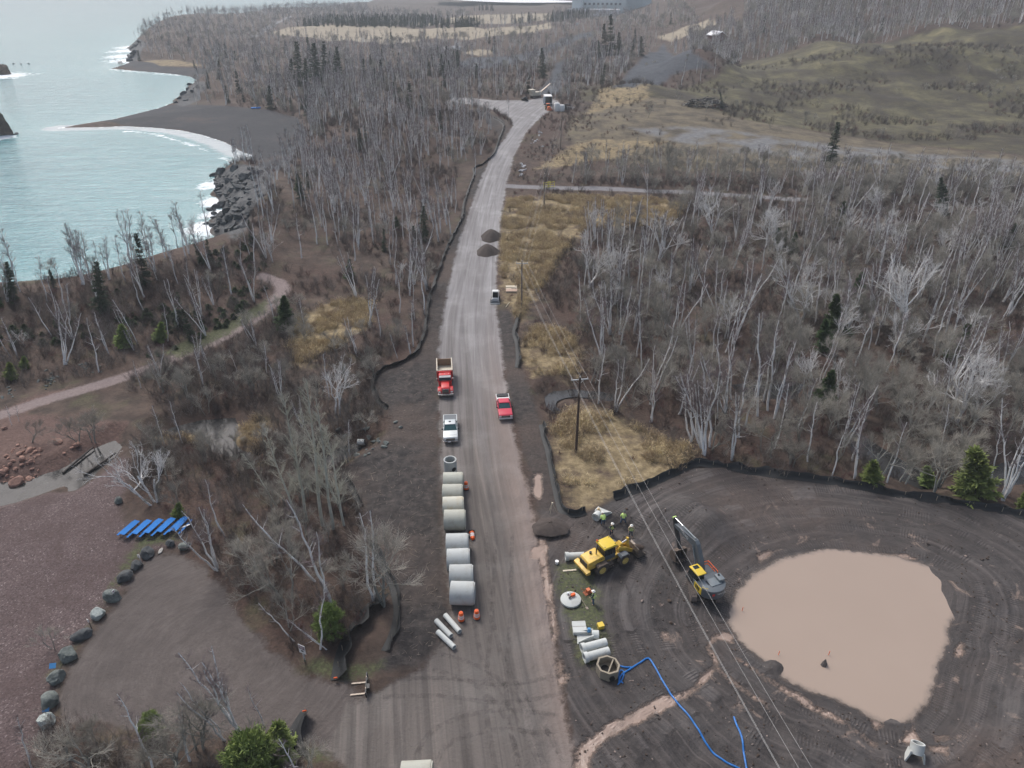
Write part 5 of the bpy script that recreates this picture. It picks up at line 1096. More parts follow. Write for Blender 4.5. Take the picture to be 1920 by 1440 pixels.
def loader():
    b0 = G(1096, 1072); f0 = G(1180, 1036); d = f0 - b0; rz = math.atan2(-d.x, d.y); c = (b0 + f0) / 2; c.z = hz(c.x, c.y)
    o = thing('wheel_loader', 'yellow articulated wheel loader holding its bucket toward the crew', 'wheel loader', c, rz); Y = M['yellow']
    b = B(); b.prism([(-3.3, 1.0), (-3.3, 1.75), (-3.15, 2.05), (-1.35, 2.28), (-1.05, 2.0), (-1.05, 1.0)], -.82, .82, .08); part('engine_hood', b, Y, o, True)
    b = B(); b.box((0, -3.33, 1.50), (1.30, .08, .82), .03); part('rear_grille', b, M['black'], o)
    for s in (-1, 1):
        b = B(); b.box((s * .835, -2.35, 1.55), (.03, .62, .45), .06); part('side_vent', b, M['yrim'], o)
        b = B(); b.prism([(-2.35, 1.42), (-2.15, 1.62), (-1.1, 1.62), (-.75, 1.40), (-.80, 1.34), (-1.15, 1.54), (-2.1, 1.54), (-2.28, 1.36)], s * .72, s * 1.42, .02); part('rear_fender', b, M['mudsteel'], o)
        b = B(); b.prism([(.75, 1.42), (1.0, 1.66), (1.75, 1.66), (2.0, 1.45), (1.95, 1.38), (1.7, 1.58), (1.05, 1.58), (.82, 1.36)], s * .72, s * 1.38, .02); part('front_fender', b, M['grey'], o)
        b = B(); b.box((s * .95, -.55, .95), (.5, .9, .12)); b.box((s * 1.05, -.55, .6), (.3, .5, .06)); part('step', b, M['mudsteel'], o)
    b = B(); b.prism([(-3.75, .85), (-3.75, 1.15), (-3.2, 1.30), (-3.2, .80)], -1.25, 1.25, .06); part('counterweight', b, M['yellow'], o, True)
    b = B(); b.box((0, -1.6, .85), (.9, 3.4, .5), .05); b.box((0, 1.3, .95), (.9, 1.9, .6), .05); b.cyl((0, -.15, .6), (0, -.15, 1.3), .18); part('chassis', b, Y, o)
    b = B(); b.fr((-.72, .72, -1.1, .42, 1.3), (-.74, .74, -1.1, .46, 1.95), .03); part('cab', b, M['grey'], o)
    b = B(); b.fr((-.72, .72, -1.08, .44, 1.95), (-.66, .66, -.98, .30, 3.02), .03); part('cab_windows', b, M['dglass'], o)
    b = B()
    for s in (-1, 1):
        for y0, y1 in ((.44, .30), (-.35, -.34), (-1.08, -.98)): b.path([(s * .73, y0, 1.9), (s * .67, y1, 3.04)], .045, 6)
    part('cab_pillar', b, M['black'], o)
    b = B(); b.fr((-.86, .86, -1.22, .62, 3.0), (-.78, .78, -1.12, .50, 3.20), .05); part('cab_roof', b, M['vyellow'], o, True)
    b = B()
    for x, y in ((-.6, .38), (.6, .38), (-.6, -1.0), (.6, -1.0)): b.lathe([(.06, 0), (.06, .05), (.03, .06)], (x, y, 3.195), 10)
    part('roof_lamp', b, M['black'], o)
    b = B(); b.lathe([(.09, 0), (.09, .13), (.05, .17)], (-.7, -1.12, 3.19), 12); part('beacon', b, M['orange'], o)
    b = B(); b.cyl((.1, -1.75, 2.15), (.1, -1.75, 3.1), .065); part('exhaust_stack', b, M['black'], o)
    b = B(); b.lathe([(.12, 0), (.12, .16), (.15, .17), (.15, .22), (.02, .25)], (-.35, -2.2, 2.17), 14); part('air_intake', b, M['black'], o)
    for s in (-1, 1):
        for y in (-1.65, 1.45): wheel(o, s * 1.08, y, .76, .56, M['mudtyre'], M['yrim'])
        b = B(); b.prism([(.95, 1.95), (1.15, 2.25), (2.2, 1.75), (3.1, 1.05), (3.2, .75), (2.95, .68), (2.0, 1.35), (1.0, 1.75)], s * .36, s * .52, .02); part('lift_arm', b, Y, o)
        b = B(); b.cyl((s * .44, 1.0, 1.2), (s * .44, 2.2, 1.45), .08); part('lift_cylinder', b, M['chrome'], o)
    b = B(); b.prism([(1.35, 1.2), (1.25, 2.1), (1.5, 2.45), (1.75, 2.35), (1.9, 1.6), (1.9, 1.1)], -.30, .30, .03); part('loader_tower', b, Y, o)
    b = B(); b.cyl((0, 1.1, 2.0), (0, 2.55, 2.35), .085); part('tilt_cylinder', b, M['chrome'], o)
    b = B(); b.prism([(2.35, 1.9), (2.5, 2.65), (2.72, 2.6), (2.75, 1.7), (3.05, .95), (2.85, .9), (2.5, 1.55)], -.14, .14, .02); part('bell_crank', b, Y, o)
    # bucket tipped back a little, half full of soil
    bp = [(3.15, .42), (3.08, 1.15), (3.22, 1.62), (3.30, 1.60), (3.22, 1.15), (3.30, .62), (3.55, .42), (4.35, .52), (4.36, .46), (3.55, .34)]
    b = B(); b.prism(bp, -1.38, 1.38)
    for s in (-1, 1): b.prism([(3.15, .42), (3.08, 1.15), (3.24, 1.6), (3.45, 1.45), (4.36, .5), (3.55, .34)], s * 1.36, s * 1.42)
    part('bucket', b, M['steel'], o)
    b = B(); b.rock((0, 3.62, .68), (1.3, .48, .32), 5, 3, .3); part('soil_load', b, M['soil'], o, True)
    lettering(o, 'CAT', .30, (.842, -1.55, 1.95), (rad(90), 0, rad(90)), M['black']); lettering(o, 'CAT', .30, (-.842, -1.55, 1.95), (rad(90), 0, rad(-90)), M['black'])
loader()

def excavator():
    g = G(1318, 1106); o = thing('excavator', 'grey and yellow tracked excavator with curled bucket beside the pond', 'excavator', g, rad(22)); GR = M['grey']
    # undercarriage turned against the upper body
    tr = Matrix.Rotation(rad(-26), 4, 'Z')
    for s in (-1, 1):
        b = B(); b.prism([(-2.1, .48), (-1.95, .12), (-1.6, 0), (1.6, 0), (1.95, .12), (2.1, .48), (1.9, .84), (1.6, .92), (-1.6, .92), (-1.9, .84)], s * 1.0, s * 1.62, .03, M=tr)
        for y in np.arange(-1.6, 1.65, .2): b.fr((min(s * .98, s * 1.64), max(s * .98, s * 1.64), y - .05, y + .05, .915), (min(s * .98, s * 1.64), max(s * .98, s * 1.64), y - .04, y + .04, .955), 0, tr)
        part('track', b, M['track'], o)
    b = B(); b.fr((-1.0, 1.0, -.9, .9, .35), (-.8, .8, -.7, .7, 1.0), .05, tr); part('undercarriage', b, M['mudsteel'], o)
    b = B(); b.lathe([(.75, .98), (.75, 1.12)], k=28); part('slew_ring', b, M['black'], o)
    b = B(); arc = [(1.42 * math.sin(a) if abs(math.sin(a)) < .97 else 1.42 * math.copysign(1, math.sin(a)), -1.25 - 1.25 * math.cos(a)) for a in np.linspace(-math.pi / 2, math.pi / 2, 15)]
    b.prism([(-1.42, -1.25)] + arc[1:-1] + [(1.42, -1.25)], 1.05, 2.15, .10, 'z'); part('counterweight', b, GR, o, True)
    b = B(); b.box((.0, -.55, 1.58), (2.84, 1.5, .95), .08); b.box((.96, .75, 1.45), (.92, 1.7, .75), .06); b.box((0, .3, 1.15), (2.7, 2.6, .16)); part('house', b, GR, o, True)
    b = B(); b.box((.25, -1.15, 2.17), (1.35, 1.05, .12), .04); b.box((-.95, -1.0, 2.12), (.7, 1.3, .10), .04); part('engine_hood', b, M['lgrey'], o, True)
    b = B(); b.box((1.02, -1.0, 2.32), (.72, 1.0, .45), .12); part('filter_box', b, M['lgrey'], o, True)
    b = B(); b.lathe([(.12, 0), (.10, .14)], (1.02, -.8, 2.54), 14); part('exhaust', b, M['black'], o)
    b = B(); b.box((-1.43, -.75, 1.55), (.05, 1.25, .85), .03); part('side_door', b, M['vyellow'], o, label='yellow louvred side door')
    b = B()
    for y in (-.95, -.70, -.45): b.box((-1.465, y, 1.62), (.03, .14, .5))
    part('louvre', b, M['black'], o)
    b = B(); b.path([(-1.35, -1.35, 2.2), (-1.45, -1.7, 2.45), (-1.1, -1.95, 2.4)], .03, 6); part('hand_rail', b, M['vyellow'], o)
    b = B(); b.prism([(-.35, 1.2), (-.35, 1.9), (1.25, 1.9), (1.45, 1.2)], -1.40, -.42, .04); part('cab', b, M['black'], o)
    b = B(); b.prism([(-.35, 1.9), (-.30, 2.95), (.95, 2.95), (1.28, 1.9)], -1.38, -.44, .04); part('cab_windows', b, M['dglass'], o)
    b = B(); b.prism([(-.50, 2.94), (-.50, 3.06), (.3, 3.10), (1.08, 3.02), (1.08, 2.92)], -1.46, -.38, .03); part('cab_roof', b, M['vyellow'], o, True)
    b = B(); b.box((-.92, .62, 3.105), (.62, .48, .03), .01); part('roof_hatch', b, M['dglass'], o)
    b = B()
    for k in (0, 1):
        z = 1.95 + .42 * k; b.path([(1.42, -.15, z), (1.42, 1.55, z), (.62, 1.58, z)], .035, 6)
    for x, y in ((1.42, -.15), (1.42, .7), (1.42, 1.55), (.62, 1.58)): b.path([(x, y, 1.8), (x, y, 2.4)], .035, 6)
    part('guard_rail', b, M['orange'], o)
    # boom, stick and bucket lie in the plane x = .12
    X = .12
    b = B(); b.prism([(.35, 1.55), (.9, 3.0), (2.0, 4.75), (2.4, 5.0), (2.8, 4.95), (6.2, 4.35), (6.28, 4.05), (6.05, 3.95), (2.9, 4.10), (2.3, 3.9), (1.25, 2.2), (.75, 1.45)], X - .24, X + .24, .03); part('boom', b, GR, o)
    b = B()
    for s in (-1, 1): b.cyl((X + s * .36, 1.0, 1.5), (X + s * .36, 2.35, 4.1), .09); b.cyl((X + s * .36, 1.6, 2.7), (X + s * .36, 2.5, 4.4), .05)
    part('boom_cylinder', b, M['lgrey'], o)
    b = B(); b.cyl((X, 2.6, 5.05), (X, 5.0, 4.95), .09); part('stick_cylinder', b, M['lgrey'], o)
    b = B(); b.cyl((X, 4.95, 4.95), (X, 6.55, 4.86), .06); part('stick_cylinder_rod', b, M['chrome'], o)
    b = B(); b.prism([(6.72, 4.95), (6.45, 4.92), (5.95, 4.0), (4.75, 1.55), (4.85, 1.35), (5.05, 1.40), (6.45, 3.9), (6.82, 4.7)], X - .17, X + .17, .03); part('stick', b, M['black'], o)
    b = B(); b.cyl((X, 6.35, 3.85), (X, 5.55, 2.3), .075); part('bucket_cylinder', b, M['chrome'], o)
    b = B(); b.cyl((X - .2, 6.68, 4.86), (X + .2, 6.68, 4.86), .11); part('stick_pin', b, M['hivis'], o)
    b = B(); bk = [(5.25, 1.75), (4.75, 1.62), (4.30, 1.05), (4.22, .62), (4.45, .25), (5.0, .12), (5.55, .30), (5.52, .36), (5.0, .19), (4.50, .31), (4.30, .64), (4.38, 1.02), (4.80, 1.55), (5.25, 1.68)]
    bk = [(4.95 - (y - 4.95), z) for y, z in bk]
    b.prism(bk, X - .72, X + .72)
    for s in (-1, 1): b.prism([(4.95 - (y - 4.95), z) for y, z in ((5.25, 1.72), (4.75, 1.60), (4.28, 1.03), (4.24, .62), (4.45, .27), (5.0, .14), (5.55, .33), (5.3, 1.1))], X + s * .70, X + s * .76)
    part('bucket', b, M['mudsteel'], o)
    for k in range(5):
        b = B(); x = X - .6 + .3 * k; b.prism([(4.37, .36), (4.05, .42), (4.36, .28)], x - .05, x + .05); part('bucket_tooth', b, M['steel'], o)
    lettering(o, 'VOLVO', .46, (X - .245, 4.3, 4.42), (rad(90), rad(10), rad(-90)), M['reflect']); lettering(o, 'VOLVO', .30, (.25, -2.515, 1.80), (rad(90), 0, 0), M['reflect'])
    b = B(); b.box((-.65, -2.42, 1.75), (.26, .10, .2)); part('rear_marker', b, M['red'], o)
excavator()

def skid_steer():
    o = thing('skid_loader', 'small white skid loader with dark cab at the right road edge', 'skid loader', G(929, 564), rad(178))
    b = B(); b.prism([(-1.4, .35), (-1.4, 1.35), (-1.1, 1.5), (-.6, 1.5), (1.0, .9), (1.1, .35)], -.55, .55, .05); part('body', b, M['white'], o, True)
    b = B(); b.fr((-.55, .55, -.7, .75, .95), (-.52, .52, -.65, .55, 2.02), .04); part('cab', b, M['dglass'], o)
    b = B(); b.box((0, -.35, 2.05), (1.15, 1.0, .10), .03); part('cab_roof', b, M['white'], o)
    for s in (-1, 1):
        b = B(); b.prism([(-1.4, 1.5), (-1.45, 1.75), (-.9, 1.75), (1.3, .75), (1.45, .35), (1.3, .3), (1.1, .6), (-1.0, 1.5)], s * .60, s * .72, .02); part('lift_arm', b, M['white'], o)
        for y in (-.62, .62): wheel(o, s * .78, y, .40, .30, M['tyre'], M['rim'])
    b = B(); b.prism([(1.35, .05), (1.3, .55), (1.38, .56), (1.45, .15), (2.0, .10), (2.0, .05)], -.95, .95); part('bucket', b, M['lgrey'], o)
skid_steer()

# ---------------------------------------------------------------- concrete pipes and structures
def big_pipe(px, py, rz, label, group, mat, k):
    g = G(px, py); Ro, Ri, L = 1.22, 1.02, 2.52; o = thing('concrete_pipe', label, 'concrete pipe', g, rz, group)
    b = B(); b.cyl((-L / 2, 0, Ro), (L / 2 - .14, 0, Ro), Ro, k=44, hollow=Ri); part('barrel_wall', b, mat, o, True)
    b = B(); b.cyl((L / 2 - .145, 0, Ro), (L / 2, 0, Ro), Ro - .09, k=44, hollow=Ri + .002); part('spigot', b, mat, o, True)
    return o
ORD2 = ['nearest', 'second nearest', 'third nearest', 'farthest']
y0 = at_z(866, 1145, 0)[1] + 1.25
cols = [(867, 1150), (865, 1100), (860, 1060), (858, 1030)]
yy = y0
for k, (xm, off) in enumerate(((867.5, 0), (865, .02), (859.5, -.02), (857.5, .03))):
    dep = yy * math.cos(CAM_P) + (CAM_H - 1.5) * math.sin(CAM_P); x = (xm - 960) / CAM_F * dep; px, py, _ = project(np.array([[x, yy]]), np.array([0.0]))
    big_pipe(px[0], py[0], rad((-2, 1.5, 3, 2)[k]), f'{ORD2[k]} of four grey concrete pipes in the row near the barrels', 'large concrete pipes in the near row', M['conc'], k); yy += 2.47
yy = at_z(853, 1003, 0)[1] + 1.25
for k, xm in enumerate((853, 850, 849, 850)):
    dep = yy * math.cos(CAM_P) + (CAM_H - 1.5) * math.sin(CAM_P); x = (xm - 960) / CAM_F * dep; px, py, _ = project(np.array([[x, yy]]), np.array([0.0]))
    lab = 'rust-stained second nearest pipe of the four-pipe row near the pickup' if k == 1 else f'{ORD2[k]} concrete pipe of the four-pipe row near the silver pickup'
    big_pipe(px[0], py[0], rad((1, 3, 1, 2)[k]), lab, 'large concrete pipes in the far row', concrete('stained_concrete', (.50, .49, .42), (.42, .28, .10)) if k == 1 else M['conc2'], k); yy += 2.46
big_pipe(784, 1474, rad(3), 'large concrete pipe cut off at the bottom edge of the view', 'loose concrete pipes', M['conc2'], 0)
def manhole():
    o = thing('manhole_ring', 'upright concrete manhole ring with a round hole in its side', 'manhole', G(845, 886), rad(0))
    me_b = B(); me_b.cyl((0, 0, 0), (0, 0, 2.15), .85, k=48, hollow=.68); q = part('ring_wall', me_b, M['conc'], o, True)
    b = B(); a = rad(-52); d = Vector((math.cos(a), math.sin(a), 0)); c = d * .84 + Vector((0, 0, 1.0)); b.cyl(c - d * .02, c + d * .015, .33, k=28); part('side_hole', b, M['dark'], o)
    b = B(); b.cyl(c - d * .03, c + d * .03, .37, k=28, hollow=.33); part('hole_rim', b, M['conc'], o)
manhole()
def small_pipe(a, b_, ra, label, group, cat='concrete pipe', belled=False):
    p, q = G(*a), G(*b_); d = (q - p); d.z = 0; L = d.length; rz = math.atan2(d.y, d.x); c = (p + q) / 2; c.z = max(p.z, q.z); o = thing('drain_pipe', label, cat, c, rz, group)
    b = B(); b.cyl((-L / 2, 0, ra), (L / 2, 0, ra), ra, k=24, hollow=ra * .72); part('pipe_wall', b, M['concw'], o, True)
    if belled:
        b = B(); b.cyl((-L / 2 - .02, 0, ra * 1.0), (-L / 2 + .38, 0, ra), ra * 1.22, ra * 1.16, k=24, hollow=ra * .9); part('bell', b, M['concw'], o, True)
small_pipe((835, 1157), (862, 1188), .27, 'upper right one of three slim concrete pipes by the barrels', 'three slim concrete pipes'); small_pipe((818, 1167), (846, 1197), .27, 'middle one of three slim concrete pipes by the barrels', 'three slim concrete pipes'); small_pipe((821, 1188), (852, 1218), .27, 'lowest one of three slim concrete pipes by the barrels', 'three slim concrete pipes')
small_pipe((1090, 1222), (1136, 1210), .43, 'upper belled concrete pipe above the octagonal catch basin', 'two belled pipes on the grass', belled=True); small_pipe((1095, 1239), (1141, 1227), .43, 'lower belled concrete pipe next to the octagonal catch basin', 'two belled pipes on the grass', belled=True)
small_pipe((1060, 1049), (1106, 1047), .43, 'belled concrete pipe lying behind the wheel loader', 'loose drain pipes', belled=True)
small_pipe((672, 838), (684, 834), .45, 'short concrete culvert end jutting over the left stream', 'loose drain pipes')
b = B(); b.lathe([(1.02, 0), (1.08, .03), (1.08, .22), (1.04, .25), (.02, .25)], k=44); disc = single('concrete_disc', b, M['concw'], 'round concrete disc lying on the grass strip with a saw on it', 'concrete disc', G(1070, 1126), smooth=True)
def cutoff_saw():
    p = disc.location + Vector((.15, .35, .25)); o = thing('cutoff_saw', 'orange power saw resting on the round concrete disc', 'power saw', p, rad(30))
    b = B(); b.box((.12, 0, .18), (.5, .30, .26), .05); part('motor', b, M['orange'], o); b = B(); b.cyl((-.35, -.14, .15), (-.35, -.11, .15), .17, k=20); part('blade', b, M['steel'], o)
    b = B(); b.path([(.1, .1, .3), (-.1, .15, .42), (-.2, .0, .30)], .02, 6); b.box((-.15, -.10, .15), (.4, .06, .08)); part('handle', b, M['black'], o)
    b = B(); b.lathe([(.13, 0), (.13, .3), (.10, .32)], (-.22, .42, -.02), 14); part('fuel_can', b, M['galv'], o)
cutoff_saw()
b = B(); b.path([(0, 0, .05), (.55, -1.45, .08)], .03, 6); b.box((.62, -1.62, .06), (.22, .36, .04), rot=(0, 0, .36)); single('shovel', b, M['steel'], 'shovel lying on the grass beside the round lid', 'shovel', G(1087, 1119))
def slab():
    o = thing('concrete_slab', 'square pale concrete slab with a lifting slot, on the grass strip', 'concrete slab', G(1086, 1180), rad(3))
    b = B(); b.box((0, .35, .22), (1.36, .68, .44), .02); part('slab_half', b, M['concw'], o); b = B(); b.box((0, -.40, .22), (1.38, .72, .44), .02); part('slab_half', b, M['concw'], o)
    b = B(); b.box((.05, -.02, .40), (1.15, .05, .06)); part('lifting_bar', b, M['steel'], o)
slab()
def end_section(label, px, py, rz, s=1.0, flip=0.0):
    o = thing('flared_end', label, 'flared pipe end', G(px, py), rz, 'flared concrete pipe ends', (flip, 0, rz) if flip else None)
    b = B(); n = 12; ring = [(.45 * math.cos(a), .45 + .45 * math.sin(a)) for a in np.linspace(0, 2 * math.pi, 24, endpoint=False)]; b.cyl((0, -.9 * s, .45 * s), (0, -.2 * s, .45 * s), .45 * s, k=26, hollow=.34 * s); part('collar', b, M['concw'], o, True)
    b = B()
    for sd in (-1, 1): b.prism([(-.25, 0), (-.25, .82), (.1, .75), (1.25, .22), (1.25, 0)], sd * .40 * s, sd * .50 * s, M=Matrix.Rotation(rad(-13 * sd), 4, 'Z') @ Matrix.Scale(s, 4, (0, 1, 0)) @ Matrix.Scale(s, 4, (0, 0, 1)))
    part('wing_wall', b, M['concw'], o)
    b = B(); b.prism([(-.40, -.2), (.40, -.2), (.85, 1.22), (-.85, 1.22)], .0, .09, axis='z', M=Matrix.Scale(s, 4)); part('apron', b, M['concw'], o)
    return o
end_section('flared concrete end piece lying between the slab and the belled pipes', 1105, 1196, rad(88), 1.0)
end_section('flared concrete end piece in the trench by the bending worker', 1124, 968, rad(-35), 1.15)
end_section('white flared concrete end standing in the wet hole below the pond', 1714, 1412, rad(160), 1.25, rad(-58))
b = B(); b.box((.0, .1, .55), (.32, .26, .5), .06); single('plastic_jug', b, M['lblue'], 'small blue and grey jug standing on the flared end piece', 'jug', G(1104, 1195) + Vector((0, .1, .25)))
b = B(); b.prism([(-.42, -.30), (-.30, -.42), (-.05, -.34), (.30, -.42), (.42, -.30), (.36, 0), (.42, .30), (.30, .42), (-.05, .34), (-.30, .42), (-.42, .30), (-.36, 0)], 0, .55, .03, 'z'); single('yellow_crate', b, M['vyellow'], 'small yellow plastic crate alone on the grass strip', 'crate', G(1126, 1176), .3).scale = (.78, .78, .78)
b = B(); b.lathe([(.16, 0), (.20, .40), (.21, .41), (.01, .38)], k=18); single('white_bucket', b, M['signw'], 'white bucket on the grass left of the loader', 'bucket', G(1044, 1057))
b = B(); b.box((0, 0, .05), (1.5, .22, .06)); single('plank', b, M['straw'], 'pale plank on the grass behind the wheel loader', 'plank', G(1068, 1070), .12)
def catch_basin():
    o = thing('catch_basin', 'octagonal tan concrete catch basin lying open on its base', 'catch basin', G(1139, 1260), rad(-24)); o.scale = (1.12, 1.12, 1.12); T = M['conct']
    outer = [(1.0 * math.cos(a) * (1.05 if i % 2 else 1), .95 * math.sin(a)) for i, a in enumerate(np.linspace(rad(22.5), rad(382.5), 8, endpoint=False))]; inner = [(x * .84, y * .84) for x, y in outer]
    b = B(); n = 8
    v, f = b._new([(x, y, 0) for x, y in outer] + [(x, y, .95) for x, y in outer] + [(x, y, .95) for x, y in inner] + [(x, y, .2) for x, y in inner],
        [(i, (i + 1) % n, n + (i + 1) % n, n + i) for i in range(n)] + [(n + i, n + (i + 1) % n, 2 * n + (i + 1) % n, 2 * n + i) for i in range(n)] + [(2 * n + i, 2 * n + (i + 1) % n, 3 * n + (i + 1) % n, 3 * n + i) for i in range(n)] + [tuple(range(n))[::-1], tuple(range(3 * n, 4 * n))])
    part('basin_wall', b, T, o)
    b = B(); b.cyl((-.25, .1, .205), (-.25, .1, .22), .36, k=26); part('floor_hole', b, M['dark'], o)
    b = B(); b.box((.22, 0, .55), (.10, 1.42, .70)); part('divider', b, T, o)
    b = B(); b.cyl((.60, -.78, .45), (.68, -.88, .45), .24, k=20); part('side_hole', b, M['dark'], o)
catch_basin()
def barrel_mesh():
    o = thing('traffic_barrel', '', 'traffic barrel', (0, 0, 0)); b = B(); b.lathe([(.36, 0), (.36, .06), (.30, .08)], k=26); part('base', b, M['black'], o, True)
    b = B(); b.lathe([(.29, .07), (.285, .30), (.26, .31), (.255, .52), (.24, .53), (.23, .74), (.215, .75), (.20, .95), (.16, .98), (.16, 1.02), (.02, 1.02)], k=26); part('drum', b, M['orange'], o, True)
    for z0, z1, r0, r1 in ((.33, .50, .264, .260), (.55, .72, .244, .236)):
        b = B(); b.cyl((0, 0, z0), (0, 0, z1), r0, r1, 26, hollow=r0 - .02); part('white_band', b, M['reflect'], o, True)
    b = B(); b.path([(-.08, 0, 1.02), (-.08, 0, 1.08), (.08, 0, 1.08), (.08, 0, 1.02)], .02, 6); part('handle', b, M['orange'], o); return o
b0 = barrel_mesh()
for i, (px, py, rot, lab) in enumerate(((865, 1163, (0, 0, 0), 'orange and white barrel in front of the nearest pipe, left of two'), (894, 1159, (0, 0, .5), 'orange and white barrel at the right end of the nearest pipe'), (874, 917, (0, 0, .2), 'orange and white barrel beside the farthest large pipe'), (884, 1001, (rad(96), 0, rad(12)), 'orange and white barrel tipped over between the two pipe rows'))):
    o = b0 if i == 0 else copy_tree(b0); p = G(px, py); o.location = p + (Vector((0, 0, .30)) if rot[0] else Vector((0, 0, 0))); o.rotation_euler = rot; o.scale = (1.12,) * 3; set_props(o, lab, 'traffic barrel', 'orange traffic barrels along the pipes')

# ---------------------------------------------------------------- black fabric fences
def silt_fence(px_pts, label, hgt=.62, lean=.22, flag=None, n=5, group='black silt fences'):
    pts = gline(px_pts, n); L = np.concatenate([[0], np.cumsum(np.hypot(*np.diff(pts, axis=0).T))]); m = max(8, int(L[-1] / .45)); s = np.linspace(0, L[-1], m); X = np.interp(s, L, pts[:, 0]); Y = np.interp(s, L, pts[:, 1])
    r = np.random.default_rng(int(px_pts[0][0] * 7 + px_pts[0][1])); Z = h(np.stack([X, Y], 1)); T = np.gradient(np.stack([X, Y], 1), axis=0); T /= np.linalg.norm(T, axis=1)[:, None] + 1e-9; Nn = np.stack([-T[:, 1], T[:, 0]], 1)
    sag = np.interp(s, np.arange(0, L[-1] + 2, .8), 1 - .42 * r.random(len(np.arange(0, L[-1] + 2, .8))) ** 1.6); lw = lean * (1 + (.25 if hgt > 1.2 else .9) * np.interp(s, np.arange(0, L[-1] + 3, 1.3), r.normal(0, 1, len(np.arange(0, L[-1] + 3, 1.3)))))
    o = thing('silt_fence', label, 'silt fence', (float(X[0]), float(Y[0]), float(Z[0])), 0, group); c0 = np.array([X[0], Y[0], Z[0]])
    prof = [(-.55, .03), (-.05, .12), (.0, .5), (.0, 1.0)]; rows = []
    for sgn in (1, -1):
        for (a, zz) in (prof if sgn == 1 else prof[::-1]):
            off = a + lw * zz * hgt + sgn * .012; rows.append(np.stack([X + Nn[:, 0] * off, Y + Nn[:, 1] * off, Z + zz * hgt * sag + .01 + (sgn * .008 if zz < .2 else 0)], 1) - c0)
    A = np.stack(rows, 1); k = A.shape[1]; V = A.reshape(-1, 3); i = np.arange(m - 1)[:, None] * k; j = np.arange(k)[None]; jn = (j + 1) % k
    F = np.stack([i + j, i + jn, i + k + jn, i + k + j], -1).reshape(-1, 4); q = bpy.data.objects.new('fabric', mesh_np('fabric', V, F, M['fabric'])); COL.objects.link(q); q.parent = o
    step = max(1, int(m / min(60, max(2, L[-1] / 2.2)))); st = None
    for a in range(0, m, step):
        if st is None:
            b = B(); b.box((0, 0, .38), (.045, .045, .85)); st = part('stake', b, M['wood'], o)
        else: st = st.copy(); COL.objects.link(st); st.parent = o
        st.location = (X[a] - X[0] + Nn[a, 0] * .05, Y[a] - Y[0] + Nn[a, 1] * .05, Z[a] - Z[0])
    if flag is not None:
        b = B(); b.box((0, 0, .5), (.34, .10, .38), .03, (.5, 0, .2)); f = part('orange_flag', b, M['orange'], o); f.location = ((X[-1] if flag else X[0]) - X[0], (Y[-1] if flag else Y[0]) - Y[0] - .1, .0)
silt_fence([(926, 222), (945, 236), (936, 262), (926, 290), (906, 308), (889, 316), (890, 327), (882, 350), (872, 378), (866, 412), (846, 450), (826, 501), (815, 535), (806, 560), (800, 612), (790, 645), (778, 664), (750, 682), (722, 692), (704, 706), (701, 728), (712, 752), (728, 767)], 'long black silt fence winding along the left side of the road', .85)
silt_fence([(650, 893), (664, 918), (680, 950)], 'short sunken black fence at the top of the cleared left slope', .5, .3)
silt_fence([(695, 1000), (706, 1030), (720, 1062), (736, 1092), (747, 1135), (746, 1165), (737, 1195), (724, 1222)], 'slumped black fence strip on the cleared slope beside the pipes', .5, .45)
silt_fence([(716, 1118), (692, 1140), (672, 1165), (655, 1190), (640, 1225), (634, 1255), (631, 1276)], 'wide draped black fence ending at an orange flag by the parking lot', 1.5, .75, True)
silt_fence([(573, 1338), (556, 1365), (546, 1388), (542, 1412)], 'short draped black fence with orange flag at the bottom of the view', 1.4, .7, False)
silt_fence([(978, 575), (972, 600), (966, 622), (971, 645), (973, 668), (971, 690)], 'black silt fence running past the pole by the steel plates', .8)
silt_fence([(1017, 797), (1022, 820), (1030, 848), (1036, 880), (1044, 920), (1054, 957), (1070, 966), (1098, 960)], 'black silt fence below the reeds ending at the crew', .85)
silt_fence([(1150, 934), (1200, 916), (1260, 891), (1302, 871), (1350, 877), (1400, 885), (1500, 897), (1600, 912), (1700, 932), (1800, 947), (1880, 962), (1960, 982), (2080, 1010)], 'long black silt fence along the wood above the pond', .95, .3)

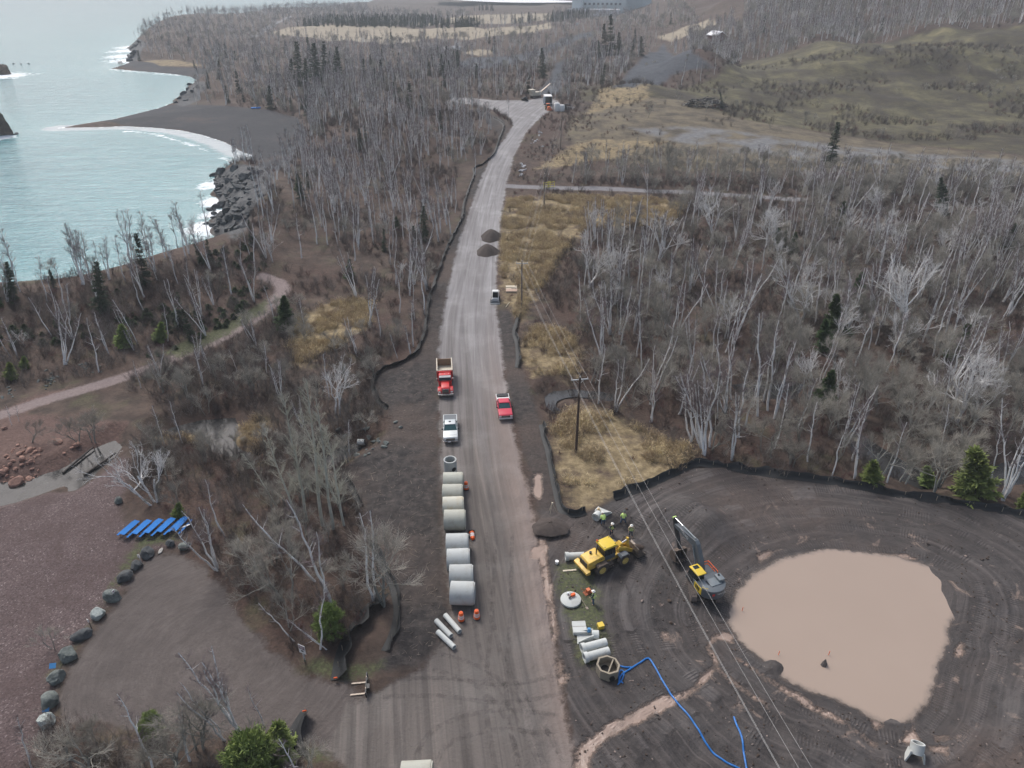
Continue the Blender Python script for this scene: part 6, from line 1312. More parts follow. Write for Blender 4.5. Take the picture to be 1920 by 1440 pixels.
# ---------------------------------------------------------------- pole line and wires
POLES = [((20.4, 20.0), 12.2), (tuple(G(1080, 848)[:2]), 12.0), (tuple(G(978, 575)[:2]), 9.6), (tuple(G(1020, 390)[:2]), 9.8), (tuple(G(1051, 280)[:2]), None)]
TIPS = []; plab = ['brown utility pole at the near end of the line, behind the camera view', 'tall dark brown utility pole with light crossarm in the tan reeds', 'weathered utility pole beside the stacked steel plates', 'utility pole where the branch track leaves the road', 'farthest utility pole, below the white tanks']
for i, (p, H_) in enumerate(POLES):
    z = hz(*p)
    if H_ is None: d = ray(1051, 222); H_ = CAM_H + d[2] * p[1] / d[1] - z
    q = POLES[max(i - 1, 0)][0]; q2 = POLES[min(i + 1, 4)][0]; az = math.atan2(q2[1] - q[1], q2[0] - q[0]) - rad(90)
    mt = M['pole'] if i < 2 else plain('grey_pole_wood', (.20, .165, .135), .85)
    TIPS.append((Vector((*p, z)), H_, az))
    if i == 0: continue
    o = thing('utility_pole', plab[i], 'utility pole', (*p, z), az, 'utility poles beside the road'); b = B(); b.cyl((0, 0, -.5), (0, 0, H_ - .1), .20, .13, 14); part('pole', b, mt, o, True)
    b = B(); b.box((0, .16, H_ - .55), (2.3, .10, .13)); b.path([(-.6, .16, H_ - .6), (0, .14, H_ - 1.2)], .025, 6); b.path([(.6, .16, H_ - .6), (0, .14, H_ - 1.2)], .025, 6); part('crossarm', b, M['galv'] if i < 3 else mt, o)
    for x, z_ in ((-1.08, H_ - .48), (1.08, H_ - .48), (0, H_ - .1)):
        b = B(); b.lathe([(.03, 0), (.06, .06), (.03, .10), (.055, .16), (.02, .24)], (x, .16 if x else 0, z_), 12); part('insulator', b, M['reflect'], o)
WL = [(-1.08, -.28, 'left outer'), (0, .12, 'top centre'), (1.08, -.28, 'right outer'), (-.18, -1.9, 'low neutral')]
SP = ['near the excavator, from the tall pole out of view', 'between tall pole and plate pole', 'between plate pole and branch-track pole', 'between branch-track pole and farthest pole']
for i in range(4):
    (a, ha, za), (c, hc, zc) = TIPS[i], TIPS[i + 1]
    for x, dz, nm in WL:
        ends = []
        for p, hh, az in ((a, ha, za), (c, hc, zc)): ends.append(np.array([p.x + x * math.cos(az), p.y + x * math.sin(az), p.z + hh + dz]))
        t = np.linspace(0, 1, 22)[:, None]; P_ = ends[0] * (1 - t) + ends[1] * t; P_[:, 2] -= 1.0 * 4 * (t * (1 - t))[:, 0] * (.6 if i else .9)
        b = B(); b.path(P_, .0095 if i < 1 else .012, 5); single('power_wire', b, M['wire'], f'{nm} power wire {SP[i]}', 'power line', group='overhead wires on the pole line')

# ---------------------------------------------------------------- hoses, rack, plates, soil heaps, signs, tables, boulders
def hose(px_pts, r_, label, name='drain_hose', mat=None, group=None):
    pts = gline(px_pts, 8); z = h(pts) + r_ * .8; b = B(); b.path(np.column_stack([pts, z]), r_, 8); return single(name, b, mat or M['hose'], label, 'hose', group=group, smooth=True)
hose([(1160, 1281), (1164, 1268), (1180, 1256), (1200, 1243), (1216, 1235), (1228, 1252), (1241, 1276), (1255, 1300), (1270, 1320), (1290, 1345), (1308, 1370), (1325, 1395), (1345, 1415), (1372, 1432), (1400, 1446)], .085, 'long blue hose running from the catch basin across the mud')
hose([(1160, 1249), (1172, 1252), (1184, 1252)], .085, 'short stub of blue hose at the catch basin side', group='blue hoses'); hose([(1158, 1284), (1166, 1276), (1170, 1262), (1163, 1258), (1160, 1272), (1168, 1282)], .06, 'coiled tangle of blue hose below the catch basin', group='blue hoses')
hose([(1376, 1344), (1382, 1362), (1390, 1385), (1395, 1410), (1402, 1446)], .085, 'straight blue hose near the power wires at the bottom', group='blue hoses')
def fork_rack():
    g = G(689, 1290); o = thing('pallet_forks', 'black pallet fork attachment lying at the junction edge', 'pallet forks', g, rad(97)); b = B()
    b.box((0, 0, .25), (2.3, .10, .16)); b.box((0, .05, .75), (2.3, .10, .14))
    for x in (-1.1, -.4, .4, 1.1): b.box((x, .03, .5), (.10, .10, .62))
    b.box((-.35, -.15, .55), (.5, .25, .4)); part('frame', b, M['black'], o)
    for x in (-.62, .58): b = B(); b.box((x, .75, .08), (.16, 1.5, .07)); b.box((x, .06, .45), (.16, .07, .8)); part('fork', b, M['steel'], o)
fork_rack()
for px, py, rx, ry, hh, sd, lab in ((1032, 988, 2.2, 1.7, .65, 3, 'low brown soil heap at the right road edge left of the loader'), (921, 445, 2.75, 4.2, 2.0, 1, 'farther brown soil heap on the right half of the road'), (914, 472, 2.75, 3.9, 1.8, 2, 'nearer brown soil heap on the right half of the road')):
    r = np.random.default_rng(sd); k, m = 40, 9; vs = []
    for a in range(m):
        t = a / (m - 1)
        for i in range(k):
            an = 2 * math.pi * i / k; q = 1 + .07 * math.sin(3 * an + sd) + .04 * math.sin(7 * an) + r.normal(0, .012); z = hh * (math.cos(t * math.pi / 2) ** 1.15) * (1 + .05 * math.sin(5 * an) * t); vs.append((rx * t * q * math.cos(an), ry * t * q * math.sin(an), z + r.normal(0, .02) * (t < .95) - .03 * (t == 1)))
    b = B(); b._new(vs, [(a * k + i, (a + 1) * k + i, (a + 1) * k + (i + 1) % k, a * k + (i + 1) % k) for a in range(m - 1) for i in range(k)]); single('soil_heap', b, M['sandpile'], lab, 'soil heap', G(px, py), group='brown soil heaps', smooth=True)
g = G(959, 543); b = B(); b.box((0, 0, .14), (2.35, 3.6, .16), .01); single('steel_plate', b, M['straw'], 'stack of weathered steel plates beside the utility pole', 'steel plates', g, .02)
b = B(); b.box((0, -1.05, .30), (2.30, 1.35, .10), .01); single('steel_plate', b, plain('rust_plate', (.36, .25, .19), .7, var=.3), 'brownish steel plate on the near half of the plate stack', 'steel plates', g, .02)
b = B(); b.path([(-1.2, .35, .36), (-.3, .5, .38), (.5, .35, .38), (1.0, -.1, .36), (.6, -.35, .36), (.0, -.2, .36), (.2, .2, .37)], .09, 7); single('sling', b, M['beige'], 'beige coiled strap lying on the steel plates', 'strap', g)
b = B(); b.path([(0, 0, .1), (.75, 2.4, .12)], .07, 6); single('timber', b, M['straw'], 'yellowish timber lying on the grass below the steel plates', 'timber', G(948, 577), 0)
def sign(px, py, ph, label, build, rz=0.0): o = thing('sign', label, 'sign', G(px, py), rz, 'signs by the parking lot'); build(o, ph)
def lot_sign(o, H_):
    b = B(); b.box((0, 0, .15), (.10, .06, .5)); part('post', b, M['green'], o); b = B(); b.box((0, -.02, .75), (.22, .04, .9)); part('post_sleeve', b, M['galv'], o)
    b = B(); b.box((0, -.06, 1.55), (.78, .03, .72), .01); part('lower_panel', b, M['signw'], o); b = B(); b.box((0, -.06, 2.02), (.78, .03, .60), .01); part('upper_panel', b, M['signw'], o); b = B(); b.box((0, -.08, 2.02), (.66, .02, .48)); part('maroon_field', b, M['signm'], o)
    lettering(o, 'PARKING', .13, (0, -.095, 2.10), (rad(90), 0, 0), M['signw']); lettering(o, 'ONLY', .13, (0, -.095, 1.94), (rad(90), 0, 0), M['signw'])
    b = B(); b.box((0, -.08, 1.52), (.30, .02, .14)); b.box((.05, -.08, 1.60), (.16, .02, .08)); part('symbol', b, M['black'], o)
sign(572, 1240, 2.3, 'maroon and white parking sign on a short post at the lot edge', lot_sign, rad(-25))
def small_sign(dark):
    def f(o, H_):
        b = B(); b.path([(0, 0, -.2), (0, 0, H_)], .045, 6); part('post', b, M['black'] if dark else M['galv'], o); b = B(); b.box((0, -.05, H_ - .1), (.30, .03, .38)); part('panel', b, M['signw'], o); b = B(); b.box((0, -.07, H_ - .08), (.13, .01, .15)); part('symbol', b, M['signm'], o)
    return f
sign(173, 1181, 1.5, 'small white sign on a dark post beside the boulders', small_sign(True), rad(-30)); sign(218, 1125, 1.4, 'grey stake with pale panel in front of a boulder', small_sign(False), rad(70)); sign(266, 1058, 1.4, 'small white sign on a pale post between two boulders', small_sign(False), rad(-10))
def picnic():
    o = thing('picnic_table', '', 'picnic table', (0, 0, 0)); b = B()
    for k in range(4): b.box((-.30 + .20 * k, 0, .76), (.185, 2.4, .05), .01)
    part('table_top', b, M['blue'], o)
    for s in (-1, 1):
        b = B(); b.box((s * .68, 0, .45), (.26, 2.4, .05), .01); part('bench', b, M['blue'], o)
        b = B(); b.path([(-.72, s * .85, .05), (-.2, s * .85, .74)], .04, 6); b.path([(.72, s * .85, .05), (.2, s * .85, .74)], .04, 6); b.path([(-.75, s * .85, .42), (.75, s * .85, .42)], .035, 6); part('leg_frame', b, M['black'], o)
    return o
t0 = picnic(); PL = ['leftmost blue picnic table of the row on the pebbles', 'second blue picnic table from the left in the row', 'middle blue picnic table of the row', 'second blue picnic table from the right in the row', 'rightmost blue picnic table of the row, under a pale board']
for i, (px, py) in enumerate(((246, 998), (269, 997), (291, 995), (314, 993), (340, 991))):
    o = t0 if i == 0 else copy_tree(t0); o.location = G(px, py) + Vector((0, 0, .02)); o.rotation_euler = (0, 0, rad(-17 + (i == 4) * 4)); o.scale = (1.02, 1.08, 1); set_props(o, PL[i], 'picnic table', 'blue picnic tables in a row')
b = B(); b.box((0, 0, 0), (1.1, .22, .04), rot=(0, 0, .6)); single('board', b, M['signw'], 'white board lying on the bench of the rightmost picnic table', 'board', G(352, 992) + Vector((-.1, 0, .52)))
BO = [((347, 1028), (.95, .65, .55), 'g', 'green-grey boulder with a pale top, right end of the boulder line'), ((320, 1023), (.62, .5, .5), 'd', 'dark boulder second from the right end of the line'), ((302, 1034), (.5, .25, .2), 'w', 'small pale flat stone between two dark boulders'), ((278, 1042), (.95, .75, .75), 'd', 'large dark blocky boulder behind the pale-post sign'), ((257, 1064), (.75, .8, .6), 'd', 'wedge-shaped dark boulder beside the pale-post sign'), ((236, 1086), (1.0, .75, .65), 'd', 'dark square boulder with a plank on top'),
    ((212, 1123), (1.1, .75, .75), 'g', 'grey boulder behind the grey stake'), ((186, 1156), (.7, .75, .75), 'p', 'pale speckled upright boulder between two signs'), ((156, 1194), (1.2, .7, .6), 'd', 'long dark boulder beside the dark-post sign'), ((131, 1233), (1.0, .8, .85), 'g', 'rounded greenish boulder below the small birch clump'), ((107, 1276), (.65, 1.0, .7), 'g', 'tall narrow boulder carrying a blue panel'), ((93, 1322), (1.0, .9, .85), 'g', 'ridged grey boulder above the loose blue panel'), ((88, 1358), (.8, .8, .7), 'p', 'pale boulder at the lower left end of the line'), ((223, 942), (.52, .45, .6), 'g', 'lone egg-shaped grey boulder on the pebbles by the leaning dead birch')]
M['rockp'] = plain('pale_boulder', (.30, .33, .31), .85, var=.4, scale=2.5, bump=.7); M['rockw'] = plain('pale_stone', (.42, .40, .36), .85)
for i, ((px, py), d, k, lab) in enumerate(BO):
    g = G(px, py); b = B(); b.rock((0, 0, d[2] * .55), d, 40 + i, 3, .25); single('boulder', b, M['rock' + k], lab, 'boulder', g, group='boulders around the parking lot')
for px, py, z, lab in ((105, 1262, 1.05, 'small blue panel resting on the tall narrow boulder'), (88, 1334, .35, 'small light blue panel on the ground below the ridged boulder')):
    b = B(); b.box((0, 0, 0), (.55, .5, .05), .01, (.6, .3, .4)); single('blue_panel', b, M['lblue'], lab, 'panel', G(px, py) + Vector((0, 0, z)))
# red rocks by the stream: each its own stone
r = np.random.default_rng(77); RR = []
zone_r = zpoly([(-10, 905), (10, 860), (40, 842), (75, 850), (80, 880), (55, 905), (20, 915)], -2.6)
while len(RR) < 62:
    p = np.array([r.uniform(*c) for c in zip(zone_r.min(0), zone_r.max(0))])
    if sdf(p[None], zone_r)[0] > 0: RR.append((p, r.uniform(.13, .40) * (1.7 if r.random() < .1 else 1)))
RR += [(np.array(G(*q)[:2]), s) for q, s in (((32, 908), 1.05), ((55, 898), .6), ((143, 836), .62), ((108, 832), .55), ((75, 845), .5), ((110, 830), .7), ((135, 840), .35), ((5, 888), .7), ((58, 912), .35), ((8, 805), .45), ((120, 850), .3))]
RM = []
for i in range(5): b = B(); b.rock((0, 0, .35), (1, .8, .7), 300 + i, 3, .25); RM.append(b)
RM = [part('red_rock', b, M['rockr']).data for b in RM]
for o in [o for o in COL.objects if o.name.startswith('red_rock')]: bpy.data.objects.remove(o)
sz = sorted(range(len(RR)), key=lambda i: -RR[i][1])
for i, (p, s) in enumerate(RR):
    o = bpy.data.objects.new('red_rock', RM[i % 5]); COL.objects.link(o); o.location = (*p, hz(*p) - .05); o.rotation_euler = (r.normal(0, .2), r.normal(0, .2), r.uniform(0, 6.28)); o.scale = (s, s, s * r.uniform(.8, 1.15)); k = sz.index(i)
    set_props(o, ['largest red rock at the edge of the stream mouth', 'second largest red rock among the stream boulders', 'third largest red rock among the stream boulders'][k] if k < 3 else 'loose reddish rock in the pile beside the stream mouth', 'rock', 'red rocks beside the stream')
# fallen logs in the stream, and pale sticks over the cleared slope
for a, c, rr, lab in (((118, 888), (176, 842), .17, 'dark log fallen along the far bank of the stream'), ((158, 892), (218, 853), .20, 'dark branched log lying across the still stream pool')):
    p, q = Vector((*at_z(*a, STREAM_Z), STREAM_Z + .12)), Vector((*at_z(*c, STREAM_Z), STREAM_Z + .35)); b = B(); b.path([p, p.lerp(q, .35) + Vector((.1, .15, .05)), p.lerp(q, .7), q], [rr, rr * .95, rr * .8, rr * .6], 8); b.path([p.lerp(q, .3), p.lerp(q, .38) + Vector((-.9, .5, .4))], .06, 6); single('fallen_log', b, plain('wet_log', (.055, .045, .038), .7), lab, 'log', group='logs in the stream', smooth=True)
# ---------------------------------------------------------------- people
def skin_obj(name, pts, edges, radii, mat, parent, sub=1):
    me = bpy.data.meshes.new(name); me.from_pydata([tuple(p) for p in pts], edges, []); me.materials.append(mat); o = bpy.data.objects.new(name, me); COL.objects.link(o); o.parent = parent
    o.modifiers.new('skin', 'SKIN').use_smooth_shade = True
    for i, rr in enumerate(radii): me.skin_vertices[0].data[i].radius = (rr, rr) if np.isscalar(rr) else rr
    me.skin_vertices[0].data[0].use_root = True; m2 = o.modifiers.new('smooth', 'SUBSURF'); m2.levels = sub; m2.render_levels = sub; return o
def person(label, px, py, rz, bend=0.0, step=.10, arms=((.26, .10), (.26, .10)), top='hivis', vest=None, legs='jeans', hat='hat', ht=1.78, stoop=0.0, zoff=0.0):
    o = thing('person', label, 'person', G(px, py) + Vector((0, 0, zoff)), rz, 'construction workers on the site'); o.scale = (ht / 1.70,) * 3
    def bd(p):
        p = Vector(p); 
        if p.z > .95: q = p - Vector((0, 0, .95)); q.rotate(Euler((-bend, 0, 0))); p = q + Vector((0, -.25 * math.sin(bend), .95))
        elif .6 < p.z <= .95: p = p + Vector((0, -.25 * math.sin(bend) * (p.z - .6) / .35, 0))
        return p
    pts, ed, ra = [], [], []
    def add(p, r_, par=None, raw=False):
        pts.append(Vector(p) if raw else bd(p)); ra.append(r_)
        if par is not None: ed.append((par, len(pts) - 1))
        return len(pts) - 1
    pel = add((0, 0, .96), (.155, .115)); wa = add((0, 0, 1.12), (.14, .10), pel); ch = add((0, .0, 1.33), (.165, .115), wa); nk = add((0, .0, 1.50), .062, ch); jaw = add((0, .035, 1.58), .082, nk); hd = add((0, .025, 1.68), .098, jaw); tp = add((0, .015, 1.765), .07, hd); nose = add((0, .125, 1.635), .018, jaw)
    J = {}
    for s, (out, fwd) in zip((-1, 1), arms):
        sh = add((s * .19, 0, 1.42), .072, ch); el = add((s * (out + .02), fwd * .3 - .02, 1.14), .050, sh); wrp = bd((s * out, fwd + .08, .96 + fwd * .35)); wr = add(wrp, .034, el, True)
        d = (wrp - pts[el]).normalized(); pm = add(wrp + d * .07, (.040, .024), wr, True); side = Vector((1, 0, 0)); fw = d.cross(side).normalized()
        for k, ln in zip((-1.5, -.5, .5, 1.5), (.065, .078, .074, .058)):
            a = add(wrp + d * .105 + side * .017 * k, .0095, pm, True); add(pts[a] + d * ln * .55 - fw * .012, .0085, a, True); add(pts[-1] + d * ln * .4 - fw * .03, .0075, len(pts) - 1, True)
        th = add(wrp + d * .05 + side * -s * .045, .011, pm, True); add(pts[th] + d * .045 - fw * .015, .009, th, True); J[s] = (sh, el, wr)
        hp = add((s * .095, 0, .88), .098, pel); kn = add((s * (.10 + step * .3), .03 + (.06 * s if step > .12 else 0), .50), .066, hp); an = add((s * (.10 + step * .6), -.02 + (.10 * s if step > .12 else 0), .10), .046, kn); to = add((s * (.11 + step * .7), .16 + (.10 * s if step > .12 else 0), .045), .042, an); J[s] += (hp, kn, an, to)
    skin_obj('body', pts, ed, ra, M['skin'], o)
    def sub(name, ids, links, rs, mat): return skin_obj(name, [pts[i] for i in ids], [(ids.index(a), ids.index(b_)) for a, b_ in links], rs, mat, o)
    ids = [wa, pel, ch] + [J[s][k] for s in (-1, 1) for k in (0, 1, 2)]
    jk = skin_obj('jacket', [pts[wa], pts[pel] + Vector((0, 0, -.03)), pts[ch], pts[ch].lerp(pts[nk], .55)] + [v for s in (-1, 1) for v in (pts[J[s][0]], pts[J[s][1]], pts[J[s][1]].lerp(pts[J[s][2]], .9))], [(0, 1), (0, 2), (2, 3), (2, 4), (4, 5), (5, 6), (2, 7), (7, 8), (8, 9)], [(.205, .165), (.205, .165), (.235, .180), .11] + [.115, .092, .075] * 2, M[top], o)
    if vest: skin_obj('vest', [pts[wa], pts[pel] + Vector((0, 0, .03)), pts[ch], pts[ch].lerp(pts[nk], .4), pts[J[-1][0]].lerp(pts[ch], .25), pts[J[1][0]].lerp(pts[ch], .25)], [(0, 1), (0, 2), (2, 3), (2, 4), (2, 5)], [(.235, .20), (.235, .20), (.275, .225), .15, .135, .135], M[vest], o)
    skin_obj('trousers', [pts[pel]] + [v for s in (-1, 1) for v in (pts[J[s][3]], pts[J[s][4]], pts[J[s][5]])], [(0, 1), (1, 2), (2, 3), (0, 4), (4, 5), (5, 6)], [(.185, .155)] + [.130, .100, .085] * 2, M[legs], o)
    for s in (-1, 1): skin_obj('boot', [pts[J[s][5]] + Vector((0, 0, .06)), pts[J[s][5]] - Vector((0, .02, .045)), pts[J[s][6]]], [(0, 1), (1, 2)], [.062, .058, .052], M['boot'], o)
    hp_ = pts[tp]; up = (pts[tp] - pts[jaw]).normalized(); b = B(); b.lathe([(.185, -.035), (.180, -.02), (.135, -.015), (.130, .03), (.10, .08), (.05, .105), (.01, .11)], k=22); b.box((0, .16, -.03), (.16, .12, .015)); q = part('hard_hat', b, M[hat], o, True); q.location = hp_ - up * .02; q.rotation_euler = up.to_track_quat('Z', 'Y').to_euler()
    b = B()
    for s in (-1, 1): b.cyl(pts[jaw] + Vector((s * .035, .088, .055)), pts[jaw] + Vector((s * .035, .094, .055)), .011, k=10)
    part('eyes', b, M['dark'], o); return o
person('person in lime jacket and blue jeans bending over the flared end in the trench', 1130, 984, rad(15), .75, .12, ((.22, .35), (.25, .3)), 'hivis', None, 'jeans', 'hat')
person('person in lime jacket walking with legs apart, farthest right of the bending worker', 1168, 982, rad(-15), .35, .34, ((.30, .12), (.24, .30)), 'hivis', None, 'jeans', 'sleeve')
person('person in vest, white hard hat and navy trousers behind the loader bucket', 1146, 1003, rad(200), .12, .14, ((.30, .12), (.25, .25)), 'sleeve', 'vest', 'navy', 'hat')
w4 = person('person in tan vest and grey trousers holding a shovel by the bucket', 1182, 1006, rad(170), .10, .12, ((.36, .22), (.26, .12)), 'tanvest', 'vest', 'gjeans', 'hat')
person('person in lime vest, white hard hat and jeans beside the rusty compactor', 1112, 1132, rad(65), .06, .16, ((.24, .18), (.27, .05)), 'sleeve', 'vest', 'jeans', 'hat')
person('person in tan hat standing down behind the flared trench pipe', 1121, 964, rad(190), .30, .10, ((.26, .2), (.26, .2)), 'orangec' if 'orangec' in M else 'tanvest', None, 'navy', 'tanhat', 1.72, 0, -.75)
g = G(1187, 1010); b = B(); b.path([(0, 0, 0), (.05, .05, 1.75)], .028, 6); b.box((0, -.02, .05), (.22, .03, .3)); single('shovel', b, M['wood'], 'long-handled shovel held upright by the tan-vested worker', 'shovel', g)
def compactor():
    o = thing('plate_compactor', 'rusty orange plate compactor beside the worker on the grass', 'compactor', G(1102, 1112), rad(-60)); b = B(); b.box((0, 0, .10), (.62, .95, .12), .03, (.12, 0, 0)); part('base_plate', b, M['rust'], o)
    b = B(); b.box((0, .05, .38), (.42, .42, .36), .05); part('engine', b, M['orangep'], o); b = B(); b.path([(-.2, -.2, .3), (-.22, -.8, .95), (.22, -.8, .95), (.2, -.2, .3)], .03, 6); part('handle', b, M['rust'], o)
compactor()
def tripod():
    o = thing('survey_tripod', 'wooden survey tripod standing on the wet road shoulder', 'tripod', G(1035, 962), 0)
    for a in (0, 2.1, 4.2): b = B(); b.path([(.08 * math.cos(a), .08 * math.sin(a), 1.4), (.6 * math.cos(a), .6 * math.sin(a), 0)], .035, 6); part('leg', b, M['straw'], o)
    b = B(); b.box((0, 0, 1.5), (.2, .2, .25), .03); part('head', b, M['straw'], o)
tripod()

# ---------------------------------------------------------------- shore rocks and sea stacks
r = np.random.default_rng(91); RK = []
for i in range(7): b = B(); b.rock((0, 0, .25), (1, .8, .75), 500 + i, 3, .45); o_ = part('tmp', b, M['rockd']); RK.append(o_.data); bpy.data.objects.remove(o_)
SHR = [((402, 330), 2.4), ((418, 322), 2.8), ((440, 318), 3.0), ((405, 345), 2.0), ((415, 350), 2.6), ((428, 340), 3.2), ((412, 362), 2.6), ((425, 366), 2.4), ((418, 384), 2.8), ((405, 392), 2.2), ((396, 400), 1.8), ((412, 404), 2.4), ((425, 398), 2.6), ((388, 422), 2.0), ((400, 424), 2.4), ((412, 416), 2.6), ((432, 410), 2.8), ((450, 408), 2.6), ((440, 425), 2.4), ((455, 424), 2.2), ((438, 380), 3.0), ((448, 352), 3.4), ((460, 335), 3.2), ((478, 328), 2.8), ((466, 356), 2.6), ((452, 330), 2.2), ((436, 356), 2.4), ((445, 395), 2.6), ((470, 318), 2.2), ((490, 322), 2.0),
    ((248, 92), 4.5), ((256, 86), 4), ((252, 100), 5), ((246, 108), 4), ((262, 80), 4), ((243, 115), 3.5), ((352, 168), 2.2), ((345, 176), 2.6), ((338, 184), 2.0), ((356, 160), 2.4), ((330, 193), 2.0), ((347, 188), 2.4), ((360, 172), 2.0), ((60, 139), 1.2), ((45, 140), 1.4), ((32, 139), 1.2)]
SHR = [(q, s_ * (.78 if q[1] > 200 else 1)) for q, s_ in SHR]
for i in range(130):
    a = r.random(); SHR.append(((r.uniform(400, 490), r.uniform(318, 434)), r.uniform(.5, 1.5)))
GB = gpoly(RB_PX)
for i, ((px, py), s) in enumerate(SHR):
    x, y, z = ground(px, py, h) if i >= 30 or py > 200 else (*at_z(px, py, LAKE), LAKE)
    if i >= 46 and sdf(np.array([[x, y]]), GB)[0] < 0: continue
    o = bpy.data.objects.new('shore_rock', RK[i % 7]); COL.objects.link(o); o.location = (x, y, max(z, LAKE) - .1 * s); o.rotation_euler = (r.normal(0, .15), r.normal(0, .15), r.uniform(0, 6.28)); o.scale = (s, s * r.uniform(.8, 1.3), s * r.uniform(.6, 1.05))
    if py < 130: lab, gp = 'dark rock at the surf-washed far cape tip', 'rocks at the far cape'
    elif py < 200: lab, gp = 'dark rock on the shore between the two black beaches', 'rocks between the beaches'
    else: lab, gp = 'jagged dark grey rock on the headland below the birches', 'rocks of the near headland'
    set_props(o, lab, 'rock', gp)
for (px, py), d, sd, lab in (((-4, 252), (12, 9, 13), 21, 'orange-lichened dark sea stack at the left edge of the bay'), ((6, 139), (8, 6, 6.5), 22, 'low dark sea rock far out at the left edge')):
    x, y = at_z(px, py, LAKE); b = B(); b.rock((0, 0, d[2] * .25), d, sd, 4, .5); single('sea_stack', b, plain('lichen_rock', (.105, .075, .055), .9, var=.7, scale=.5, bump=.9), lab, 'sea stack', (x, y, LAKE))
b = B(); b.rock((0, 0, .2), (1.4, 1.1, .6), 33, 3); x, y = at_z(30, 252, LAKE); single('shore_rock', b, M['rockd'], 'small dark rock awash beside the lichened sea stack', 'rock', (x, y, LAKE))

# ---------------------------------------------------------------- the junction: trailer, tractor, tanks, crusher, heap
def box_trailer():
    g = G(1027, 196); o = thing('box_trailer', 'white box trailer with open rear door at the road junction', 'trailer', g, rad(4)); o.scale = (1.25,) * 3; W_, L, H_ = 2.6, 5.5, 2.9
    b = B()
    for s in (-1, 1): b.box((s * W_ / 2, 0, 1.9), (.08, L, H_ - .5), .02)
    b.box((0, L / 2, 1.9), (W_, .08, H_ - .5)); b.box((0, 0, .70), (W_, L, .12)); part('box_wall', b, M['white'], o); b = B(); b.box((0, 0, 3.13), (W_ + .1, L + .1, .1), .02); part('box_roof', b, M['reflect'], o)
    b = B(); b.box((-W_ / 2 - .4, -L / 2 - .3, 1.9), (.9, .06, 2.3)); part('door', b, M['white'], o)
    for s in (-1, 1): wheel(o, s * 1.2, -.6, .42, .3, M['tyre'], M['rim'])
box_trailer()
def tractor():
    g = G(1028, 206); o = thing('tractor', 'orange compact tractor in front of the white box trailer', 'tractor', g, rad(190)); o.scale = (1.25,) * 3; b = B(); b.prism([(-.2, .7), (-.2, 1.3), (1.5, 1.25), (1.6, .7)], -.42, .42, .06); part('hood', b, M['orangep'], o)
    b = B(); b.fr((-.55, .55, -1.1, -.1, .7), (-.5, .5, -1.0, -.15, 1.9), .04); part('cab', b, M['dglass'], o); b = B(); b.box((0, -.6, 1.97), (1.25, 1.15, .14), .04); part('canopy', b, M['orangep'], o)
    for s in (-1, 1): wheel(o, s * .75, -.75, .62, .35, M['tyre'], M['yrim']); wheel(o, s * .65, 1.1, .38, .25, M['tyre'], M['yrim'])
    b = B(); b.prism([(1.9, .2), (1.85, .75), (1.95, .75), (2.05, .3), (2.5, .25), (2.5, .18)], -.9, .9); b.path([(-.5, .2, 1.0), (-.5, 1.9, .5)], .06, 6); b.path([(.5, .2, 1.0), (.5, 1.9, .5)], .06, 6); part('front_loader', b, M['orangep'], o)
tractor()
for (px, py), hh, lab in (((1044, 208), 2.6, 'taller white plastic tank beside the orange tractor'), ((1053, 208), 2.0, 'shorter white plastic tank right of the taller tank')):
    o = thing('water_tank', lab, 'tank', G(px, py), 0, 'white tanks at the junction'); o.scale = (1.3,) * 3; b = B(); b.lathe([(1.0, 0), (1.02, .1), (1.02, hh - .3), (.85, hh - .08), (.3, hh), (.02, hh)], k=28); part('shell', b, M['reflect'], o, True); b = B(); b.lathe([(.25, hh - .02), (.25, hh + .10), (.02, hh + .11)], k=16); part('lid', b, M['galv'], o)
def crusher():
    g = G(1004, 183); o = thing('screening_machine', 'cream mobile screening machine with a raised conveyor at the junction', 'machine', g, rad(-60)); o.scale = (1.2,) * 3; b = B(); b.box((0, 0, 1.5), (2.2, 4.5, 1.3), .1); b.prism([(-2.6, 2.2), (-2.9, 3.2), (-.6, 3.2), (-.9, 2.2)], -1.2, 1.2, .05); part('hopper_body', b, M['beige'], o)
    for s in (-1, 1): b = B(); b.prism([(-1.8, 0), (-2.1, .4), (-1.8, .8), (1.8, .8), (2.1, .4), (1.8, 0)], s * .8, s * 1.2, .03); part('track', b, M['track'], o)
    b = B(); b.box((0, 4.4, 3.2), (.9, 6.0, .25), 0, (.55, 0, 0)); part('conveyor', b, M['steel'], o); b = B(); b.cyl((1.0, 1.5, 1.2), (1.0, 1.5, 2.6), .25); b.box((-1.1, .6, 1.6), (.4, 1.4, .9), .05); part('engine_box', b, M['white'], o)
crusher()
b = B(); b.rock((0, 0, .6), (4.5, 2.2, 1.3), 61, 4, .5); single('asphalt_heap', b, plain('black_rubble', (.035, .035, .038), .95, var=.6, scale=2, bump=.9), 'black rubble heap left of the cream screening machine', 'heap', G(985, 188))
b = B(); b.rock((0, 0, .4), (4.8, 1.4, .9), 62, 4, .5); single('asphalt_heap', b, plain('black_rubble2', (.035, .035, .038), .95, var=.6, scale=2, bump=.9), 'low black rubble heap behind the white box trailer', 'heap', G(1033, 177))
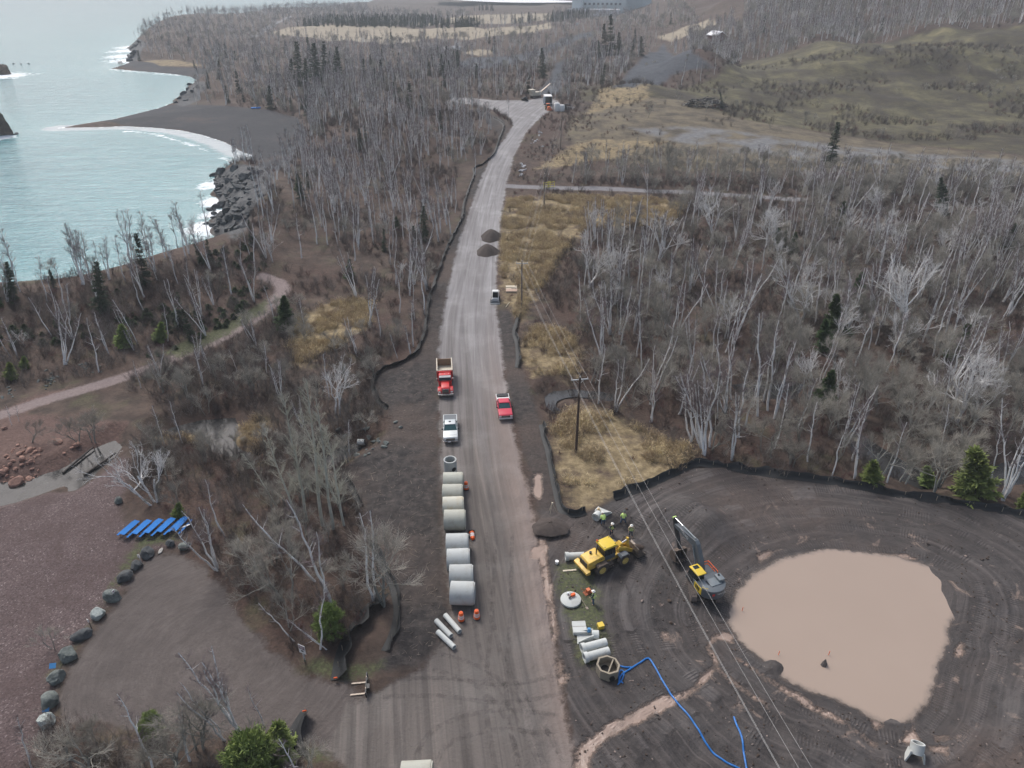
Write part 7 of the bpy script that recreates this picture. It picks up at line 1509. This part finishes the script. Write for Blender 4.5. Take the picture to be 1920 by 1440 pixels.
def brush_heap(px, py, n, d, label, seed, hh):
    g = G(px, py); r = np.random.default_rng(seed); b = B()
    for i in range(n):
        c = np.array([r.uniform(-d[0], d[0]), r.uniform(-d[1], d[1]), 0]); t = max(0, 1 - (c[0] / d[0]) ** 2); c[2] = r.uniform(.1, hh) * (.35 + .65 * t); a = r.normal(0, .55) + (math.pi if r.random() < .5 else 0); L = r.uniform(2.5, 6.5); dv = np.array([math.cos(a), math.sin(a), r.normal(0, .18)]) * L / 2
        b.path(wob(r, c - dv, c + dv, 5, .22), np.linspace(.20, .06, 5) * r.uniform(.5, 1.15), 6)
    return single('log_pile', b, M['deadwood'], label, 'log pile', g, smooth=True)
brush_heap(1320, 200, 120, (8.4, 2.6), 'heap of bleached dead trees on the open ground below the mound', 3, 3.6); brush_heap(1062, 205, 26, (2.2, 1.2), 'small heap of grey scrap poles beside the white tanks', 4, 2.0)
for dx, lab in ((0, 'left yellow pipe gate leaf on the branch track'), (2.6, 'right yellow pipe gate leaf beside the utility pole')):
    g = G(1026 + dx * 3, 352); o = thing('pipe_gate', lab, 'gate', g, rad(25), 'yellow gates on the branch track'); b = B(); b.path([(-1.1, 0, .3), (-1.1, 0, 1.5), (1.1, 0, 1.9), (1.1, 0, .3), (-1.1, 0, .3)], .09, 6); part('frame', b, M['ygate'], o); b = B(); b.path([(-1.1, 0, .9), (1.1, 0, 1.1)], .07, 6); part('rail', b, M['ygate'], o); b = B(); b.path([(-1.2, 0, -.3), (-1.2, 0, 1.9)], .1, 6); part('post', b, M['ygate'], o)
# pale riprap beside the road and by the lime rubble yard
r = np.random.default_rng(17); RW = []
for i in range(4): b = B(); b.rock((0, 0, .25), (1, .8, .7), 700 + i, 2, .4); o_ = part('tmp', b, M['limestone']); RW.append(o_.data); bpy.data.objects.remove(o_)
RWD = []
for q_ in RW: q2_ = q_.copy(); q2_.materials[0] = M['rockg']; RWD.append(q2_)
def stones(px_list, n, sp, lo, hi, label, group, mats=None):
    for i in range(n):
        q = px_list[r.integers(len(px_list))]; x, y, z = ground(q[0] + r.normal(0, sp), q[1] + r.normal(0, sp * .8), h); o = bpy.data.objects.new('stone', (RWD if mats else RW)[i % 4]); COL.objects.link(o); s = r.uniform(lo, hi); o.location = (x, y, z); o.scale = (s, s, s * .8); o.rotation_euler = (0, 0, r.uniform(0, 6.28)); set_props(o, label, 'stone', group)
stones([(983, 312), (980, 320), (977, 328)], 26, 2.2, .35, .8, 'pale riprap stone on the right road bank above the branch track', 'pale stones on the road bank'); stones([(1000, 268), (1006, 262), (1012, 250), (1018, 275)], 18, 3, .3, .7, 'pale riprap stone on the right road bank near the farthest pole', 'pale stones near the farthest pole')
stones([(830, 92), (840, 94), (855, 92), (860, 95)], 24, 4, 1.2, 3.2, 'large white rubble block in the yard beyond the junction', 'white rubble in the far yard'); stones([(640, 152), (700, 138), (690, 140)], 8, 3, .6, 1.0, 'pale stone in the far birch wood', 'pale stones in the far wood')
stones([(100, 700), (160, 690), (90, 712), (180, 698), (20, 735)], 40, 9, .2, .5, 'greyish lichened ledge stone by the gravel path', 'pale stones by the gravel path', M['rockg'])
stones([(660, 850), (690, 845), (715, 830), (730, 850), (690, 815), (640, 810), (745, 800)], 22, 9, .25, .6, 'grey stone around the concrete culvert mouth', 'stones at the culvert', M['rockd'])
# broken sticks strewn over the cleared slope: countless litter
r = np.random.default_rng(29); p0, p1, rr = [], [], []
area = R['shoulder'][1]
while len(p0) < 300:
    px, py = r.uniform(640, 845), r.uniform(690, 1240); x, y, z = ground(px, py)
    if sdf(np.array([[x, y]]), area)[0] < .8: continue
    z = hz(x, y); a = r.uniform(0, 6.28); L = r.uniform(.15, .75) * (2 if r.random() < .06 else 1); p0.append((x, y, z + .05)); p1.append((x + math.cos(a) * L, y + math.sin(a) * L, z + r.uniform(.04, .16))); rr.append(r.uniform(.010, .026))
V, F = tubes(p0, p1, np.array(rr), np.array(rr) * .7, 5); o = bpy.data.objects.new('stick_litter', mesh_np('stick_litter', V, F, plain('broken_wood', (.22, .18, .145), .9, var=.6, scale=.7))); COL.objects.link(o); o['kind'] = 'stuff'; o['label'] = 'pale broken sticks strewn over the cleared slope'; o['category'] = 'debris'
# clods and stones turned up on the site
ps, k = [], 0
while len(ps) < 1100:
    px, py = r.uniform(1010, 1930), r.uniform(880, 1440); x, y, z = ground(px, py); q = np.array([[x, y]])
    if sdf(q, POND)[0] > -.4 or sdf(q, R['site'][0])[0] < .5: continue
    if vnoise(q, 4, 88)[0] < .45 and r.random() < .7: continue
    ps.append((x, y, hz(x, y), r.uniform(.04, .17) * (2.0 if r.random() < .04 else 1), r.uniform(0, 6.28), 0, 0, r.integers(4)))
CL = []
for i in range(4): b = B(); b.rock((0, 0, .2), (1, .8, .7), 800 + i, 1, .4); o_ = part('tmp', b, [M['soil'], M['sandpile'], plain('pale_clod', (.20, .16, .14), .95), M['soil']][i]); CL.append(o_.data); bpy.data.objects.remove(o_)
stuff_instances('soil_clods', CL, ps, 'lumps of dark soil scattered over the muddy building site', 'soil clods')

# tread marks pressed into the mud, as thin sheets just above it
def track_strips():
    N = NT('tread_mud'); tu, ts = N.attr('tu'), N.attr('ts'); n = N.noise(1.3, detail=5, rough=.7)
    chev = N.math('SINE', N.math('ADD', N.math('MULTIPLY', ts, 24.0), N.math('MULTIPLY', N.math('ABSOLUTE', tu), 5.0)))
    f = N.math('MULTIPLY', N.rng(n, .42, .60), N.rng(N.math('ABSOLUTE', tu), 1.0, .75))
    pb = N.bsdf(N.ramp(chev, [(.35, (.060, .051, .048)), (.65, (.150, .128, .119))]), .8, N.bump(chev, .05, .6)); tr = N.node('ShaderNodeBsdfTransparent'); mx = N.node('ShaderNodeMixShader')
    N.put(mx.inputs[0], N.math('MULTIPLY', f, .26)); N.t.links.new(tr.outputs[0], mx.inputs[1]); N.t.links.new(pb.outputs[0], mx.inputs[2]); N.t.links.new(mx.outputs[0], N.out.inputs[0])
    V, F, A, S = [], [], [], []
    for q in ([(1000, 1440), (960, 1330), (900, 1270), (820, 1240)], [(1040, 1440), (985, 1340), (930, 1250), (905, 1150), (895, 1000)], [(720, 1290), (830, 1288), (930, 1300), (1020, 1290), (1085, 1268)],
        [(950, 1440), (930, 1300), (940, 1150), (945, 1000)], [(1100, 1400), (1150, 1345), (1205, 1298), (1240, 1262)], [(1480, 1000), (1650, 985), (1800, 1015), (1910, 1080)], [(1440, 955), (1600, 955), (1800, 985), (1925, 1030)], [(1370, 1060), (1450, 1008), (1550, 985)], [(1795, 1270), (1850, 1235), (1925, 1200)],
        [(1740, 1410), (1820, 1385), (1925, 1300)], [(1800, 1150), (1860, 1158), (1925, 1185)], [(1310, 1140), (1335, 1210), (1395, 1280), (1480, 1335), (1580, 1395), (1650, 1440)], [(1180, 1080), (1210, 1150), (1225, 1230), (1180, 1300)], [(1160, 1090), (1170, 1160), (1190, 1230)], [(790, 1440), (830, 1380), (930, 1350), (1040, 1360)]):
        c = gline(q, 14); L = np.concatenate([[0], np.cumsum(np.hypot(*np.diff(c, axis=0).T))]); m = int(L[-1] / .22); s_ = np.linspace(0, L[-1], m); c = np.stack([np.interp(s_, L, c[:, 0]), np.interp(s_, L, c[:, 1])], 1)
        t = np.gradient(c, axis=0); t /= np.linalg.norm(t, axis=1)[:, None] + 1e-9; nn = np.stack([-t[:, 1], t[:, 0]], 1)
        for side in (-1, 1):
            o0 = len(V) and sum(len(v) for v in V); cols_ = [c + nn * (side * .95 + w_) for w_ in (-.27, 0, .27)]; P_ = np.stack(cols_, 1).reshape(-1, 2); z = h(P_) + .035; V.append(np.column_stack([P_, z])); A.append(np.tile([-1., 0, 1.], m)); S.append(np.repeat(s_, 3))
            i = np.arange(m - 1)[:, None] * 3; j = np.arange(2)[None]; F.append(np.stack([i + j, i + j + 1, i + j + 4, i + j + 3], -1).reshape(-1, 4) + o0)
    me = mesh_np('tyre_tracks', np.concatenate(V), np.concatenate(F), N.m)
    for k, v in (('tu', np.concatenate(A)), ('ts', np.concatenate(S))): a = me.attributes.new(k, 'FLOAT', 'POINT'); a.data.foreach_set('value', v.astype(np.float32))
    o = bpy.data.objects.new('tyre_tracks', me); COL.objects.link(o); o['kind'] = 'stuff'; o['label'] = 'tread marks pressed into the mud'; o['category'] = 'tyre tracks'
track_strips()
# ---------------------------------------------------------------- far away: plant, tailings, red house
def at_far(px, py, z): x, y = at_z(px, py, z); return x, y
def plant():
    x, y = ground(1150, 26)[:2]; z = hz(x, y); s = y / 1500; o = thing('industrial_plant', 'long pale industrial plant with stepped blocks on the far skyline', 'industrial plant', (x, y, z - 2), rad(-8)); sc = y / CAM_F * 1.02
    def blk(nm, px0, px1, hh, dy, mat, dep=30): b = B(); b.box(((px0 + px1) / 2 * sc, dy, hh / 2), ((px1 - px0) * sc, dep, hh)); return part(nm, b, mat, o)
    a = blk('office_block', -66, -50, 24, -10, M['plant']); c = blk('long_hall', -50, 20, 22, 8, M['plant']); d = blk('tower_block', 10, 46, 36, 30, M['plant']); e = blk('end_block', 46, 60, 24, 24, M['plant']); f = blk('conveyor_gallery', -46, 10, 30, 44, M['galv'], 12); blk('low_shed', -72, 10, 9, -30, M['roofw'], 16)
    for k in range(9): b = B(); b.box(((-46 + 7 * k) * sc, -7.3, 15), (3.6 * sc, .6, 3.0)); part('window', b, M['grey'], c)
    for k in range(4): b = B(); b.box(((15 + 8 * k) * sc, 14.6, 24), (3.5 * sc, .6, 3.5)); part('window', b, M['grey'], d)
plant()
def red_house():
    d_ = 620; dd = ray(1352, 22); t = d_ / dd[1]; x, z = dd[0] * t, CAM_H + dd[2] * t; z0 = hz(x, d_); o = thing('red_barn', 'dark red barn with a pale roof on the wooded ridge', 'barn', (x, d_, z0), rad(20)); w_, hh = 4, 4.5
    b = B(); b.prism([(-w_, 0), (-w_, hh), (0, hh + 2.4), (w_, hh), (w_, 0)], -5, 8, axis='y'); part('wall', b, M['barn'], o); b = B(); b.prism([(-w_ - 1, hh - .4), (0, hh + 2.5), (w_ + 1, hh - .4), (w_ + 1, hh), (0, hh + 2.9), (-w_ - 1, hh)], -5.6, 8.6, axis='y'); part('roof', b, M['roofw'], o)
red_house()
for px_pts, lab in (([(815, 9), (860, 4), (1062, 2), (1074, 9), (940, 10)], 'white snowy tailings basin on the far skyline'), ([(905, 1), (1030, -2), (1050, 1)], 'second white basin behind the far skyline')):
    q = gpoly(px_pts); z = float(h(q).max()) + .8; flat_poly('tailings_basin', q, z, M['tailings'])
b = B(); b.prism([(-1, 0), (-.8, .5), (.8, .5), (1, 0)], -2.4, 2.4, .05); single('canoe_stack', b, M['blue'], 'upturned blue boats on the black sand below the trees', 'boats', G(480, 203), .2)
x, y, z = ground(1326, 70, h); b = B(); b.box((0, 0, 1.6), (.3, .3, 3.2)); b.box((0, -.1, 3.4), (2.4, .12, 2.4)); x, y, z = ground(1082, 52, h); single('rail_signal', b, M['signw'], 'small white marker beside the railway grade', 'marker', (x, y, z))
# pond stakes and tiny floating thing
for px, py, lab in ((1459, 1228, 'orange survey stake on the mud spit at the pond edge'), (1553, 1228, 'orange survey stake standing in the middle of the pond'), (1391, 1145, 'orange survey stake at the left pond margin')):
    x, y = at_z(px, py, POND_Z); b = B(); b.path([(0, 0, -.6), (.05, 0, .55)], .03, 6); single('survey_stake', b, M['orange'], lab, 'survey stake', (x, y, POND_Z), group='orange survey stakes')
# ---------------------------------------------------------------- haze between the camera and the far shore
N = NT('haze'); pv = N.node('ShaderNodeVolumePrincipled'); pv.inputs['Color'].default_value = (.90, .96, 1.0, 1); pv.inputs['Density'].default_value = HAZE; pv.inputs['Anisotropy'].default_value = 0.0; N.t.links.new(pv.outputs[0], N.out.inputs['Volume'])
b = B(); b.fr((-31000, 4000, -200, 46000, -20), (-31000, 4000, -200, 46000, 160)); hzo = part('haze', b, N.m); hzo['kind'] = 'stuff'; hzo['label'] = 'thin pale haze over the lake and far shore'; hzo['category'] = 'haze'
